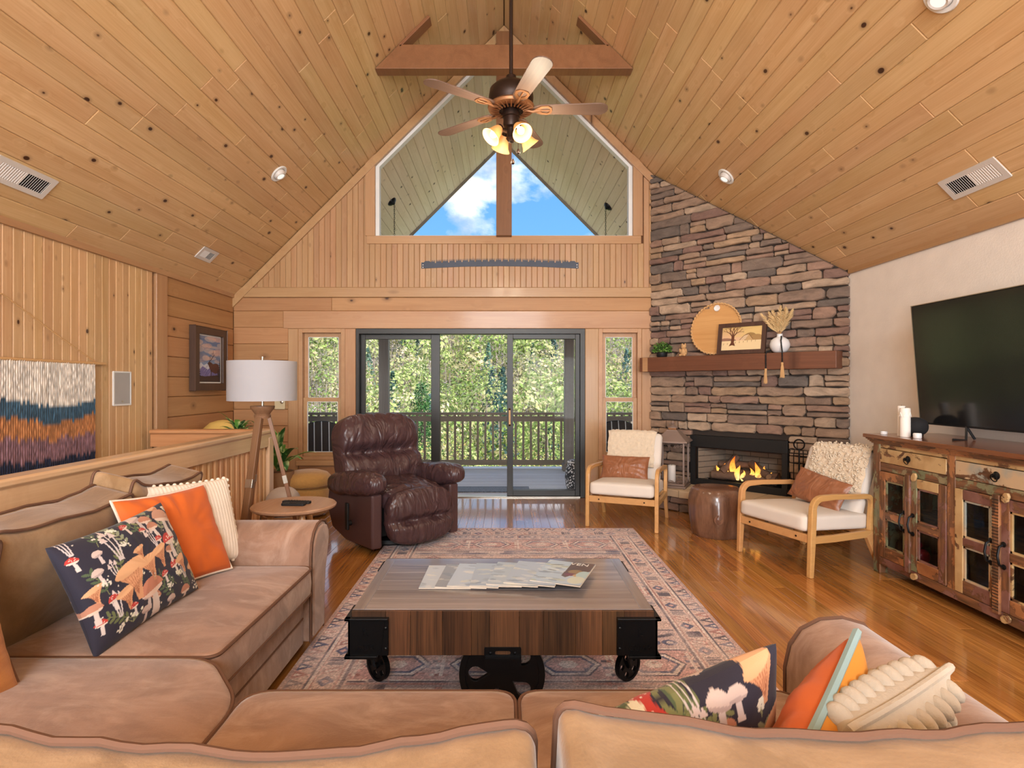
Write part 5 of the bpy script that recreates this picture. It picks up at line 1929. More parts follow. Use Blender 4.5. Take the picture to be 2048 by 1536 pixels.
for P in ([(-.0, .02), (.30, 0), (.30, HOFF - .10)], [(.31, 0), (.66, 0), (.66, HOFF + .03), (.39, HOFF + .02), (.31, HOFF - .07)], [(.672, 0), (1.05, 0), (1.05, HOFF + .02), (.672, HOFF + .035)],
          [(1.062, 0), (1.42, 0), (1.42, HOFF + .04), (1.062, HOFF + .025)], [(1.432, 0), (1.80, 0), (1.80, HOFF + .02), (1.432, HOFF + .03)], [(1.812, 0), (UL - .06, .0), (UL - .06, .05), (1.812, HOFF)]):
    VV, FF = slab_geo([(u - .9, -o_) for u, o_ in P], .075, .008)
    link('hearth_slab', mesh('hearth_slab', VV, FF, M['hearthslab']), h, HT @ frame(cpt(.9, 0, .168), UD, -UN, UZ))
HZ = .243

def fireplace():
    t = empty('fireplace', cpt((FB[0] + FB[1]) / 2, -.02, HZ), label='black-framed gas fireplace set into the stone chimney', cat='fireplace')
    Wf = FB[1] - FB[0]
    t.matrix_world = frame(cpt((FB[0] + FB[1]) / 2, 0, HZ), UD, -UN, UZ)
    hw_, ht = Wf / 2, FB[3] - HZ
    MB().box(-hw_, hw_, -.045, .02, ht - .135, ht).box(-hw_, -hw_ + .075, -.045, .02, 0, ht - .135).box(hw_ - .06, hw_, -.045, .02, 0, ht - .135).box(-hw_ + .075, hw_ - .06, -.045, .02, 0, .075).build('surround', M['black'], t, bevel=.004)
    MB().box(-hw_ + .07, hw_ - .055, -.05, -.04, ht - .145, ht - .135).box(-hw_ + .07, -hw_ + .078, -.05, -.04, .07, ht - .135).build('trim_strip', M['bronze'], t)
    # firebox of brick panels: sides splay towards the back
    ix0, ix1, zt, dp = -hw_ + .075, hw_ - .06, ht - .135, .42
    m = MB()
    def wallq(x0, y0_, x1, y1_):
        d = Vector((x1 - x0, y1_ - y0_, 0)); nn = Vector((d.y, -d.x, 0)).normalized() * .02
        V = [(x0, y0_, 0), (x1, y1_, 0), (x1, y1_, zt + .05), (x0, y0_, zt + .05)]
        V += [tuple(Vector(v) - nn) for v in V]
        m.raw(V, [(0, 1, 2, 3), (7, 6, 5, 4), (0, 4, 5, 1), (1, 5, 6, 2), (2, 6, 7, 3), (3, 7, 4, 0)])
    wallq(ix0, .0, ix0 + .14, dp); wallq(ix0 + .14, dp, ix1 - .14, dp); wallq(ix1 - .14, dp, ix1, .0)
    m.box(ix0 - .03, ix1 + .03, 0.02, dp + .03, -.02, .002).box(ix0 - .03, ix1 + .03, .02, dp + .03, zt + .03, zt + .06)
    m.build('firebox', M['mortar2'], t)
    def bricks(x0, y0_, x1, y1_):
        d = Vector((x1 - x0, y1_ - y0_, 0)); L = d.length
        Mx = frame((x0, y0_, 0), d, (0, 0, 1), d.cross(UZ))
        zz, row = .0, 0
        while zz < zt:
            u = 0.0 if row % 2 == 0 else -.1
            while u < L:
                a, b = max(0, u), min(L, u + .2)
                if b - a > .02:
                    c = ((a + b) / 2, zz + .033)
                    hw2 = (b - a) / 2 - .003
                    slab('brick', [(-hw2, -.03), (hw2, -.03), (hw2, .03), (-hw2, .03)], .012, .003, Mx @ Matrix.Translation((c[0], c[1], 0)), M['firebrick'], t)
                u += .2
            zz += .066; row += 1
    bricks(ix0, .0, ix0 + .14, dp); bricks(ix0 + .14, dp, ix1 - .14, dp); bricks(ix1 - .14, dp, ix1, 0)
    MB().box(-.36, .36, .04, .30, .0, .07).build('burner', M['black'], t, bevel=.005)
    g = MB()
    for k in range(9):
        g.tube([(-.32 + k * .08, .04, .075), (-.32 + k * .08, .30, .075)], .007, 6)
    g.tube([(-.36, .045, .075), (.36, .045, .075)], .009, 6)
    g.build('grate', M['iron'], t, smooth=True)
    return t
M['mortar2'] = plain('firebox_mortar', (84, 74, 66), .95)
FP = fireplace()
FM = frame(cpt((FB[0] + FB[1]) / 2, 0, HZ), UD, -UN, UZ)


def fire_log(p0, p1, r, seed, label):
    P0, P1 = Vector(p0), Vector(p1)
    n = 9
    pts = [P0.lerp(P1, k / (n - 1)) + Vector((nz((k * .6, seed, 0), 1) * .012, nz((k * .6, seed, 3), 1) * .012, 0)) for k in range(n)]
    V, Fc = tube_geo(pts, [r * (1 + .18 * nz((k * .9, seed, 7), 1)) for k in range(n)], 12)
    V = [v + Vector((nz(v, 40, seed) * .006, nz(v, 40, seed + 2) * .006, nz(v, 40, seed + 5) * .006)) for v in V]
    me = mesh('fire_log', V, Fc, M['log_char'], True); sharpen(me, 50)
    o = link('fire_log', me, None, FM)
    tag(o, label, 'log', 'logs in the fireplace')
    for e, pt, nrm in ((0, pts[0], (P0 - P1)), (1, pts[-1], (P1 - P0))):
        nn = nrm.normalized()
        a = nn.cross(UZ).normalized()
        disc = [pt + nn * .006 + (a * math.cos(q) + a.cross(nn) * math.sin(q)) * r * .75 for q in [2 * math.pi * k / 12 for k in range(12)]]
        link('cut_end', mesh('cut_end', disc, [tuple(range(12))], M['logend']), o)
M['logend'] = plain('log_end', (176, 138, 104), .9, var=.3, scale=40)
fire_log((-.36, .22, .13), (.34, .26, .14), .055, 1, 'long rear log lying across the fire grate')
fire_log((-.34, .10, .12), (.0, .12, .125), .048, 2, 'short front left log on the fire grate')
fire_log((.02, .10, .12), (.36, .13, .12), .05, 3, 'short front right log on the fire grate')
fire_log((-.22, .08, .16), (-.12, .27, .33), .042, 4, 'slanted log leaning up on the left of the fire')
fire_log((.05, .25, .27), (.30, .07, .17), .042, 5, 'slanted log crossing down to the right of the fire')
fire_log((-.32, .26, .23), (.12, .29, .25), .04, 6, 'top log at the back of the fire')
fl = empty('flames', label='orange and yellow flames between the logs', cat='flames')
fl.matrix_world = FM
rr = random.Random(12)
for k, (fx_, fh, fw_) in enumerate([(-.27, .14, .028), (-.19, .17, .035), (-.10, .26, .04), (-.03, .17, .032), (.03, .12, .026), (.11, .15, .03), (.18, .22, .036), (.25, .18, .032), (.31, .12, .026)]):
    y_ = rr.uniform(.06, .16)
    pts, rad = [], []
    for q in range(9):
        s = q / 8
        pts.append((fx_ + .025 * math.sin(s * 5 + k) * s, y_, .09 + fh * s))
        rad.append(max(.001, fw_ * math.sin(math.pi * (.18 + .82 * s)) ** 1.1))
    V, Fc = tube_geo(pts, rad, 10, flat=.5)
    link('flame', mesh('flame', V, Fc, M['flame'] if 'flame' in M else None, True), fl)
def flame_mat():
    m, nt = new_mat('flame_glow')
    tc = nt.add('ShaderNodeTexCoord')
    sp = nt.add('ShaderNodeSeparateXYZ', {0: tc.outputs['Object']})
    c = nt.ramp(nt.rng(sp.outputs[2], .08, .33), [(0, lin((255, 226, 150))), (.45, lin((255, 176, 72))), (1, lin((240, 96, 24)))])
    e = nt.add('ShaderNodeEmission', {0: c, 1: 2.2})
    tr = nt.add('ShaderNodeBsdfTransparent')
    nn = nt.noise(tc.outputs['Object'], 22.0, 3.0)
    lw = nt.add('ShaderNodeLayerWeight', {0: .35})
    fac = nt.math('MULTIPLY', nt.rng(nn.outputs[0], .35, .6, .25, 1), nt.math('SUBTRACT', 1.0, lw.outputs[1]), clamp=True)
    mx = nt.add('ShaderNodeMixShader', {0: fac, 1: tr.outputs[0], 2: e.outputs[0]})
    nt.add('ShaderNodeOutputMaterial', {0: mx})
    return m
M['flame'] = flame_mat()
for c in fl.children:
    c.data.materials.clear(); c.data.materials.append(M['flame'])

mt = empty('mantel_shelf', cpt(UL / 2, 0, 1.56), label='thick dark wood mantel beam across the stone chimney', cat='mantel')
mt.matrix_world = hframe(UL / 2, 0, 1.56)
hm_ = UL / 2
MB().box(-.11, .11, -hm_ + .06, hm_ + .02, 0, .17).build('beam_body', M['mantel'], mt, bevel=.006, M=frame((0, -.11, 0), (0, 1, 0), (-1, 0, 0), (0, 0, 1)))
MB().box(-.112, .112, -.035, .035, .002, .168).build('end_block', M['trim'], mt, M=frame((-hm_ + .058, -.112, 0), (0, 1, 0), (-1, 0, 0), (0, 0, 1)))
MZ = 1.731


def mant(u, off, dz=0): return hframe(u, off, MZ + dz)


def mantel_plant():
    t = empty('mantel_plant', label='small bushy green plant in a dark pot on the mantel', cat='plant')
    t.matrix_world = mant(.22, .11)
    MB().lathe([(0, 0), (.05, 0), (.062, .015), (.066, .055), (.058, .055), (.055, .045), (0, .045)], 20).build('pot', M['black'], t, smooth=True)
    rr = random.Random(6)
    m = MB(); cols = []
    V, Fc = [], []
    for k in range(420):
        th, ph = rr.uniform(0, 6.28), math.acos(rr.uniform(-.25, 1))
        r_ = rr.uniform(.6, 1)
        c = Vector((.125 * r_ * math.sin(ph) * math.cos(th), .105 * r_ * math.sin(ph) * math.sin(th), .085 + .105 * r_ * math.cos(ph)))
        a = Vector((rr.gauss(0, 1), rr.gauss(0, 1), rr.gauss(0, 1))).normalized()
        b = a.cross(Vector((rr.gauss(0, 1), rr.gauss(0, 1), rr.gauss(0, 1)))).normalized()
        s = rr.uniform(.011, .018)
        n0 = len(V)
        V += [c - a * s, c + b * s * .5, c + a * s, c - b * s * .5]
        Fc.append((n0, n0 + 1, n0 + 2, n0 + 3))
        g = lin(rr.choice([(62, 108, 40), (92, 138, 54), (48, 84, 36), (120, 160, 76)]))
        cols += [g] * 4
    o = link('foliage', mesh('foliage', V, Fc, M['leafgreen'], False, np.array(cols, np.float32)), t)
    o['kind'] = 'stuff'
    for k in range(9):
        a = k * .7
        MB().tube([(0, 0, .04), (.05 * math.cos(a), .05 * math.sin(a), .10), (.09 * math.cos(a), .08 * math.sin(a), .13)], .002, 4).build('stem', M['leafgreen2'], t)
M['leafgreen2'] = plain('stem_green', (70, 96, 44), .7)
mantel_plant()


def figurine():
    t = empty('figurine', label='small tan carved animal figurine beside the mantel plant', cat='figurine')
    t.matrix_world = mant(.51, .12)
    def f(p, d): return (p.x + nz(p, 60) * .005, p.y + nz(p, 60, 2) * .005, p.z + nz(p, 60, 4) * .005)
    puff('body', (.038, .034, .05), Matrix.Translation((0, 0, .05)), M['tanfig'], t, 2.3, 10, f)
    puff('head', (.03, .028, .028), Matrix.Translation((.002, -.008, .115)), M['tanfig'], t, 2.2, 10, f)
    for sx in (-1, 1):
        puff('ear', (.009, .007, .012), Matrix.Translation((sx * .018, 0, .143)), M['tanfig'], t, 2.0, 6)
        puff('paw', (.014, .02, .014), Matrix.Translation((sx * .026, -.034, .016)), M['tanfig'], t, 2.2, 6)
        puff('arm', (.011, .012, .028), xyz(sx * .036, -.018, .066, rx=20), M['tanfig'], t, 2.2, 6)
M['tanfig'] = plain('tan_carving', (206, 162, 112), .8, bump=.6, bscale=120, var=.25, scale=40)
figurine()


def tray():
    t = empty('round_tray', label='round bamboo tray leaning on the stone above the mantel', cat='tray')
    Rr = .30
    t.matrix_world = mant(.87, .10) @ Matrix.Rotation(R(-8), 4, 'X') @ Matrix.Translation((0, 0, Rr + .005)) @ frame((0, 0, 0), (1, 0, 0), (0, 0, 1), (0, -1, 0))
    MB().lathe([(0, 0), (Rr - .02, 0), (Rr - .015, .006), (0, .006)], 48).build('tray_base', M['tray'], t, M=Matrix.Rotation(R(90), 4, 'Z'))
    rope = [((Rr - .012 + .006 * math.cos(k * 1.9)) * math.cos(2 * math.pi * k / 150), (Rr - .012 + .006 * math.cos(k * 1.9)) * math.sin(2 * math.pi * k / 150), .012 + .006 * math.sin(k * 1.9)) for k in range(150)]
    MB().tube(rope, .010, 6, closed=True).build('rim', M['jute'], t, smooth=True)
    b = MB().lathe([(.034, .006), (.036, .016), (.03, .022), (.026, .014), (0, .012)], 24, Matrix.Translation((.0, .235, 0))).build('badge', M['ceramic'], t, smooth=True)  # small white disc on the tray face
tray()


def barn_picture():
    Wd, Hh = .52, .345
    t = empty('barn_picture', label='dark framed sepia painting of a bare tree and barn on the mantel', cat='picture')
    t.matrix_world = mant(1.19, .155) @ Matrix.Rotation(R(-10), 4, 'X') @ frame((-Wd / 2, 0, 0), (1, 0, 0), (0, 0, 1), (0, -1, 0))
    MB().prism([(0, 0), (Wd, 0), (Wd, Hh), (0, Hh)], 0, .022, 'z', holes=[[(.045, .045), (Wd - .045, .045), (Wd - .045, Hh - .045), (.045, Hh - .045)]]).build('picture_frame', M['darkframe'], t, bevel=.004)
    w, h_ = Wd - .09, Hh - .09
    c = Canvas(150, 95, w, h_, (226, 196, 150))
    for k in range(40):
        f = k / 40
        c.rect(0, w, h_ * (.4 + .6 * f), h_ * (.4 + .6 * (f + .03)), tuple(np.array((226, 184, 150)) * (1 - f) + np.array((206, 172, 112)) * f))
    rr = random.Random(2)
    for k in range(25):
        c.ell(rr.uniform(w * .4, w), rr.uniform(h_ * .6, h_), rr.uniform(.03, .08), rr.uniform(.01, .02), (222, 190, 124), al=.4)
    c.ell(w * .72, h_ * .52, .07, .055, (156, 124, 76)); c.ell(w * .88, h_ * .46, .07, .05, (168, 132, 84))
    c.ell(w * .1, h_ * .42, .09, .03, (150, 112, 92)); c.ell(w * .25, h_ * .41, .05, .022, (140, 108, 88))
    c.rect(0, w, 0, h_ * .40, (232, 206, 160))
    c.poly([(w * .45, h_ * .42), (w * .56, h_ * .62), (w * .68, h_ * .68), (w * .60, h_ * .44)], (214, 186, 150))
    c.poly([(w * .60, h_ * .42), (w * .68, h_ * .68), (w * .78, h_ * .46), (w * .78, h_ * .40)], (196, 160, 112))
    c.line([(w * .45, h_ * .42), (w * .56, h_ * .62), (w * .68, h_ * .68), (w * .78, h_ * .46)], .005, (110, 74, 46))
    for k in range(9):
        x0 = w * (.05 + k * .1)
        c.line([(x0, h_ * (.25 + .012 * k)), (x0 + .002, h_ * (.32 + .012 * k))], .004, (130, 98, 66))
    br = (98, 58, 40)
    c.poly([(w * .19, h_ * .18), (w * .24, h_ * .34), (w * .245, h_ * .62), (w * .32, h_ * .62), (w * .315, h_ * .34), (w * .35, h_ * .18), (w * .27, h_ * .22)], br)
    def limb(x, y, a, L, wd, d):
        x1, y1 = x + L * math.cos(a), y + L * math.sin(a)
        c.line([(x, y), (x1, y1)], wd, br)
        if d:
            for q in (-.45, .35):
                limb(x1, y1, a + q + rr.uniform(-.15, .15), L * .72, wd * .62, d - 1)
    for a in (2.2, 1.75, 1.35, .9):
        limb(w * .28, h_ * .56, a, .055, .012, 3)
    print_plane('painting', c, Matrix.Translation((.045, .045, .012)), M['paint'], t)
barn_picture()


def vase():
    t = empty('pampas_vase', label='round white vase of pampas grass on the mantel', cat='vase')
    t.matrix_world = mant(1.58, .12)
    MB().lathe([(0, 0), (.045, 0), (.075, .02), (.095, .06), (.098, .09), (.085, .13), (.055, .155), (.03, .165), (.026, .185), (.03, .195), (.024, .194), (.02, .17), (0, .16)], 32).build('vase_body', M['ceramic'], t, smooth=True)
    rr = random.Random(9)
    for k, (lean, az) in enumerate([(-38, 180), (-14, 160), (4, 90), (16, 20), (26, 0), (-24, 200), (10, 300)]):
        L = rr.uniform(.22, .3)
        st_ = Vector((math.sin(R(lean)), -.12 * math.sin(R(az)), math.cos(R(lean)))).normalized()
        p0 = Vector((0, 0, .18))
        MB().tube([p0 - st_ * .05, p0 + st_ * .06], .002, 4).build('stem', M['jute'], t)
        pm = MB()
        for q in range(150):
            s = rr.uniform(.05, 1)
            c = p0 + st_ * (.03 + L * s)
            rad = .038 * math.sin(math.pi * min(1, s * .85 + .12)) + .003
            a = rr.uniform(0, 6.28)
            o_ = Vector((math.cos(a), math.sin(a), 0)) * rad
            pm.tube([c, c + o_ * .6 + st_ * .02, c + o_ + st_ * .03], [.003, .0025, .0008], 3)
        po = pm.build('plume', M['pampas'], t)
        po['kind'] = 'stuff'
vase()


def beads():
    t = empty('bead_garland', label='black bead garland with jute tassels draped over the mantel edge', cat='garland')
    t.matrix_world = mant(1.58, .0)
    Y0 = -.228
    path = []
    # up from the left tassel, over the mantel, around the vase neck, down to the right tassel
    A_ = [(-.10, Y0, -.17), (-.10, Y0, -.02), (-.098, Y0 + .01, .012), (-.085, -.12, .03), (-.06, -.09, .12), (-.03, -.10, .165), (.0, -.105, .168), (.03, -.155, .165), (.045, -.215, .12), (.055, -.222, .05), (.062, Y0, .01), (.062, Y0, -.11)]
    A_ = [Vector(a) for a in A_]
    acc = []
    for a, b in zip(A_[:-1], A_[1:]):
        n = max(1, int((b - a).length / .0135))
        acc += [a.lerp(b, k / n) for k in range(n)]
    V0, F0 = puff_geo((.008, .008, .008), 2.0, 3)
    b0 = None
    for p in acc:
        if b0 is None:
            b0 = link('bead', mesh('bead', V0, F0, M['black'], True), t, Matrix.Translation(p))
        else:
            c = b0.copy(); COL.objects.link(c); c.parent = t; c.matrix_local = Matrix.Translation(p)
    rr = random.Random(4)
    for p in (A_[0], A_[-1]):
        m = MB().lathe([(.0, .012), (.012, .008), (.013, -.01), (.009, -.022), (.012, -.03)], 12, Matrix.Translation(p))
        for k in range(40):
            a = rr.uniform(0, 6.28); r0 = rr.uniform(.0, .011)
            m.tube([p + Vector((r0 * math.cos(a), r0 * math.sin(a), -.02)), p + Vector((r0 * 2.2 * math.cos(a), r0 * 1.6 * math.sin(a), -.14 + rr.uniform(-.01, .01)))], .0018, 3)
        m.build('tassel', M['jute'], t, smooth=True)
beads()


def lantern():
    t = empty('lantern', label='tall bronze glass lantern on the hearth left of the fire', cat='lantern')
    Mx = hframe(.47, .30, HZ) @ Matrix.Rotation(R(18), 4, 'Z')
    t.matrix_world = Mx
    b = .145
    MB().box(-b - .025, b + .025, -b - .025, b + .025, 0, .025).box(-b - .01, b + .01, -b - .01, b + .01, .025, .05).build('base', M['lanternbr'], t, bevel=.006)
    for sx in (-1, 1):
        for sy in (-1, 1):
            MB().box(sx * b - .009, sx * b + .009, sy * b - .009, sy * b + .009, .05, .50).build('corner_post', M['lanternbr'], t, bevel=.002)
    MB().box(-b - .012, b + .012, -b - .012, b + .012, .50, .515).build('top_plate', M['lanternbr'], t, bevel=.003)
    prof = [(b + .045, .512), (b + .04, .525), (b - .02, .575), (.062, .635), (.058, .645)]
    V, Fc = [], []
    for r, z in prof:
        V += [(-r, -r, z), (r, -r, z), (r, r, z), (-r, r, z)]
    for i in range(len(prof) - 1):
        for k in range(4):
            Fc.append((i * 4 + k, i * 4 + (k + 1) % 4, i * 4 + 4 + (k + 1) % 4, i * 4 + 4 + k))
    Fc.append(tuple(range((len(prof) - 1) * 4, len(prof) * 4)))
    MB().raw(V, Fc).build('roof', M['lanternbr'], t)
    MB().box(-.045, .045, -.045, .045, .645, .67).build('chimney', M['bronze_pale'], t, bevel=.004)
    MB().lathe([(.06, .668), (.055, .68), (.02, .695), (.012, .705), (.022, .72), (.012, .735), (.004, .75), (0, .752)], 20).build('finial', M['lanternbr'], t, smooth=True)
    for k in range(4):
        Mr = Matrix.Rotation(R(90 * k), 4, 'Z')
        MB().box(-b + .009, b - .009, -b - .002, -b + .002, .05, .50).build('pane', M['glass'], t, M=Mr)
        sc = MB()
        rr = random.Random(k)
        for q in range(26):
            cx_, cz_ = rr.uniform(-b + .02, b - .02), rr.choice([rr.uniform(.455, .495), rr.uniform(.055, .085)])
            sc.tube([(cx_ + .012 * math.cos(a), -b - .006, cz_ + .01 * math.sin(a)) for a in [j * .9 for j in range(7)]], .003, 4, closed=True)
        sc.build('filigree', M['lanternbr'], t, M=Mr)
    cd = empty('pillar_candle', label='white pillar candle standing inside the lantern', cat='candle')
    cd.matrix_world = Mx @ Matrix.Translation((-.01, -.01, .051))
    MB().lathe([(0, 0), (.042, 0), (.043, .01), (.043, .185), (.038, .19), (.02, .183), (0, .182)], 24).build('wax', M['wax'], cd, smooth=True)
    MB().tube([(0, 0, .18), (.001, 0, .195)], .0015, 5).build('wick', M['black'], cd)
M['lanternbr'] = plain('lantern_bronze', (146, 126, 116), .5, .3, var=.2)
lantern()


def fire_tools():
    t = empty('fire_tools', label='black iron fireplace tool set at the right of the fireplace', cat='fire tools')
    t.matrix_world = hframe(1.78, .16, HZ)
    MB().lathe([(0, 0), (.085, 0), (.085, .012), (.02, .03), (.01, .05)], 20).build('base', M['iron'], t, smooth=True)
    MB().tube([(0, 0, .04), (0, 0, .52)], .008, 8).build('pole', M['iron'], t)
    MB().tube([(.05 * math.cos(a), 0, .56 + .05 * math.sin(a)) for a in [2 * math.pi * k / 20 for k in range(20)]], .007, 6, closed=True).build('ring_handle', M['iron'], t, smooth=True)
    for k, xx in enumerate((-.09, -.045, .045, .09)):
        o = MB().tube([(xx, -.02, .06), (xx, -.02, .46), (xx * .9, -.01, .5)], .005, 6).build('tool', M['iron'], t)
        MB().box(xx - .022, xx + .022, -.028, -.012, .03, .10).build('tool_head', M['iron'], o, bevel=.003)
    MB().tube([(-.1, -.01, .47), (.1, -.01, .47)], .006, 6).build('hook_bar', M['iron'], t)
fire_tools()

# ------------------------------------------------------------------ sideboard
def sideboard():
    fx, ye, L, top = 2.80, 4.36, 2.07, 1.03
    t = empty('sideboard', (fx, ye, 0), label='distressed reclaimed-wood sideboard with glazed doors under the television', cat='sideboard')
    D = M['distress']
    dep = W_ - fx - .03
    def piece(name, u0, u1, z0, z1, d0, d1, mat, upright=True, parent=None, bevel=.004):
        """u runs from the far end towards the viewer, d back from the front face"""
        hu, hz, hd = (u1 - u0) / 2, (z1 - z0) / 2, (d1 - d0) / 2
        c = ((d0 + d1) / 2, -(u0 + u1) / 2, (z0 + z1) / 2)
        if upright:
            m = MB().box(-hu, hu, -hz, hz, -hd, hd); Mx = frame(c, (0, -1, 0), (0, 0, 1), (-1, 0, 0))
        else:
            m = MB().box(-hz, hz, -hu, hu, -hd, hd); Mx = frame(c, (0, 0, 1), (0, 1, 0), (-1, 0, 0))
        PM[name] = Mx
        return m.build(name, mat, parent or t, bevel=bevel, M=Mx)
    PM = {}
    # top with moulded edge
    piece('top', -.05, L + .05, top - .028, top, -.05, dep + .01, M['cabtop'], False)
    mould = MB()
    for k in range(4):
        e = .01 + .009 * k
        mould.box(-e, dep, -L - e, e, top - .068 + k * .01, top - .058 + k * .01)
    mould.build('cornice', D[3], t, bevel=.003)
    piece('back_panel', 0, L, .08, top - .06, dep - .02, dep, D[4], True)
    piece('bottom_board', .02, L - .02, .10, .125, .02, dep - .02, D[4], False)
    for a, b in ((0, .02), (L - .02, L)):
        piece('end_panel', a, b, .07, top - .06, .03, dep - .02, D[0], True)
    bay = .65
    us = [0.0, .075, .075 + bay, .14 + bay, .14 + 2 * bay, .205 + 2 * bay, .205 + 2 * bay + .5]
    posts = [(0, .075), (.075 + bay, .14 + bay), (.14 + 2 * bay, .205 + 2 * bay)]
    for k, (a, b) in enumerate(posts):
        piece('stile', a, b, 0 if k == 0 else .07, top - .06, 0, .06, D[(0, 3, 4)[k]], True)
    piece('stile', L - .075, L, 0, top - .06, 0, .06, D[0], True)
    for a, b in ((0, .06), (L - .06, L)):
        piece('rear_leg', a, b, 0, .10, dep - .06, dep, D[3], True)
    piece('top_rail', .075, L - .075, .935, top - .06, .004, .05, D[1], False)
    piece('middle_rail', .075, L - .075, .765, .825, .004, .05, D[0], False)
    piece('base_rail', .075, L - .075, .07, .125, -.004, .05, D[4], False)
    starts = [.075, .14 + bay, .205 + 2 * bay]
    for k, s in enumerate(starts):
        wb = bay if k < 2 else L - .075 - s
        # drawer
        dr = piece('drawer', s + .004, s + wb - .004, .829, .931, -.002, .03, D[(1, 2, 1)[k]], False)
        uc = s + wb / 2 - .02
        kp = MB().lathe([(.0, .0), (.022, .0), (.024, .004), (.012, .012), (.010, .02), (.012, .024), (0, .026)], 16, frame((-.002, -uc, .885), (0, -1, 0), (0, 0, 1), (-1, 0, 0)))
        ring = [(-.02 - .006 * math.sin(a), -uc + .021 * math.cos(a), .872 + .021 * math.sin(a)) for a in [2 * math.pi * q / 16 for q in range(16)]]
        kp.tube(ring, .0032, 6, closed=True)
        kp.build('ring_pull', M['iron'], dr, smooth=True, M=PM['drawer'].inverted())
        # two glazed doors
        half = wb / 2
        for q in range(2):
            a, b = s + q * half + .003, s + (q + 1) * half - .003
            z0, z1 = .128, .762
            d = empty('door', (0, -a, z0)); d.parent = t
            w, hh = b - a, z1 - z0
            sw = .062
            mats = [(D[3], D[0], D[3], D[3]), (D[0], D[4], D[3], D[1]), (D[1], D[2], D[4], D[4]), (D[4], D[1], D[3], D[4]), (D[3], D[0], D[1], D[4]), (D[0], D[3], D[4], D[1])][k * 2 + q]
            def dp_(name, u0, u1, za, zb, m_, up=True, d0=-.006, d1=.022):
                hu, hz, hd = (u1 - u0) / 2, (zb - za) / 2, (d1 - d0) / 2
                c = ((d0 + d1) / 2, -(u0 + u1) / 2, (za + zb) / 2)
                if up: mm, Mx = MB().box(-hu, hu, -hz, hz, -hd, hd), frame(c, (0, -1, 0), (0, 0, 1), (-1, 0, 0))
                else: mm, Mx = MB().box(-hz, hz, -hu, hu, -hd, hd), frame(c, (0, 0, 1), (0, 1, 0), (-1, 0, 0))
                return mm.build(name, m_, d, bevel=.004, M=Mx)
            dp_('door_stile', 0, sw, 0, hh, mats[0]); dp_('door_stile', w - sw, w, 0, hh, mats[1])
            dp_('door_rail', sw, w - sw, 0, sw + .02, mats[2], False); dp_('door_rail', sw, w - sw, hh - sw, hh, mats[3], False)
            dp_('door_rail', sw, w - sw, hh * .5 - .025, hh * .5 + .025, mats[2], False)
            for za, zb in ((sw + .02, hh * .5 - .025), (hh * .5 + .025, hh - sw)):
                fr = MB()
                i_ = .012
                for (u0, u1, v0, v1) in ((sw, sw + i_, za, zb), (w - sw - i_, w - sw, za, zb), (sw, w - sw, za, za + i_), (sw, w - sw, zb - i_, zb)):
                    fr.box(.0, .012, -u1, -u0, v0, v1)
                fr.build('glass_moulding', mats[1], d)
                MB().box(.008, .011, -(w - sw), -sw, za, zb).build('pane', M['cabglass'], d)
            # overlapping astragal with carved ends on the meeting edge
            if q == 0:
                dp_('astragal', w - .028, w + .018, -.02, hh + .018, D[4] if k != 1 else D[3], True, -.022, -.004)
                if k == 1:
                    nt_ = MB()
                    for j in range(36):
                        nt_.box(-.024, -.02, -(w + .016), -(w - .026), .0 + j * .0178, .004 + j * .0178)
                    nt_.build('notches', M['dark'], d)
            hu = w - .05 if q == 0 else .03
            hp = MB().tube([(-.008, -hu, hh * .40), (-.035, -hu, hh * .42), (-.045, -hu, hh * .5), (-.035, -hu, hh * .58), (-.008, -hu, hh * .60)], .0065, 8)
            for zz in (hh * .40, hh * .60):
                hp.lathe([(0, 0), (.014, 0), (.016, .004), (.008, .01), (0, .011)], 12, frame((-.006, -hu, zz), (0, -1, 0), (0, 0, 1), (-1, 0, 0)))
            hp.build('door_handle', M['iron'], d, smooth=True)
            if q == 1:
                for zz, nm in ((hh + .012, 'turn_latch'), (-.03, 'turn_latch')):
                    lp = MB().prism([(-.03, -.012), (-.012, -.022), (.02, -.018), (.032, 0), (.02, .018), (-.012, .022), (-.03, .012)], 0, .016, 'z')
                    lp.build(nm, D[1], d, bevel=.004, M=frame((-.006, -.05, zz), (0, -.5, .87), (0, -.87, -.5), (-1, 0, 0)) if zz > 0 else frame((-.006, -.05, zz), (0, -.9, .42), (0, -.42, -.9), (-1, 0, 0)))
    piece('shelf', .02, L - .02, .44, .46, .05, dep - .03, D[3], False)
sideboard_mat = None
M['cabtop'] = wood('cabinet_top', (104, 62, 38), (150, 98, 62), rough=.25, vary=.03, coat=.5, gs=1.2)
sideboard()
# toys seen through the door glass
for k, (yy, zz, cc, lab) in enumerate([(4.12, .127, (196, 40, 50), 'small red toy behind the far cabinet door'), (3.84, .127, (190, 44, 56), 'small red and blue toy behind the second cabinet door')]):
    ty = empty('toy', (2.98, yy, zz), label=lab, cat='toy', group='toys in the sideboard')
    rm, bm_ = plain('toy_red_%d' % k, cc, .35), plain('toy_blue_%d' % k, (40, 62, 140), .35)
    puff('toy_body', (.05, .06, .05), Matrix.Translation((0, 0, .05)), rm if k == 0 else bm_, ty, 3, 6)
    puff('toy_head', (.03, .03, .03), Matrix.Translation((-.01, .01, .125)), rm, ty, 2, 6)

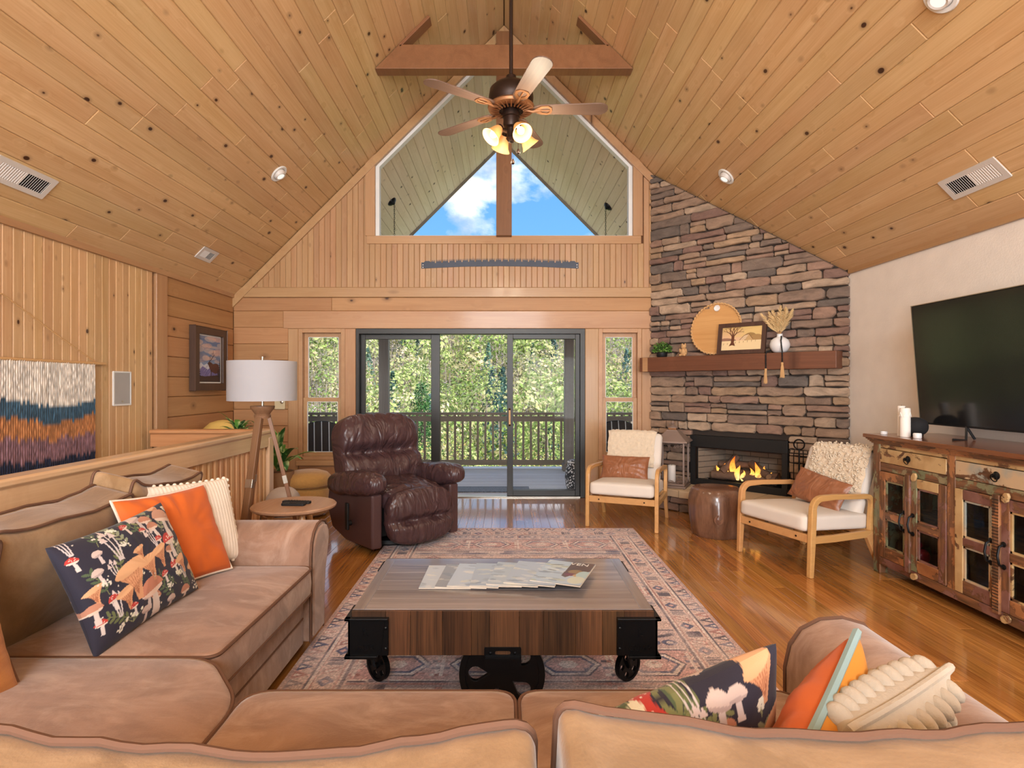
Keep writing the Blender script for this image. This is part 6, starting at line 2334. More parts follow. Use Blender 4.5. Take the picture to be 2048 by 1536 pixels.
# ------------------------------------------------------------------ television and things on the sideboard
def television():
    Lw, Hh = 1.46, .875
    t = empty('television', (3.06, 4.28, 1.03), label='large black flat television on thin feet on the sideboard', cat='television')
    lean = math.degrees(math.atan2(.07, .88))
    Mx = Matrix.Translation((.04, 0, .082)) @ Matrix.Rotation(R(-lean), 4, 'Y')
    MB().box(0, .045, -Lw, 0, 0, Hh).build('bezel', M['black'], t, bevel=.004, M=Mx)
    MB().box(-.003, .0, -Lw + .008, -.008, .014, Hh - .008).build('screen', M['screen'], t, M=Mx)
    e = MB().box(-.004, .02, -.004, .002, 0, Hh).box(-.004, .02, -Lw, .002, Hh - .002, Hh + .003)
    e.build('edge_strip', M['chrome'], t, M=Mx)
    for yy in (-.42, -1.06):
        MB().tube([(.045, yy, .09), (.03, yy - .015, .0), (-.07, yy - .03, .006)], .008, 6).build('foot', M['black'], t)
        MB().tube([(.045, yy, .09), (.10, yy, .006)], .008, 6).build('foot', M['black'], t)
television()
sp_ = empty('smart_speaker', (3.06, 4.22, 1.031), label='black fabric ball speaker behind the corner of the television', cat='speaker')
sp_.location = (2.985, 4.17, 1.031)
puff('speaker_body', (.075, .075, .068), Matrix.Translation((0, 0, .068)), M['spkfab'] if 'spkfab' in M else plain('speaker_fabric', (24, 22, 24), .85, bump=.4, bscale=500), sp_, 2.2, 14)
MB().lathe([(0, 0), (.045, 0), (.05, .006), (.04, .012)], 20).build('speaker_base', M['black'], sp_)
for k, (xx, yy, r_, hh, lab) in enumerate([(2.93, 4.24, .026, .215, 'tall slim white candle at the back of the sideboard end'), (2.86, 4.10, .033, .205, 'fat white carved candle at the sideboard end'), (2.875, 4.165, .022, .15, 'short white candle between the two taller candles')]):
    c = empty('candle', (xx, yy, 1.031), label=lab, cat='candle', group='white candles on the sideboard')
    MB().lathe([(0, 0), (r_, 0), (r_ * 1.02, .006), (r_, hh - .005), (r_ * .9, hh), (r_ * .4, hh - .006), (0, hh - .006)], 20).build('wax', M['wax'], c, smooth=True)
    MB().tube([(0, 0, hh - .008), (.001, 0, hh + .008)], .0014, 5).build('wick', M['black'], c)
    if k == 1:
        for j in range(6):
            a = j * math.pi / 3
            MB().prism([(-.014, 0), (.014, 0), (0, .03)], 0, .004, 'z', M=frame((r_ * .98 * math.cos(a), r_ * .98 * math.sin(a), hh - .06), (-math.sin(a), math.cos(a), 0), (0, 0, 1), (math.cos(a), math.sin(a), 0))).build('carving', M['wax'], c)
pk = empty('charging_puck', (2.865, 3.985, 1.031), label='small white puck beside the black speaker', cat='puck')
MB().lathe([(0, 0), (.024, 0), (.026, .006), (.026, .03), (.022, .036), (0, .037)], 20).build('puck_body', M['ceramic'], pk, smooth=True)
pk2 = empty('tealight_cup', (2.84, 4.30, 1.031), label='tiny white tealight cup at the very end of the sideboard', cat='tealight')
MB().lathe([(0, 0), (.022, 0), (.024, .004), (.024, .022), (.02, .022), (.019, .014), (0, .014)], 18).build('cup', M['ceramic'], pk2, smooth=True)

# ------------------------------------------------------------------ rug
def rug():
    x0, x1, y0, y1 = -1.04, 1.255, 1.9, 5.59
    w, h_ = x1 - x0, y1 - y0
    c = Canvas(400, 600, w, h_, (206, 178, 172))
    rr = random.Random(21)
    pink, cream, navy, rust, grey, dust = (200, 156, 154), (230, 214, 208), (62, 68, 106), (168, 110, 104), (150, 138, 146), (208, 180, 172)
    ink = (58, 52, 70)
    def diamond(cx, cy, a, b, cc): c.poly([(cx - a, cy), (cx, cy - b), (cx + a, cy), (cx, cy + b)], cc)
    # field in bands
    bx = .30
    y = .30
    k = 0
    while y < h_ - .25:
        kind = k % 4
        if kind == 0:            # stepped diamonds
            bh = .34
            c.rect(bx, w - bx, y, y + bh, dust)
            n = 5
            for i in range(n):
                cx = bx + (w - 2 * bx) * (i + .5) / n
                for a, cc in ((.165, ink), (.150, pink), (.120, ink), (.108, cream), (.078, navy), (.066, pink), (.036, ink), (.024, cream)):
                    diamond(cx, y + bh / 2, a, a * .92, cc)
        elif kind == 1:          # striped comb band
            bh = .13
            c.rect(bx, w - bx, y, y + bh, grey)
            for q in range(3):
                c.rect(bx, w - bx, y + .012 + q * .045, y + .03 + q * .045, (navy, cream, rust)[q], .75)
            x = bx
            while x < w - bx:
                L = rr.uniform(.05, .2)
                c.rect(x, x + L, y + rr.choice([.02, .055, .09]), y + rr.choice([.035, .07, .105]), rr.choice([navy, ink, cream, pink]), .85)
                x += L + rr.uniform(.01, .05)
        elif kind == 2:          # hexagon medallions between key figures
            bh = .30
            c.rect(bx, w - bx, y, y + bh, pink)
            n = 4
            for i in range(n):
                cx = bx + (w - 2 * bx) * (i + .5) / n
                for a, b, cc in ((.17, .115, ink), (.158, .104, cream), (.135, .085, navy), (.118, .07, pink), (.05, .035, cream)):
                    c.poly([(cx - a, y + bh / 2), (cx - a * .55, y + bh / 2 - b), (cx + a * .55, y + bh / 2 - b), (cx + a, y + bh / 2), (cx + a * .55, y + bh / 2 + b), (cx - a * .55, y + bh / 2 + b)], cc)
                for s in (-1, 1):
                    for j in range(4):
                        c.rect(cx + s * .2 - .03, cx + s * .2 + .03, y + .03 + j * .07, y + .05 + j * .07, rr.choice([ink, navy, cream, rust]))
                    c.rect(cx + s * .2 - .006, cx + s * .2 + .006, y + .03, y + bh - .03, cream)
        else:                    # bird-like blots and keys
            bh = .22
            c.rect(bx, w - bx, y, y + bh, (190, 164, 164))
            n = 8
            for i in range(n):
                cx = bx + (w - 2 * bx) * (i + .5) / n
                for s in (-1, 1):
                    c.ell(cx + s * .045, y + bh * .32, .042, .032, navy)
                    c.ell(cx + s * .045, y + bh * .32, .018, .016, cream)
                    c.poly([(cx, y + bh * .58), (cx + s * .10, y + bh * .72), (cx + s * .085, y + bh * .86), (cx, y + bh * .70)], ink)
                c.line([(cx - .1, y + .01), (cx - .1, y + bh - .02)], .007, cream)
                c.line([(cx - .085, y + .01), (cx - .085, y + bh - .02)], .004, rust)
        c.rect(bx, w - bx, y + bh, y + bh + .012, ink); c.rect(bx, w - bx, y + bh + .012, y + bh + .022, cream)
        y += bh + .022
        k += 1
    # small filler ornaments
    for q in range(900):
        px_, py_ = rr.uniform(bx, w - bx), rr.uniform(.28, h_ - .28)
        cc = rr.choice([ink, navy, cream, rust, grey, pink])
        if rr.random() < .5: c.rect(px_, px_ + rr.uniform(.01, .05), py_, py_ + rr.uniform(.006, .014), cc, .7)
        else: c.line([(px_, py_), (px_ + rr.uniform(-.03, .03), py_ + rr.uniform(-.03, .03))], .007, cc, .7)
    # borders: triangles, chevrons, guard stripes on all four sides
    def side_band(o, wd, horizontal):
        Lg = w if horizontal else h_
        def Rct(a0, a1, b0, b1, cc, al=1.0):
            c.rect(a0, a1, b0, b1, cc, al) if horizontal else c.rect(b0, b1, a0, a1, cc, al)
        def Pl(pts, cc): c.poly(pts if horizontal else [(b, a) for a, b in pts], cc)
        s = 1 if wd > 0 else -1
        W2 = abs(wd)
        def P(b): return o + s * b
        Rct(0, Lg, *sorted((P(0), P(.018))), (178, 146, 140))
        Rct(0, Lg, *sorted((P(.018), P(.115))), (198, 156, 150))
        a = .02
        q = 0
        while a < Lg - .05:
            Pl([(a, P(.025)), (a + .04, P(.105)), (a + .08, P(.025))], (ink, rust, navy)[q % 3])
            Pl([(a + .025, P(.03)), (a + .04, P(.07)), (a + .055, P(.03))], cream)
            Pl([(a + .04, P(.108)), (a + .08, P(.04)), (a + .12, P(.108))], dust)
            a += .08; q += 1
        Rct(0, Lg, *sorted((P(.115), P(.125))), ink); Rct(0, Lg, *sorted((P(.125), P(.14))), cream); Rct(0, Lg, *sorted((P(.14), P(.148))), rust)
        Rct(0, Lg, *sorted((P(.148), P(.25))), (214, 186, 178))
        a = .03; q = 0
        while a < Lg - .05:
            kk = q % 3
            if kk == 0:
                for j in range(5): Rct(a + j * .016, a + j * .016 + .008, *sorted((P(.16), P(.235))), ink)
                a += .1
            elif kk == 1:
                Pl([(a, P(.2)), (a + .05, P(.158)), (a + .1, P(.2)), (a + .05, P(.242))], navy)
                Pl([(a + .03, P(.2)), (a + .05, P(.182)), (a + .07, P(.2)), (a + .05, P(.218))], pink)
                a += .11
            else:
                Pl([(a, P(.16)), (a + .05, P(.16)), (a + .09, P(.24)), (a + .04, P(.24))], rust)
                Pl([(a + .02, P(.17)), (a + .04, P(.17)), (a + .065, P(.225)), (a + .045, P(.225))], cream)
                a += .1
            q += 1
        Rct(0, Lg, *sorted((P(.25), P(.26))), rust); Rct(0, Lg, *sorted((P(.26), P(.275))), cream); Rct(0, Lg, *sorted((P(.275), P(.283))), ink)
    side_band(0, .28, False); side_band(w, -.28, False); side_band(0, .28, True); side_band(h_, -.28, True)
    # worn fading
    g = np.random.default_rng(5)
    wn = g.normal(0, 1, (76, 51))
    wn = np.kron(wn, np.ones((8, 8)))[:600, :400]
    for _ in range(10): wn = (wn + np.roll(wn, 3, 0) + np.roll(wn, 3, 1) + np.roll(wn, -3, 0) + np.roll(wn, -3, 1)) / 5
    f = np.clip(.42 + .9 * wn, .22, .65)[..., None]
    c.a = c.a * (1 - f) + np.array((214, 196, 194)) * f
    c.speckle(.11, 3)
    X, Y = np.meshgrid(c.x + x0, c.y + y0)
    n = X.size
    V = np.stack([X.ravel(), Y.ravel(), np.full(n, .009)], 1)
    t = empty('rug', ((x0 + x1) / 2, (y0 + y1) / 2, 0), label='faded pink and navy patterned area rug under the coffee table', cat='rug')
    V[:, 0] -= (x0 + x1) / 2; V[:, 1] -= (y0 + y1) / 2
    link('woven_face', np_mesh('woven_face', V, grid_quads(c.nx, c.ny), M['rug'], c.rgb().reshape(-1, 3), False), t)
    MB().prism([(-w / 2, -h_ / 2), (w / 2, -h_ / 2), (w / 2, h_ / 2), (-w / 2, h_ / 2)], .001, .0085, 'z').build('bound_edge', M['rugedge'], t)
M['rugedge'] = plain('rug_edge', (176, 140, 132), .95)
rug()

# ------------------------------------------------------------------ coffee table: factory cart
def cart():
    Wd, yf, yb, zt, zb = 1.236, 2.35, 3.07, .478, .295
    x0 = -.005
    t = empty('coffee_table', (x0, (yf + yb) / 2, 0.01), label='industrial factory-cart coffee table with black iron wheels on the rug', cat='coffee table')
    hd = (yb - yf) / 2
    ht = hd - .0165
    z0 = -.01
    zt += z0; zb += z0
    hx = Wd / 2
    # top boards run along the table
    nb = 6
    for k in range(nb):
        a = -ht + k * (2 * ht) / nb
        b = a + 2 * ht / nb
        slab('top_board', [(-(b - a) / 2 + .0006, -hx + .05), ((b - a) / 2 - .0006, -hx + .05), ((b - a) / 2 - .0006, hx - .05), (-(b - a) / 2 + .0006, hx - .05)], .03, .0015,
             frame((0, (a + b) / 2, zt - .03), (0, 1, 0), (-1, 0, 0), (0, 0, 1)), M['tabletop'], t)
    for s in (-1, 1):
        slab('end_board', [(-.025, -ht), (.025, -ht), (.025, ht), (-.025, ht)], .03, .002, Matrix.Translation((s * (hx - .025), 0, zt - .03)), M['tabletop'], t)
    MB().box(-hx + .01, hx - .01, -hd + .015, hd - .015, zb + .01, zt - .03).build('carcass', M['dark'], t)
    # front and back faces of upright blocks
    widths = [.14, .10, .13, .12, .075, .12, .10, .13, .11, .09, .121]
    for s in (-1, 1):
        a = -hx
        for w_ in widths:
            b = min(hx, a + w_)
            slab('side_block', [(-(b - a) / 2 + .0004, 0), ((b - a) / 2 - .0004, 0), ((b - a) / 2 - .0004, zt - .003 - zb), (-(b - a) / 2 + .0004, zt - .003 - zb)], .016, .001,
                 frame(((a + b) / 2, s * (hd - .016), zb), (-s, 0, 0), (0, 0, 1), (0, s, 0)), M['cartwood'], t)
            a = b
        MB().box(-hd + .016, hd - .016, 0, zt - .003 - zb, 0, .016).build('end_face', M['cartwood'], t, M=frame((s * (hx - .016), 0, zb), (0, s, 0), (0, 0, 1), (s, 0, 0)))
    # iron corner brackets with raised letters
    bh = zt - zb - .035
    for sx in (-1, 1):
        for sy in (-1, 1):
            Mx = frame((sx * (hx + .012), sy * (hd + .012), zb - .0), (-sx, 0, 0), (0, -sy, 0), (0, 0, 1))
            c = MB()
            c.box(-.0, .165, -.0, .010, .004, bh).box(0, .010, 0, .14, .004, bh)
            c.box(-.012, .165, -.012, .012, bh, bh + .010).box(-.012, .012, -.012, .14, bh, bh + .010)
            c.box(-.012, .12, -.012, .012, -.006, .006).box(-.012, .012, -.012, .14, -.006, .006)
            c.prism([(.135, .006), (.165, .006), (.165, bh), (.150, bh)], -.005, .006, 'y')
            o = c.build('corner_bracket', M['iron'], t, bevel=.002, M=Mx)
            for zz in (.035, bh - .03):
                MB().lathe([(.0075, 0), (.007, .004), (.004, .006), (0, .0065)], 10, frame((.155, -.005, zz), (1, 0, 0), (0, 0, 1), (0, -1, 0))).build('rivet', M['iron'], o, smooth=True)
            if sy < 0:
                R1, R2 = (('R', 'GUB') if sx < 0 else ('L', 'GUAR'))
                fl_ = frame((.07, -.001, bh * .56), (1, 0, 0), (0, 0, 1), (0, -1, 0)) if sx < 0 else frame((.07, -.001, bh * .56), (-1, 0, 0), (0, 0, 1), (0, -1, 0))
                text_obj('raised_letters', R1, .045, .002, M['iron'], o, fl_)
                fl2 = frame((.07, -.001, .022), (1, 0, 0), (0, 0, 1), (0, -1, 0)) if sx < 0 else frame((.07, -.001, .022), (-1, 0, 0), (0, 0, 1), (0, -1, 0))
                text_obj('raised_letters', R2, .036, .002, M['iron'], o, fl2)
    # big wheels in the middle of the long sides
    def wheel(r, th, nh, hub, tear):
        holes = []
        for k in range(nh):
            a = 2 * math.pi * (k + .25) / nh + R(90)
            ca, sa = math.cos(a), math.sin(a)
            if tear:
                pts = [(r * .30, 0)] + [(r * .62 + r * .17 * math.cos(R(q)), r * .17 * math.sin(R(q))) for q in range(-110, 111, 20)]
            else:
                pts = [(r * .60 + r * .2 * math.cos(R(q)), r * .2 * math.sin(R(q))) for q in range(0, 360, 24)]
            holes.append([(u * ca - v * sa, u * sa + v * ca) for u, v in pts])
        m = MB().prism(circle(0, 0, r * .97, 40), -th * .3, th * .3, 'y', holes=holes)
        ringo = circle(0, 0, r, 40); ringi = circle(0, 0, r * .86, 40)
        m.prism(ringo, -th / 2, th / 2, 'y', holes=[ringi])
        m.lathe([(0, -th * .8), (hub, -th * .8), (hub, th * .8), (0, th * .8)], 18, Matrix.Rotation(R(90), 4, 'X'))
        return m
    r = .18
    for s in (-1, 1):
        wheel(r, .035, 5, .03, True).build('large_wheel', M['iron'], t, bevel=.002, M=Matrix.Translation((-.003, s * (hd - .07), r - .0)))
        br = MB().prism(rrect(-.075, .075, zb - .055, zb + .035, .004, 2), s * (hd + .001), s * (hd + .009), 'y', holes=[rrect(-.032, .032, zb + .004, zb + .022, .008, 4)])
        br.prism([(-.05, zb - .05), (.05, zb - .05), (.03, .14), (-.03, .14)], s * (hd - .03), s * (hd - .02), 'y')
        br.box(-.07, .07, s * hd - .03, s * hd + .006, zb - .008, zb - .001)
        o = br.build('axle_bracket', M['iron'], t, bevel=.002)
        for sx in (-.05, .05):
            MB().lathe([(.008, 0), (.007, .004), (0, .006)], 10, frame((sx, s * (hd + .009), zb + .014), (1, 0, 0), (0, 0, 1), (0, s, 0))).build('rivet', M['iron'], o)
    MB().tube([(-.003, -hd + .05, r), (-.003, hd - .05, r)], .014, 10).build('axle', M['iron'], t)
    # small casters at the two ends
    rc = .072
    for s in (-1, 1):
        Mx = xyz(s * (hx - .03) + .0, .0, 0, rz=(-40 if s < 0 else 35))
        wo = wheel(rc, .026, 5, .014, False).build('caster_wheel', M['iron'], t, bevel=.0015, M=Mx @ Matrix.Translation((0, 0, rc)))
        f = MB()
        for sy in (-1, 1):
            path = [(0, sy * .024, rc), (-.03, sy * .026, rc + .08), (-.05 * 1, sy * .02, zb - .02)]
            f.tube(path, [.012, .016, .018], 6, flat=.5)
        f.box(-.09, -.0, -.045, .045, zb - .022, zb - .001)
        f.build('caster_fork', M['iron'], t, M=Mx)
cart()

# magazines, fanned out
def magazines():
    base = .480 
    labs = ['pale magazine at the left end of the fan on the coffee table', 'grey magazine second from the left on the coffee table', 'magazine tinted with window sheen third from the left on the coffee table', 'middle magazine of the fan on the coffee table',
            'soft grey magazine third from the right on the coffee table', 'pale magazine second from the right on the coffee table', 'topmost magazine with a brown cover strip on the coffee table']
    rr = random.Random(31)
    xs = [-.265, -.185, -.125, -.03, .06, .15, .285]
    for k in range(7):
        w, h_ = .235, .325
        rot = [-1, -4, -6, -3, -9, -14, -21][k]
        t = empty('magazine', (xs[k], 2.755 - .004 * k, base + .0045 * k), R(rot), label=labs[k], cat='magazine', group='magazines on the coffee table')
        tilt = Matrix.Rotation(R(0.7 if k else 0), 4, 'Y')
        MB().box(-w / 2, w / 2, -h_ / 2, h_ / 2, 0, .0042).build('pages', M['pages'], t, M=Matrix.Identity(4))
        base_c = [(196, 210, 226), (150, 160, 174), (186, 204, 226), (172, 190, 212), (178, 196, 214), (176, 194, 216), (184, 206, 228)][k]  # blue-white tint puts the window's sheen into the cover colours
        c = Canvas(46, 62, w, h_, base_c)
        for q in range(26):
            c.ell(rr.uniform(0, w), rr.uniform(0, h_), rr.uniform(.01, .05), rr.uniform(.004, .02), rr.choice([(226, 232, 236), (150, 168, 186), (214, 218, 210), (120, 140, 164), (236, 236, 230)]), rr.uniform(-.4, .4), .5)
        if k == 6:
            c = Canvas(90, 120, w, h_, (180, 202, 224))  # same window sheen tinted into the top cover's ground colour
            for q in range(40):
                c.ell(rr.uniform(0, w * .55), rr.uniform(0, h_), rr.uniform(.01, .05), rr.uniform(.004, .014), rr.choice([(222, 232, 236), (132, 152, 176), (190, 200, 180), (96, 110, 120)]), rr.uniform(-.3, .3), .55)
            c.poly([(w * .52, h_), (w, h_), (w, h_ * .62), (w * .72, h_ * .42), (w * .6, h_ * .28), (w * .5, h_ * .34)], (96, 82, 82))
            c.ell(w * .72, h_ * .55, .035, .03, (150, 128, 96)); c.ell(w * .66, h_ * .42, .03, .02, (120, 70, 90)); c.ell(w * .8, h_ * .4, .02, .02, (196, 170, 130))
            c.ell(w * .9, h_ * .45, .03, .05, (176, 206, 214)); c.ell(w * .85, h_ * .2, .04, .05, (206, 216, 206))
        # cover with a slight lift at one edge
        X, Y = np.meshgrid(c.x - w / 2, c.y - h_ / 2)
        Z = .0046 + .0012 * np.clip(X / w + .2, 0, 1) ** 2 * 6 * (1 if k else .3)
        V = np.stack([X.ravel(), Y.ravel(), Z.ravel()], 1)
        cov = link('cover', np_mesh('cover', V, grid_quads(c.nx, c.ny), M['paper'], c.rgb().reshape(-1, 3)), t)
        if k == 6:
            text_obj('title', 'VEN', .05, .0004, M['white'], cov, Matrix.Translation((.045, h_ / 2 - .05, .0075)))
magazines()

# ------------------------------------------------------------------ sectional sofa
def sofa():
    t = empty('sectional_sofa', (-1.0, 1.4, 0), label='large tan suede L-shaped sectional sofa with piped cushions', cat='sofa')
    O = Vector((-1.0, 1.4, 0))
    def T(x, y, z): return Matrix.Translation((x - O.x, y - O.y, z - O.z))
    su, sb, pp = M['suede'], M['suede_back'], M['piping']
    # base carcass
    m = MB()
    m.box(-2.08 - O.x, -1.06 - O.x, .6 - O.y, 3.0 - O.y, .06, .30)
    m.box(-1.06 - O.x, .92 - O.x, .6 - O.y, 1.72 - O.y, .06, .30)
    m.build('base', su, t, bevel=.02, seg=3)
    # front boards with welt lines
    f1 = MB().box(-1.07 - O.x, -1.045 - O.x, 1.74 - O.y, 3.0 - O.y, .05, .30).build('front_board', su, t, bevel=.008)
    f2 = MB().box(-1.045 - O.x, .92 - O.x, 1.70 - O.y, 1.73 - O.y, .05, .30).build('front_board', su, t, bevel=.008)
    for zz in (.19, ):
        MB().tube([(-1.042 - O.x, 1.76 - O.y, zz), (-1.042 - O.x, 2.98 - O.y, zz)], .004, 6).build('welt', pp, f1, smooth=True)
    # back frames
    MB().box(-2.10 - O.x, -1.93 - O.x, .55 - O.y, 3.3 - O.y, .06, .76).build('back_frame', sb, t, bevel=.04, seg=3)
    MB().box(-1.93 - O.x, 1.2 - O.x, .46 - O.y, .62 - O.y, .06, .74).build('back_frame', sb, t, bevel=.04, seg=3)

    def rounded_outline(pts, rad, n=5):
        out = []
        k = len(pts)
        for i in range(k):
            p0, p1, p2 = Vector(pts[i - 1]), Vector(pts[i]), Vector(pts[(i + 1) % k])
            r_ = rad[i] if isinstance(rad, (list, tuple)) else rad
            a = p1 + (p0 - p1).normalized() * r_
            b = p1 + (p2 - p1).normalized() * r_
            for q in range(n + 1):
                s = q / n
                out.append(tuple((a * (1 - s) ** 2 + p1 * 2 * s * (1 - s) + b * s * s)))
        return out

    def seat(name, pts, rad, z0, z1, crown):
        """cushion from a plan outline: rings of the outline pulled to the middle"""
        ol = rounded_outline(pts, rad, 6)
        n = len(ol)
        cx_, cy_ = sum(p[0] for p in ol) / n, sum(p[1] for p in ol) / n
        V, Fc = [], []
        zm = z1 - .012
        rings = [(1.0 - .03, z0), (1.0, z0 + .02), (1.008, (z0 + zm) / 2), (1.0, zm - .012), (.985, zm + .006)]
        inner = [.95, .88, .76, .6, .42, .22]
        for s, z in rings:
            V += [(cx_ + (x - cx_) * s - O.x, cy_ + (y - cy_) * s - O.y, z) for x, y in ol]
        for s in inner:
            for x, y in ol:
                xx, yy = cx_ + (x - cx_) * s, cy_ + (y - cy_) * s
                z = zm + .006 + crown * (1 - s ** 2.6) + .006 * nz((xx, yy, 0), 5, 3)
                V.append((xx - O.x, yy - O.y, z))
        V.append((cx_ - O.x, cy_ - O.y, zm + .006 + crown))
        R_ = len(rings) + len(inner)
        for r_ in range(R_ - 1):
            for i in range(n):
                Fc.append((r_ * n + i, r_ * n + (i + 1) % n, (r_ + 1) * n + (i + 1) % n, (r_ + 1) * n + i))
        for i in range(n):
            Fc.append(((R_ - 1) * n + i, (R_ - 1) * n + (i + 1) % n, R_ * n))
        A = sum(ol[i][0] * ol[(i + 1) % n][1] - ol[(i + 1) % n][0] * ol[i][1] for i in range(n))
        if A < 0: Fc = [f[::-1] for f in Fc]
        o = link(name, mesh(name, V, Fc, su, True), t)
        MB().tube([(x - O.x, y - O.y, zm) for x, y in ol], .0065, 6, closed=True).build('piping', pp, o, smooth=True)
        MB().tube([(x - O.x, y - O.y, z0 + .022) for x, y in ol], .0055, 6, closed=True).build('piping', pp, o, smooth=True)
        return o
    sz0, sz1 = .305, .465
    seat('seat_cushion', [(-1.80, 1.995), (-1.0, 1.995), (-.99, 2.99), (-1.80, 2.99)], [.03, .05, .06, .03], sz0, sz1, .028)
    seat('corner_cushion', [(-1.83, .85), (-.79, .85), (-.785, 1.70), (-1.0, 1.975), (-1.80, 1.98)], [.03, .03, .10, .10, .03], sz0, sz1 + .006, .032)
    seat('seat_cushion', [(-.775, .85), (.03, .85), (.035, 1.775), (-.79, 1.775)], [.03, .03, .07, .09], sz0, sz1, .03)
    seat('seat_cushion', [(.045, .85), (.885, .85), (.885, 1.775), (.045, 1.775)], [.03, .03, .07, .07], sz0, sz1, .03)

    # loose back cushions: boxy, slumped, with piping round front and back faces
    def backc(w, h_, d, Mx, seed, sag=.03, ear=.03, mat=sb):
        def shape(x, z):
            kx = x / (w / 2)
            top = (z > 0)
            dz = 0
            if top:
                dz = (-sag * (1 - kx * kx) + ear * abs(kx) ** 6 + .018 * nz((x * 2, seed, 0), 2.2)) * (z / (h_ / 2))
            return dz
        def fn(p):
            crease = .012 * nz((p.x * 1.5, p.y, p.z), 8, seed)
            dz = shape(p.x, p.z)
            bul = .045 * max(0, 1 - (p.x / (w / 2)) ** 2) * max(0, 1 - (p.z / (h_ / 2)) ** 2)
            y = p.y + (bul if p.y > 0 else -bul) + crease * (1 if abs(p.y) > d * .3 else .4)
            return (p.x + .01 * nz(p, 4, seed + 2), y, p.z + dz)
        V, Fc = softbox_geo((w / 2, d / 2, h_ / 2), .035, 26, 0, fn)
        o = link('back_cushion', mesh('back_cushion', V, Fc, mat, True), t, T(0, 0, 0) @ Mx)
        ol = rrect(-w / 2 + .004, w / 2 - .004, -h_ / 2 + .004, h_ / 2 - .004, .04, 4)
        # resample the outline densely so the piping follows the sag
        dense = []
        for i in range(len(ol)):
            a, b = Vector(ol[i]), Vector(ol[(i + 1) % len(ol)])
            n = max(1, int((b - a).length / .03))
            dense += [a.lerp(b, q / n) for q in range(n)]
        for s in (-1, 1):
            pts = [Vector(fn(Vector((p.x, s * (d / 2 - .012), p.y)))) + Vector((0, s * .0, 0)) for p in dense]
            pts = [Vector((p.x * 1.006, p.y, p.z * 1.0 + (.006 if p.z > 0 else 0))) for p in pts]
            MB().tube(pts, .0065, 6, closed=True).build('piping', pp, o, smooth=True)
        return o
    # near run: front faces lean back towards the viewer
    backc(.86, .46, .20, xyz(-.385, .80, .665, rx=15), 1.0, .05, .015)
    backc(.88, .46, .20, xyz(.515, .80, .69, rx=15), 4.0, .045, .03)
    # left run, facing the room
    backc(.72, .48, .20, xyz(-1.84, 2.28, .68, rz=-90, rx=-13), 7.0, .02, .02)
    backc(.62, .48, .20, xyz(-1.85, 2.93, .70, rz=-90, rx=-13, ry=-4), 9.0, .02, .04)
    backc(.60, .46, .20, xyz(-1.80, 1.62, .68, rz=-88, rx=-14), 12.0, .02, .02)

    # flared arms
    def arm(Mx, L, mat=su):
        prof = [(0, .06), (0, .50), (.015, .57), (.05, .62), (.11, .65), (.18, .655), (.25, .635), (.29, .59), (.295, .53), (.27, .46), (.235, .38), (.215, .25), (.21, .06)]
        V, Fc = prism_geo(prof, 0, L, 'y')
        o = MB().raw(V, Fc).build('armrest', mat, t, smooth=True, bevel=.012, M=T(0, 0, 0) @ Mx, sharp=50, seg=3)
        n0 = prof[1:-1]
        MB().tube([(u, L + .002, v) for u, v in prof], .0065, 6).build('piping', pp, o, smooth=True)
        pan = MB().prism(inset(prof, .02), L, L + .016, 'y').build('arm_panel', mat, o, bevel=.008, seg=3)
        return o
    # far arm of the left run: profile across Y, front panel facing the room (+X)
    arm(frame((-2.05, 2.995, 0), (0, 1, 0), (1, 0, 0), (0, 0, 1)), 1.04)
    # right arm of the near run: front panel facing away (+Y)
    arm(frame((.90, .62, 0), (1, 0, 0), (0, 1, 0), (0, 0, 1)), 1.22)
    for x, y in ((-1.98, .7), (-1.98, 3.2), (-1.15, 3.2), (-1.12, 1.85), (.85, 1.66), (1.0, .7), (1.05, 1.75)):
        MB().lathe([(.022, 0), (.03, .03), (.034, .062)], 14, T(x, y, 0.0)).build('foot', M['walnutleg'], t, smooth=True)
sofa()

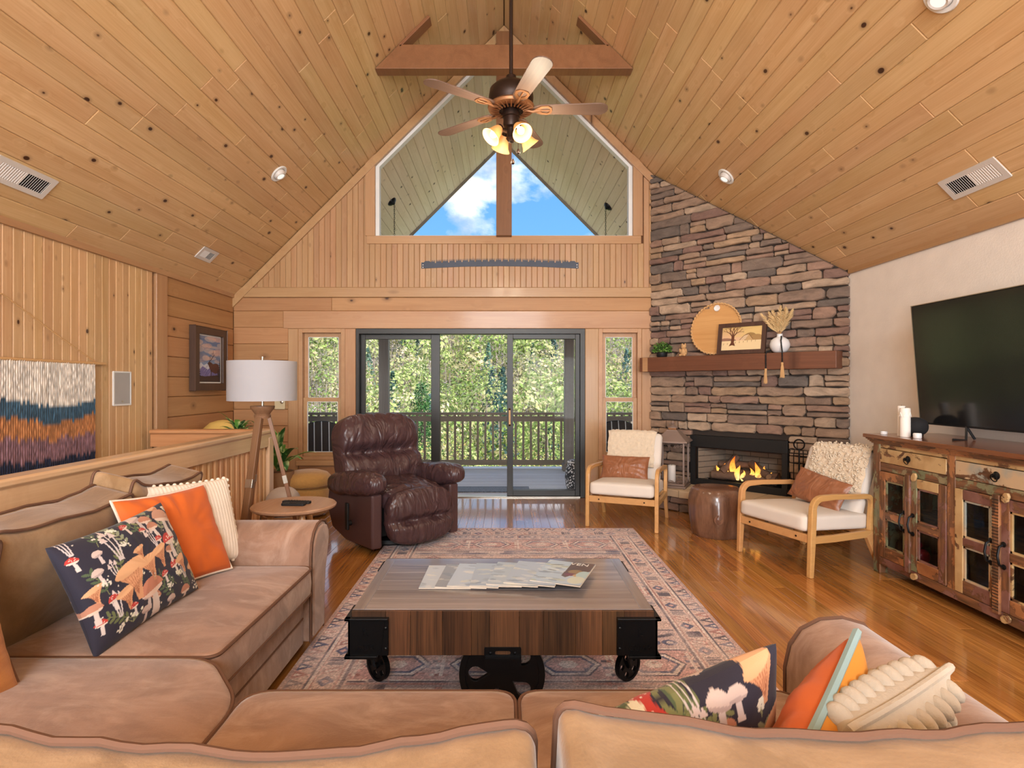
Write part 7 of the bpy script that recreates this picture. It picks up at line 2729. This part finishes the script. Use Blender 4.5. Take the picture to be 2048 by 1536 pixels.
# ------------------------------------------------------------------ throw pillows
def mushroom_canvas(seed, nx=230, ny=180, w=.56, h_=.42, big=True):
    c = Canvas(nx, ny, w, h_, (46, 44, 58))
    rr = random.Random(seed)
    def stem(x, y, x2, y2, w0, w1, cc):
        d = Vector((x2 - x, y2 - y)); L = d.length or 1
        n = Vector((-d.y, d.x)) / L
        c.poly([(x + n.x * w0, y + n.y * w0), (x2 + n.x * w1, y2 + n.y * w1), (x2 - n.x * w1, y2 - n.y * w1), (x - n.x * w0, y - n.y * w0)], cc)
    def leafs(x, y, a, L, cc, n=5):
        x1, y1 = x + L * math.cos(a), y + L * math.sin(a)
        c.line([(x, y), ((x + x1) / 2 + .008 * math.sin(a), (y + y1) / 2), (x1, y1)], .0028, (128, 132, 92))
        for k in range(1, n + 1):
            s = k / n
            for sd in (-1, 1):
                b = a + sd * .9
                px_, py_ = x + (x1 - x) * s, y + (y1 - y) * s
                c.ell(px_ + .013 * math.cos(b), py_ + .013 * math.sin(b), .013, .0055, cc, b)
    def toad(x, y, s, cap, gill, st_, tilt=0.0, dots=False):
        stem(x, y, x + .02 * s * math.sin(tilt), y - .085 * s, .010 * s, .017 * s, st_)
        c.ell(x, y - .004 * s, .042 * s, .012 * s, gill, tilt)
        c.ell(x, y - .006 * s, .05 * s, .045 * s, cap, tilt, half=.12)
        if dots:
            for q in range(7):
                c.ell(x + rr.uniform(-.034, .034) * s, y + rr.uniform(.006, .03) * s, .0035 * s, .0028 * s, (240, 226, 216))
    def chant(x, y, s):
        cc, dk = (206, 150, 112), (170, 108, 78)
        c.poly([(x - .06 * s, y + .02 * s), (x + .07 * s, y + .05 * s), (x + .03 * s, y - .02 * s), (x + .015 * s, y - .08 * s), (x - .005 * s, y - .08 * s), (x - .012 * s, y - .02 * s)], cc)
        for q in range(6):
            c.line([(x - .03 * s + q * .013 * s, y + .01 * s + q * .004 * s), (x + .004 * s, y - .06 * s)], .002, dk)
        c.ell(x + .005 * s, y + .036 * s, .072 * s, .020 * s, (222, 172, 130), .25)
    def white3(x, y, s):
        for k, dx in enumerate((-.022, 0, .024)):
            hh = (.06, .085, .07)[k] * s
            stem(x + dx * .3 * s, y - .03 * s, x + dx * s, y + hh, .004 * s, .003 * s, (206, 196, 196))
            c.poly([(x + dx * s - .015 * s, y + hh), (x + dx * s, y + hh + .032 * s), (x + dx * s + .015 * s, y + hh)], (212, 196, 194))
    def bells(x, y, s):
        for k in range(6):
            a = rr.uniform(.6, 2.6)
            L = rr.uniform(.03, .06) * s
            c.line([(x, y), (x + L * math.cos(a), y + L * math.sin(a))], .002, (140, 144, 104))
            for q in range(3):
                c.ell(x + L * math.cos(a) + rr.uniform(-.008, .008), y + L * math.sin(a) + rr.uniform(-.006, .008), .0052, .0042, (226, 224, 206), rr.uniform(0, 3))
    def dots(x, y, s):
        for k in range(16):
            c.ell(x + rr.gauss(0, .018) * s, y + rr.gauss(0, .013) * s, .0042, .004, (226, 222, 210))
    # a jittered layout so motifs cover the cloth evenly
    for k in range(16):
        leafs(rr.uniform(.02, w - .02), rr.uniform(.0, h_ - .05), rr.uniform(.3, 2.8), rr.uniform(.07, .13), rr.choice([(104, 112, 74), (124, 128, 86), (82, 98, 72), (140, 146, 118)]))
    cells = [(i, j) for i in range(9) for j in range(7)]
    rr.shuffle(cells)
    for n, (i, j) in enumerate(cells):
        x, y = w * (i + .5 + rr.uniform(-.3, .3)) / 9, h_ * (j + .55 + rr.uniform(-.25, .25)) / 7
        k = n % 7
        s = rr.uniform(.45, .75)
        if rr.random() < .2: continue
        if k == 0: toad(x, y, s, (188, 132, 108), (222, 196, 180), (214, 198, 192), rr.uniform(-.3, .3))
        elif k == 1: toad(x, y, s * .8, (186, 62, 56), (224, 206, 196), (216, 204, 200), rr.uniform(-.2, .3), True)
        elif k == 2: chant(x, y, s * .9)
        elif k == 3: white3(x, y, s)
        elif k == 4: bells(x, y, s)
        elif k == 5: dots(x, y, s)
        else: toad(x, y, s * .9, (208, 188, 180), (180, 160, 156), (206, 192, 190), rr.uniform(-.3, .3))
    if not big: return c
    toad(w * .47, h_ * .27, 1.25, (192, 128, 104), (226, 198, 182), (216, 200, 192), .18)
    chant(w * .34, h_ * .46, 1.1); chant(w * .5, h_ * .48, .75)
    toad(w * .80, h_ * .62, .9, (190, 66, 58), (224, 206, 196), (216, 204, 200), .1, True)
    white3(w * .33, h_ * .72, 1.0)
    toad(w * .86, h_ * .86, 1.1, (196, 150, 128), (226, 200, 186), (216, 204, 200), -.25)
    for k in range(24):
        c.ell(rr.uniform(0, w), rr.uniform(0, h_), .003, .003, (214, 206, 196))
    return c
pillow('mushroom_pillow', .58, .42, .16, look((-1.47, 2.27, .665), (.09, 1, .07), (-.38, .02, .92)), M['print'], 'dark mushroom-print pillow leaning on the left back cushion', canvas=mushroom_canvas(3), seed=2.0, group='mushroom-print pillows')
pillow('velvet_pillow', .50, .45, .15, look((-1.53, 2.68, .69), (.30, .95, -.02), (-.40, .1, .90)), M['orange'], 'orange velvet pillow with cream piping behind the mushroom pillow', pipe=M['creamcloth'], n=36, seed=5.0, wrinkle=.012, group='velvet pillows')


def ribbed_pillow(w, h_, th, Mx, label, ribs, along, mat, amp, pom):
    Vf, Vb, nx, ny = pillow_geo(w, h_, th, 96, .05, 3.0, 0)
    for Vv, s in ((Vf, 1), (Vb, -1)):
        q = Vv[:, 0] / w if along == 'x' else Vv[:, 1] / h_
        e = np.clip((w / 2 - np.abs(Vv[:, 0])) / .02, 0, 1) * np.clip((h_ / 2 - np.abs(Vv[:, 1])) / .02, 0, 1)
        rb = np.abs(np.cos(q * math.pi * ribs)) ** .8
        if amp > .006:
            o_ = Vv[:, 1] / h_ if along == 'x' else Vv[:, 0] / w
            rb = rb * (.55 + .45 * np.abs(np.cos(o_ * math.pi * ribs * 1.1 + np.floor(q * ribs) * 1.6)))
        Vv[:, 2] += s * amp * rb * e
    t = empty('ribbed_pillow', label=label, cat='pillow', group='white ribbed pillows')
    t.matrix_world = Mx
    link('front_cover', np_mesh('front_cover', Vf, grid_quads(nx, ny), mat), t)
    link('back_cover', np_mesh('back_cover', Vb, grid_quads(nx, ny, 0, True), mat), t)
    if not pom:
        MB().tube(border_path(Vf, nx, ny, 3), .009, 8, closed=True).build('seam_roll', mat, t, smooth=True)
        lp = MB()
        for Vv, s in ((Vf, 1), (Vb, -1)):
            for jj in range(6, ny - 4, 12):
                for ii in range(4 + (jj // 12 % 2) * 4, nx - 3, 9):
                    p = Vector(Vv[jj * nx + ii])
                    V0, F0 = puff_geo((.0165, .021, .028), 2.0, 4)
                    lp.raw(V0, F0, Matrix.Translation(p) @ Matrix.Rotation(.5 * s, 4, 'Z'))
        lp.build('knit_loops', mat, t, smooth=True)['kind'] = 'stuff'
    if pom:
        bp = border_path(Vf, nx, ny, 7)
        V0, F0 = puff_geo((.010, .010, .010), 2.0, 4)
        b0 = None
        for p in bp:
            if b0 is None: b0 = link('pompom', mesh('pompom', V0, F0, M['creamcloth'], True), t, Matrix.Translation(p))
            else:
                c_ = b0.copy(); COL.objects.link(c_); c_.parent = t; c_.matrix_local = Matrix.Translation(p)
    return t
ribbed_pillow(.46, .44, .13, look((-1.56, 2.885, .70), (.50, .86, -.04), (-.34, .14, .93)), 'cream corded pillow with pompom edge by the far sofa arm', 26, 'x', M['creamcloth'], .0035, True)
# near run, seen from behind and above
pillow('mushroom_pillow', .48, .42, .16, look((.36, 1.17, .62), (.93, .30, .20), (-.12, -.28, .95)), M['print'], 'dark mushroom-print pillow between the seats in the foreground', canvas=mushroom_canvas(15, 200, 170, .48, .42, False), seed=7.0, group='mushroom-print pillows')
pillow('velvet_pillow', .52, .48, .19, look((.585, 1.11, .59), (-.66, -.72, -.16), (-.10, -.36, .93)), M['orange'], 'orange and mustard pillow with blue piping in the foreground', back=M['yellow'], pipe=M['bluepipe'], n=36, seed=11.0, wrinkle=.016, group='velvet pillows', pr=.0095)
ribbed_pillow(.36, .36, .14, look((.715, 1.16, .66), (.86, .50, .05), (.06, -.52, .85)), 'chunky white knitted pillow against the right sofa arm', 9, 'y', M['chunky'], .004, False)
pillow('tan_pillow', .44, .40, .16, look((-1.62, 1.58, .64), (.30, .95, 0), (-.38, .1, .92)), M['tancloth'], 'caramel tan pillow in the sofa corner at the left edge', pipe=M['piping'], n=28, seed=13.0, wrinkle=.008)

# ------------------------------------------------------------------ outdoors: hillside, forest, near trees
def hill_z(x, y):
    base = -5 - 7 * min(1, max(0, (y - 14) / 36))
    rise = max(0, y - 62) * .235
    return base + rise + 4.0 * noise.noise(Vector((x * .012, y * .012, 3))) * min(1, y / 80) + .035 * x * min(1, y / 150) * -1 + 6 * noise.noise(Vector((x * .006 + 4, y * .004, 8))) * min(1, max(0, (y - 120) / 100))


def hillside():
    xs = np.linspace(-1, 1, 61); ys = 12 + (np.linspace(0, 1, 70) ** 1.6) * 330
    V = []
    for y in ys:
        for u in xs:
            x = u * (30 + .75 * y)
            V.append((x, y, hill_z(x, y)))
    o = link('hillside', np_mesh('hillside', np.array(V), grid_quads(61, 70), M['ground']), None)
    tag(o, 'wooded hillside across the valley', kind='structure')
hillside()


def leaf_quads(C, size, col, g, flat=.6, out=None):
    """C (n,3) centres -> random quads; returns verts, colours"""
    n = len(C)
    a = g.normal(size=(n, 3))
    nr = g.normal(size=(n, 3))
    if out is not None:
        nr = out + .35 * nr
        a = np.cross(nr, a)
    a /= np.linalg.norm(a, axis=1, keepdims=True) + 1e-9
    b = np.cross(a, nr); b /= np.linalg.norm(b, axis=1, keepdims=True) + 1e-9
    s = (size * g.uniform(.6, 1.3, n))[:, None] if np.isscalar(size) else (size * g.uniform(.6, 1.3, n))[:, None]
    V = np.stack([C - a * s, C + b * s * flat, C + a * s, C - b * s * flat], 1).reshape(-1, 3)
    return V, np.repeat(col, 4, 0)


def forest():
    g = np.random.default_rng(4)
    rr = random.Random(4)
    VV, CC, TV, TF, TC = [], [], [], [], []
    pal = {'green': [(160, 182, 104), (176, 192, 120), (150, 174, 102), (188, 198, 134)], 'yellow': [(206, 204, 146), (196, 190, 142), (212, 198, 156)],
           'bare': [(190, 178, 178), (176, 168, 172), (198, 186, 178), (170, 164, 158)], 'ever': [(104, 134, 118), (116, 146, 130), (98, 126, 120)]}  # tree colours paled to carry the aerial haze
    n = 0
    tries = 0
    while n < 2300 and tries < 9000:
        tries += 1
        y = 46 + 250 * rr.random() ** .8
        x = rr.uniform(-1, 1) * (8 + .52 * y)
        z = hill_z(x, y)
        # rows seen from the porch only: skip what lies deep behind the crest
        far = max(0, (y - 60) / 220)
        k = rr.random()
        p_bare = .34 + .30 * math.exp(-((y - 165) / 60) ** 2)
        p_ever = .06 + .45 * max(0, far - .45)  # bluish evergreens thicken with distance, partly standing in for haze
        cl = noise.noise(Vector((x * .022, y * .016, 5)))
        p_bare = max(.03, p_bare + .75 * cl)
        p_ever *= 1 if cl > -.1 else 1.8
        kind = 'bare' if k < p_bare else 'ever' if k < p_bare + p_ever else 'yellow' if k < p_bare + p_ever + .10 else 'green'
        H_ = rr.uniform(8, 14) * (.75 if y < 50 else 1)
        rx = H_ * rr.uniform(.30, .42)
        m = int(200 if y > 110 else 380 if y > 60 else 600)
        if kind == 'bare': m = int(m * .75)
        u = g.normal(size=(m, 3)); u /= np.linalg.norm(u, axis=1, keepdims=True)
        rad = g.uniform(.6, 1.0, m) ** .4
        if kind == 'ever':
            t = g.uniform(0, 1, m)
            rx *= .62
            C = np.stack([u[:, 0] * rx * (1.05 - t), u[:, 1] * rx * (1.05 - t), (t * .9 + .1) * H_], 1)
        else:
            lob = 1 + .22 * np.sin(u[:, 0] * 5 + n) * np.sin(u[:, 2] * 4 + n * 2)
            C = np.stack([u[:, 0] * rx * rad * lob, u[:, 1] * rx * rad * lob, H_ * .62 + u[:, 2] * H_ * .36 * rad * lob], 1)
        C += (x, y, z)
        base = np.array(lin(rr.choice(pal[kind])), np.float32) * rr.uniform(.55, 1.15)
        col = base[None] * g.uniform(.86, 1.14, (m, 1)).astype(np.float32)
        sz = (.42 if y > 110 else .26 if y > 60 else .17) * (.62 if kind == 'bare' else 1)
        fl = .22 if kind == 'bare' else .7
        V, c = leaf_quads(C, sz, col, g, fl, None if kind == 'bare' else u)
        VV.append(V); CC.append(c)
        # trunk
        b = len(TV)
        r_ = .16 if y > 60 else .12
        lean = rr.uniform(-.4, .4)
        TV += [(x - r_, y, z - .5), (x + r_, y, z - .5), (x + r_ * .4 + lean, y, z + H_ * .75), (x - r_ * .4 + lean, y, z + H_ * .75), (x, y + r_, z - .5), (x + lean, y + r_ * .4, z + H_ * .75)]
        TF += [(b, b + 1, b + 2, b + 3), (b + 1, b + 4, b + 5, b + 2)]
        n += 1
    V = np.concatenate(VV); C = np.concatenate(CC)
    Q = np.arange(len(V)).reshape(-1, 4)
    tv = np.array(TV, np.float32)
    V = np.concatenate([V, tv]); Q = np.concatenate([Q, np.array(TF) + len(C)])
    C = np.concatenate([C, np.tile(np.array(lin((150, 138, 128)), np.float32), (len(tv), 1))])
    o = link('forest', np_mesh('forest', V, Q, M['foliage'], C, False), None)
    tag(o, 'spring forest of haze-paled green, bare and evergreen trees on the hillside', 'forest', kind='stuff')
forest()


def near_tree(x, y, H_, label, seed, leafc, nleaf, spread=.9, leaf=.036):
    rr = random.Random(seed); g = np.random.default_rng(seed)
    z = hill_z(x, y) - .3
    t = empty('tree', (x, y, z), label=label, cat='tree', group='trees just beyond the deck')
    segs, tips = [], []
    def grow(p, d, L, r_, depth):
        n = 4
        pts = [p]
        for k in range(n):
            d = (d + Vector((rr.gauss(0, .12), rr.gauss(0, .12), rr.gauss(.03, .08)))).normalized()
            pts.append(pts[-1] + d * L / n)
        segs.append((pts, [r_ * (1 - .5 * k / n) for k in range(n + 1)]))
        if depth <= 2: tips.extend(pts[1:])
        if depth > 0:
            for k in range(4 if depth > 1 else 3):
                q = pts[rr.randint(1, n)]
                a = rr.uniform(0, 6.28); e = rr.uniform(.4, 1.0) * spread
                dd = (d + Vector((math.cos(a) * e, math.sin(a) * e, rr.uniform(-.1, .4)))).normalized()
                grow(q, dd, L * rr.uniform(.5, .72), r_ * .5, depth - 1)
    grow(Vector((0, 0, 0)), Vector((rr.uniform(-.1, .1), 0, 1)), H_ * .55, H_ * .011, 4)
    m = MB()
    for pts, rad in segs: m.tube(pts, [max(.004, q) for q in rad], 4, cap=False)
    m.build('branches', M['bark'], t)
    T_ = np.array([tuple(p) for p in tips])
    C = T_[g.integers(0, len(T_), nleaf)] + g.normal(0, .22, (nleaf, 3))
    col = np.array([lin(leafc[k]) for k in g.integers(0, len(leafc), nleaf)], np.float32) * g.uniform(.75, 1.25, (nleaf, 1)).astype(np.float32)
    V, c = leaf_quads(C, leaf, col, g, .6)
    o = link('leaves', np_mesh('leaves', V, np.arange(len(V)).reshape(-1, 4), M['foliage'], c, False), t)
    o['kind'] = 'stuff'
spr = [(170, 190, 110), (188, 202, 130), (152, 174, 98), (204, 206, 146)]
rst = [(214, 186, 130), (206, 170, 120), (190, 190, 104)]
near_tree(-5.6, 17.5, 4.9, 'budding tree beyond the left narrow window', 1, spr, 5200)
near_tree(-3.4, 21, 5.2, 'budding green tree left of the conifer beyond the deck', 2, spr + rst, 5200)
near_tree(-.6, 18.5, 5.4, 'thin budding tree in front of the middle door opening', 3, rst + spr, 3600)
near_tree(1.4, 21.5, 5.0, 'budding green tree behind the right door panel', 4, spr, 5200)
near_tree(3.2, 17.5, 4.9, 'budding tree near the right porch post', 5, spr, 4600)
near_tree(5.2, 22, 5.4, 'budding tree beyond the right narrow window', 6, spr + rst, 5200)
near_tree(-1.9, 15.5, 4.4, 'low leafy tree just below the deck railing on the left', 7, spr, 5200)
near_tree(.6, 15.0, 4.3, 'low leafy tree just below the deck railing at the centre', 8, spr + rst, 5200)
near_tree(2.2, 14.6, 4.3, 'low leafy tree just below the deck railing on the right', 9, spr, 5200)


def conifer(x, y, H_, label, seed):
    rr = random.Random(seed); g = np.random.default_rng(seed)
    z = hill_z(x, y) - .3
    t = empty('conifer', (x, y, z), label=label, cat='tree')
    MB().tube([(0, 0, 0), (0, 0, H_ * .5), (0, 0, H_ * .97)], [.16, .1, .02], 7).build('trunk', M['bark'], t, smooth=True)
    C = []
    nb = 90
    br = MB()
    for k in range(nb):
        s = k / nb
        zz = H_ * (.12 + .86 * s)
        L = (1 - s) ** .85 * H_ * .2 + .15
        a = k * 2.4
        d = Vector((math.cos(a), math.sin(a), -.12))
        br.tube([(0, 0, zz), tuple(d * L + Vector((0, 0, zz)))], [.02, .006], 3, cap=False)
        for q in range(int(30 + 60 * L)):
            u = rr.random() ** .7
            C.append(tuple(d * L * u + Vector((rr.gauss(0, .09), rr.gauss(0, .09), zz + rr.gauss(0, .09)))))
    br.build('branches', M['bark'], t)
    C = np.array(C)
    pal = np.array([lin(c) for c in ((72, 112, 66), (90, 130, 78), (112, 148, 92), (60, 94, 62))], np.float32)
    col = pal[g.integers(0, 4, len(C))] * g.uniform(.8, 1.25, (len(C), 1)).astype(np.float32)
    V, c = leaf_quads(C, .09, col, g, .3)
    o = link('needles', np_mesh('needles', V, np.arange(len(V)).reshape(-1, 4), M['foliage'], c, False), t)
    o['kind'] = 'stuff'
conifer(-3.5, 24.5, 8.6, 'dark green conifer seen through the left door panel', 3)
print('objects', len(bpy.data.objects), 'stones', nst)
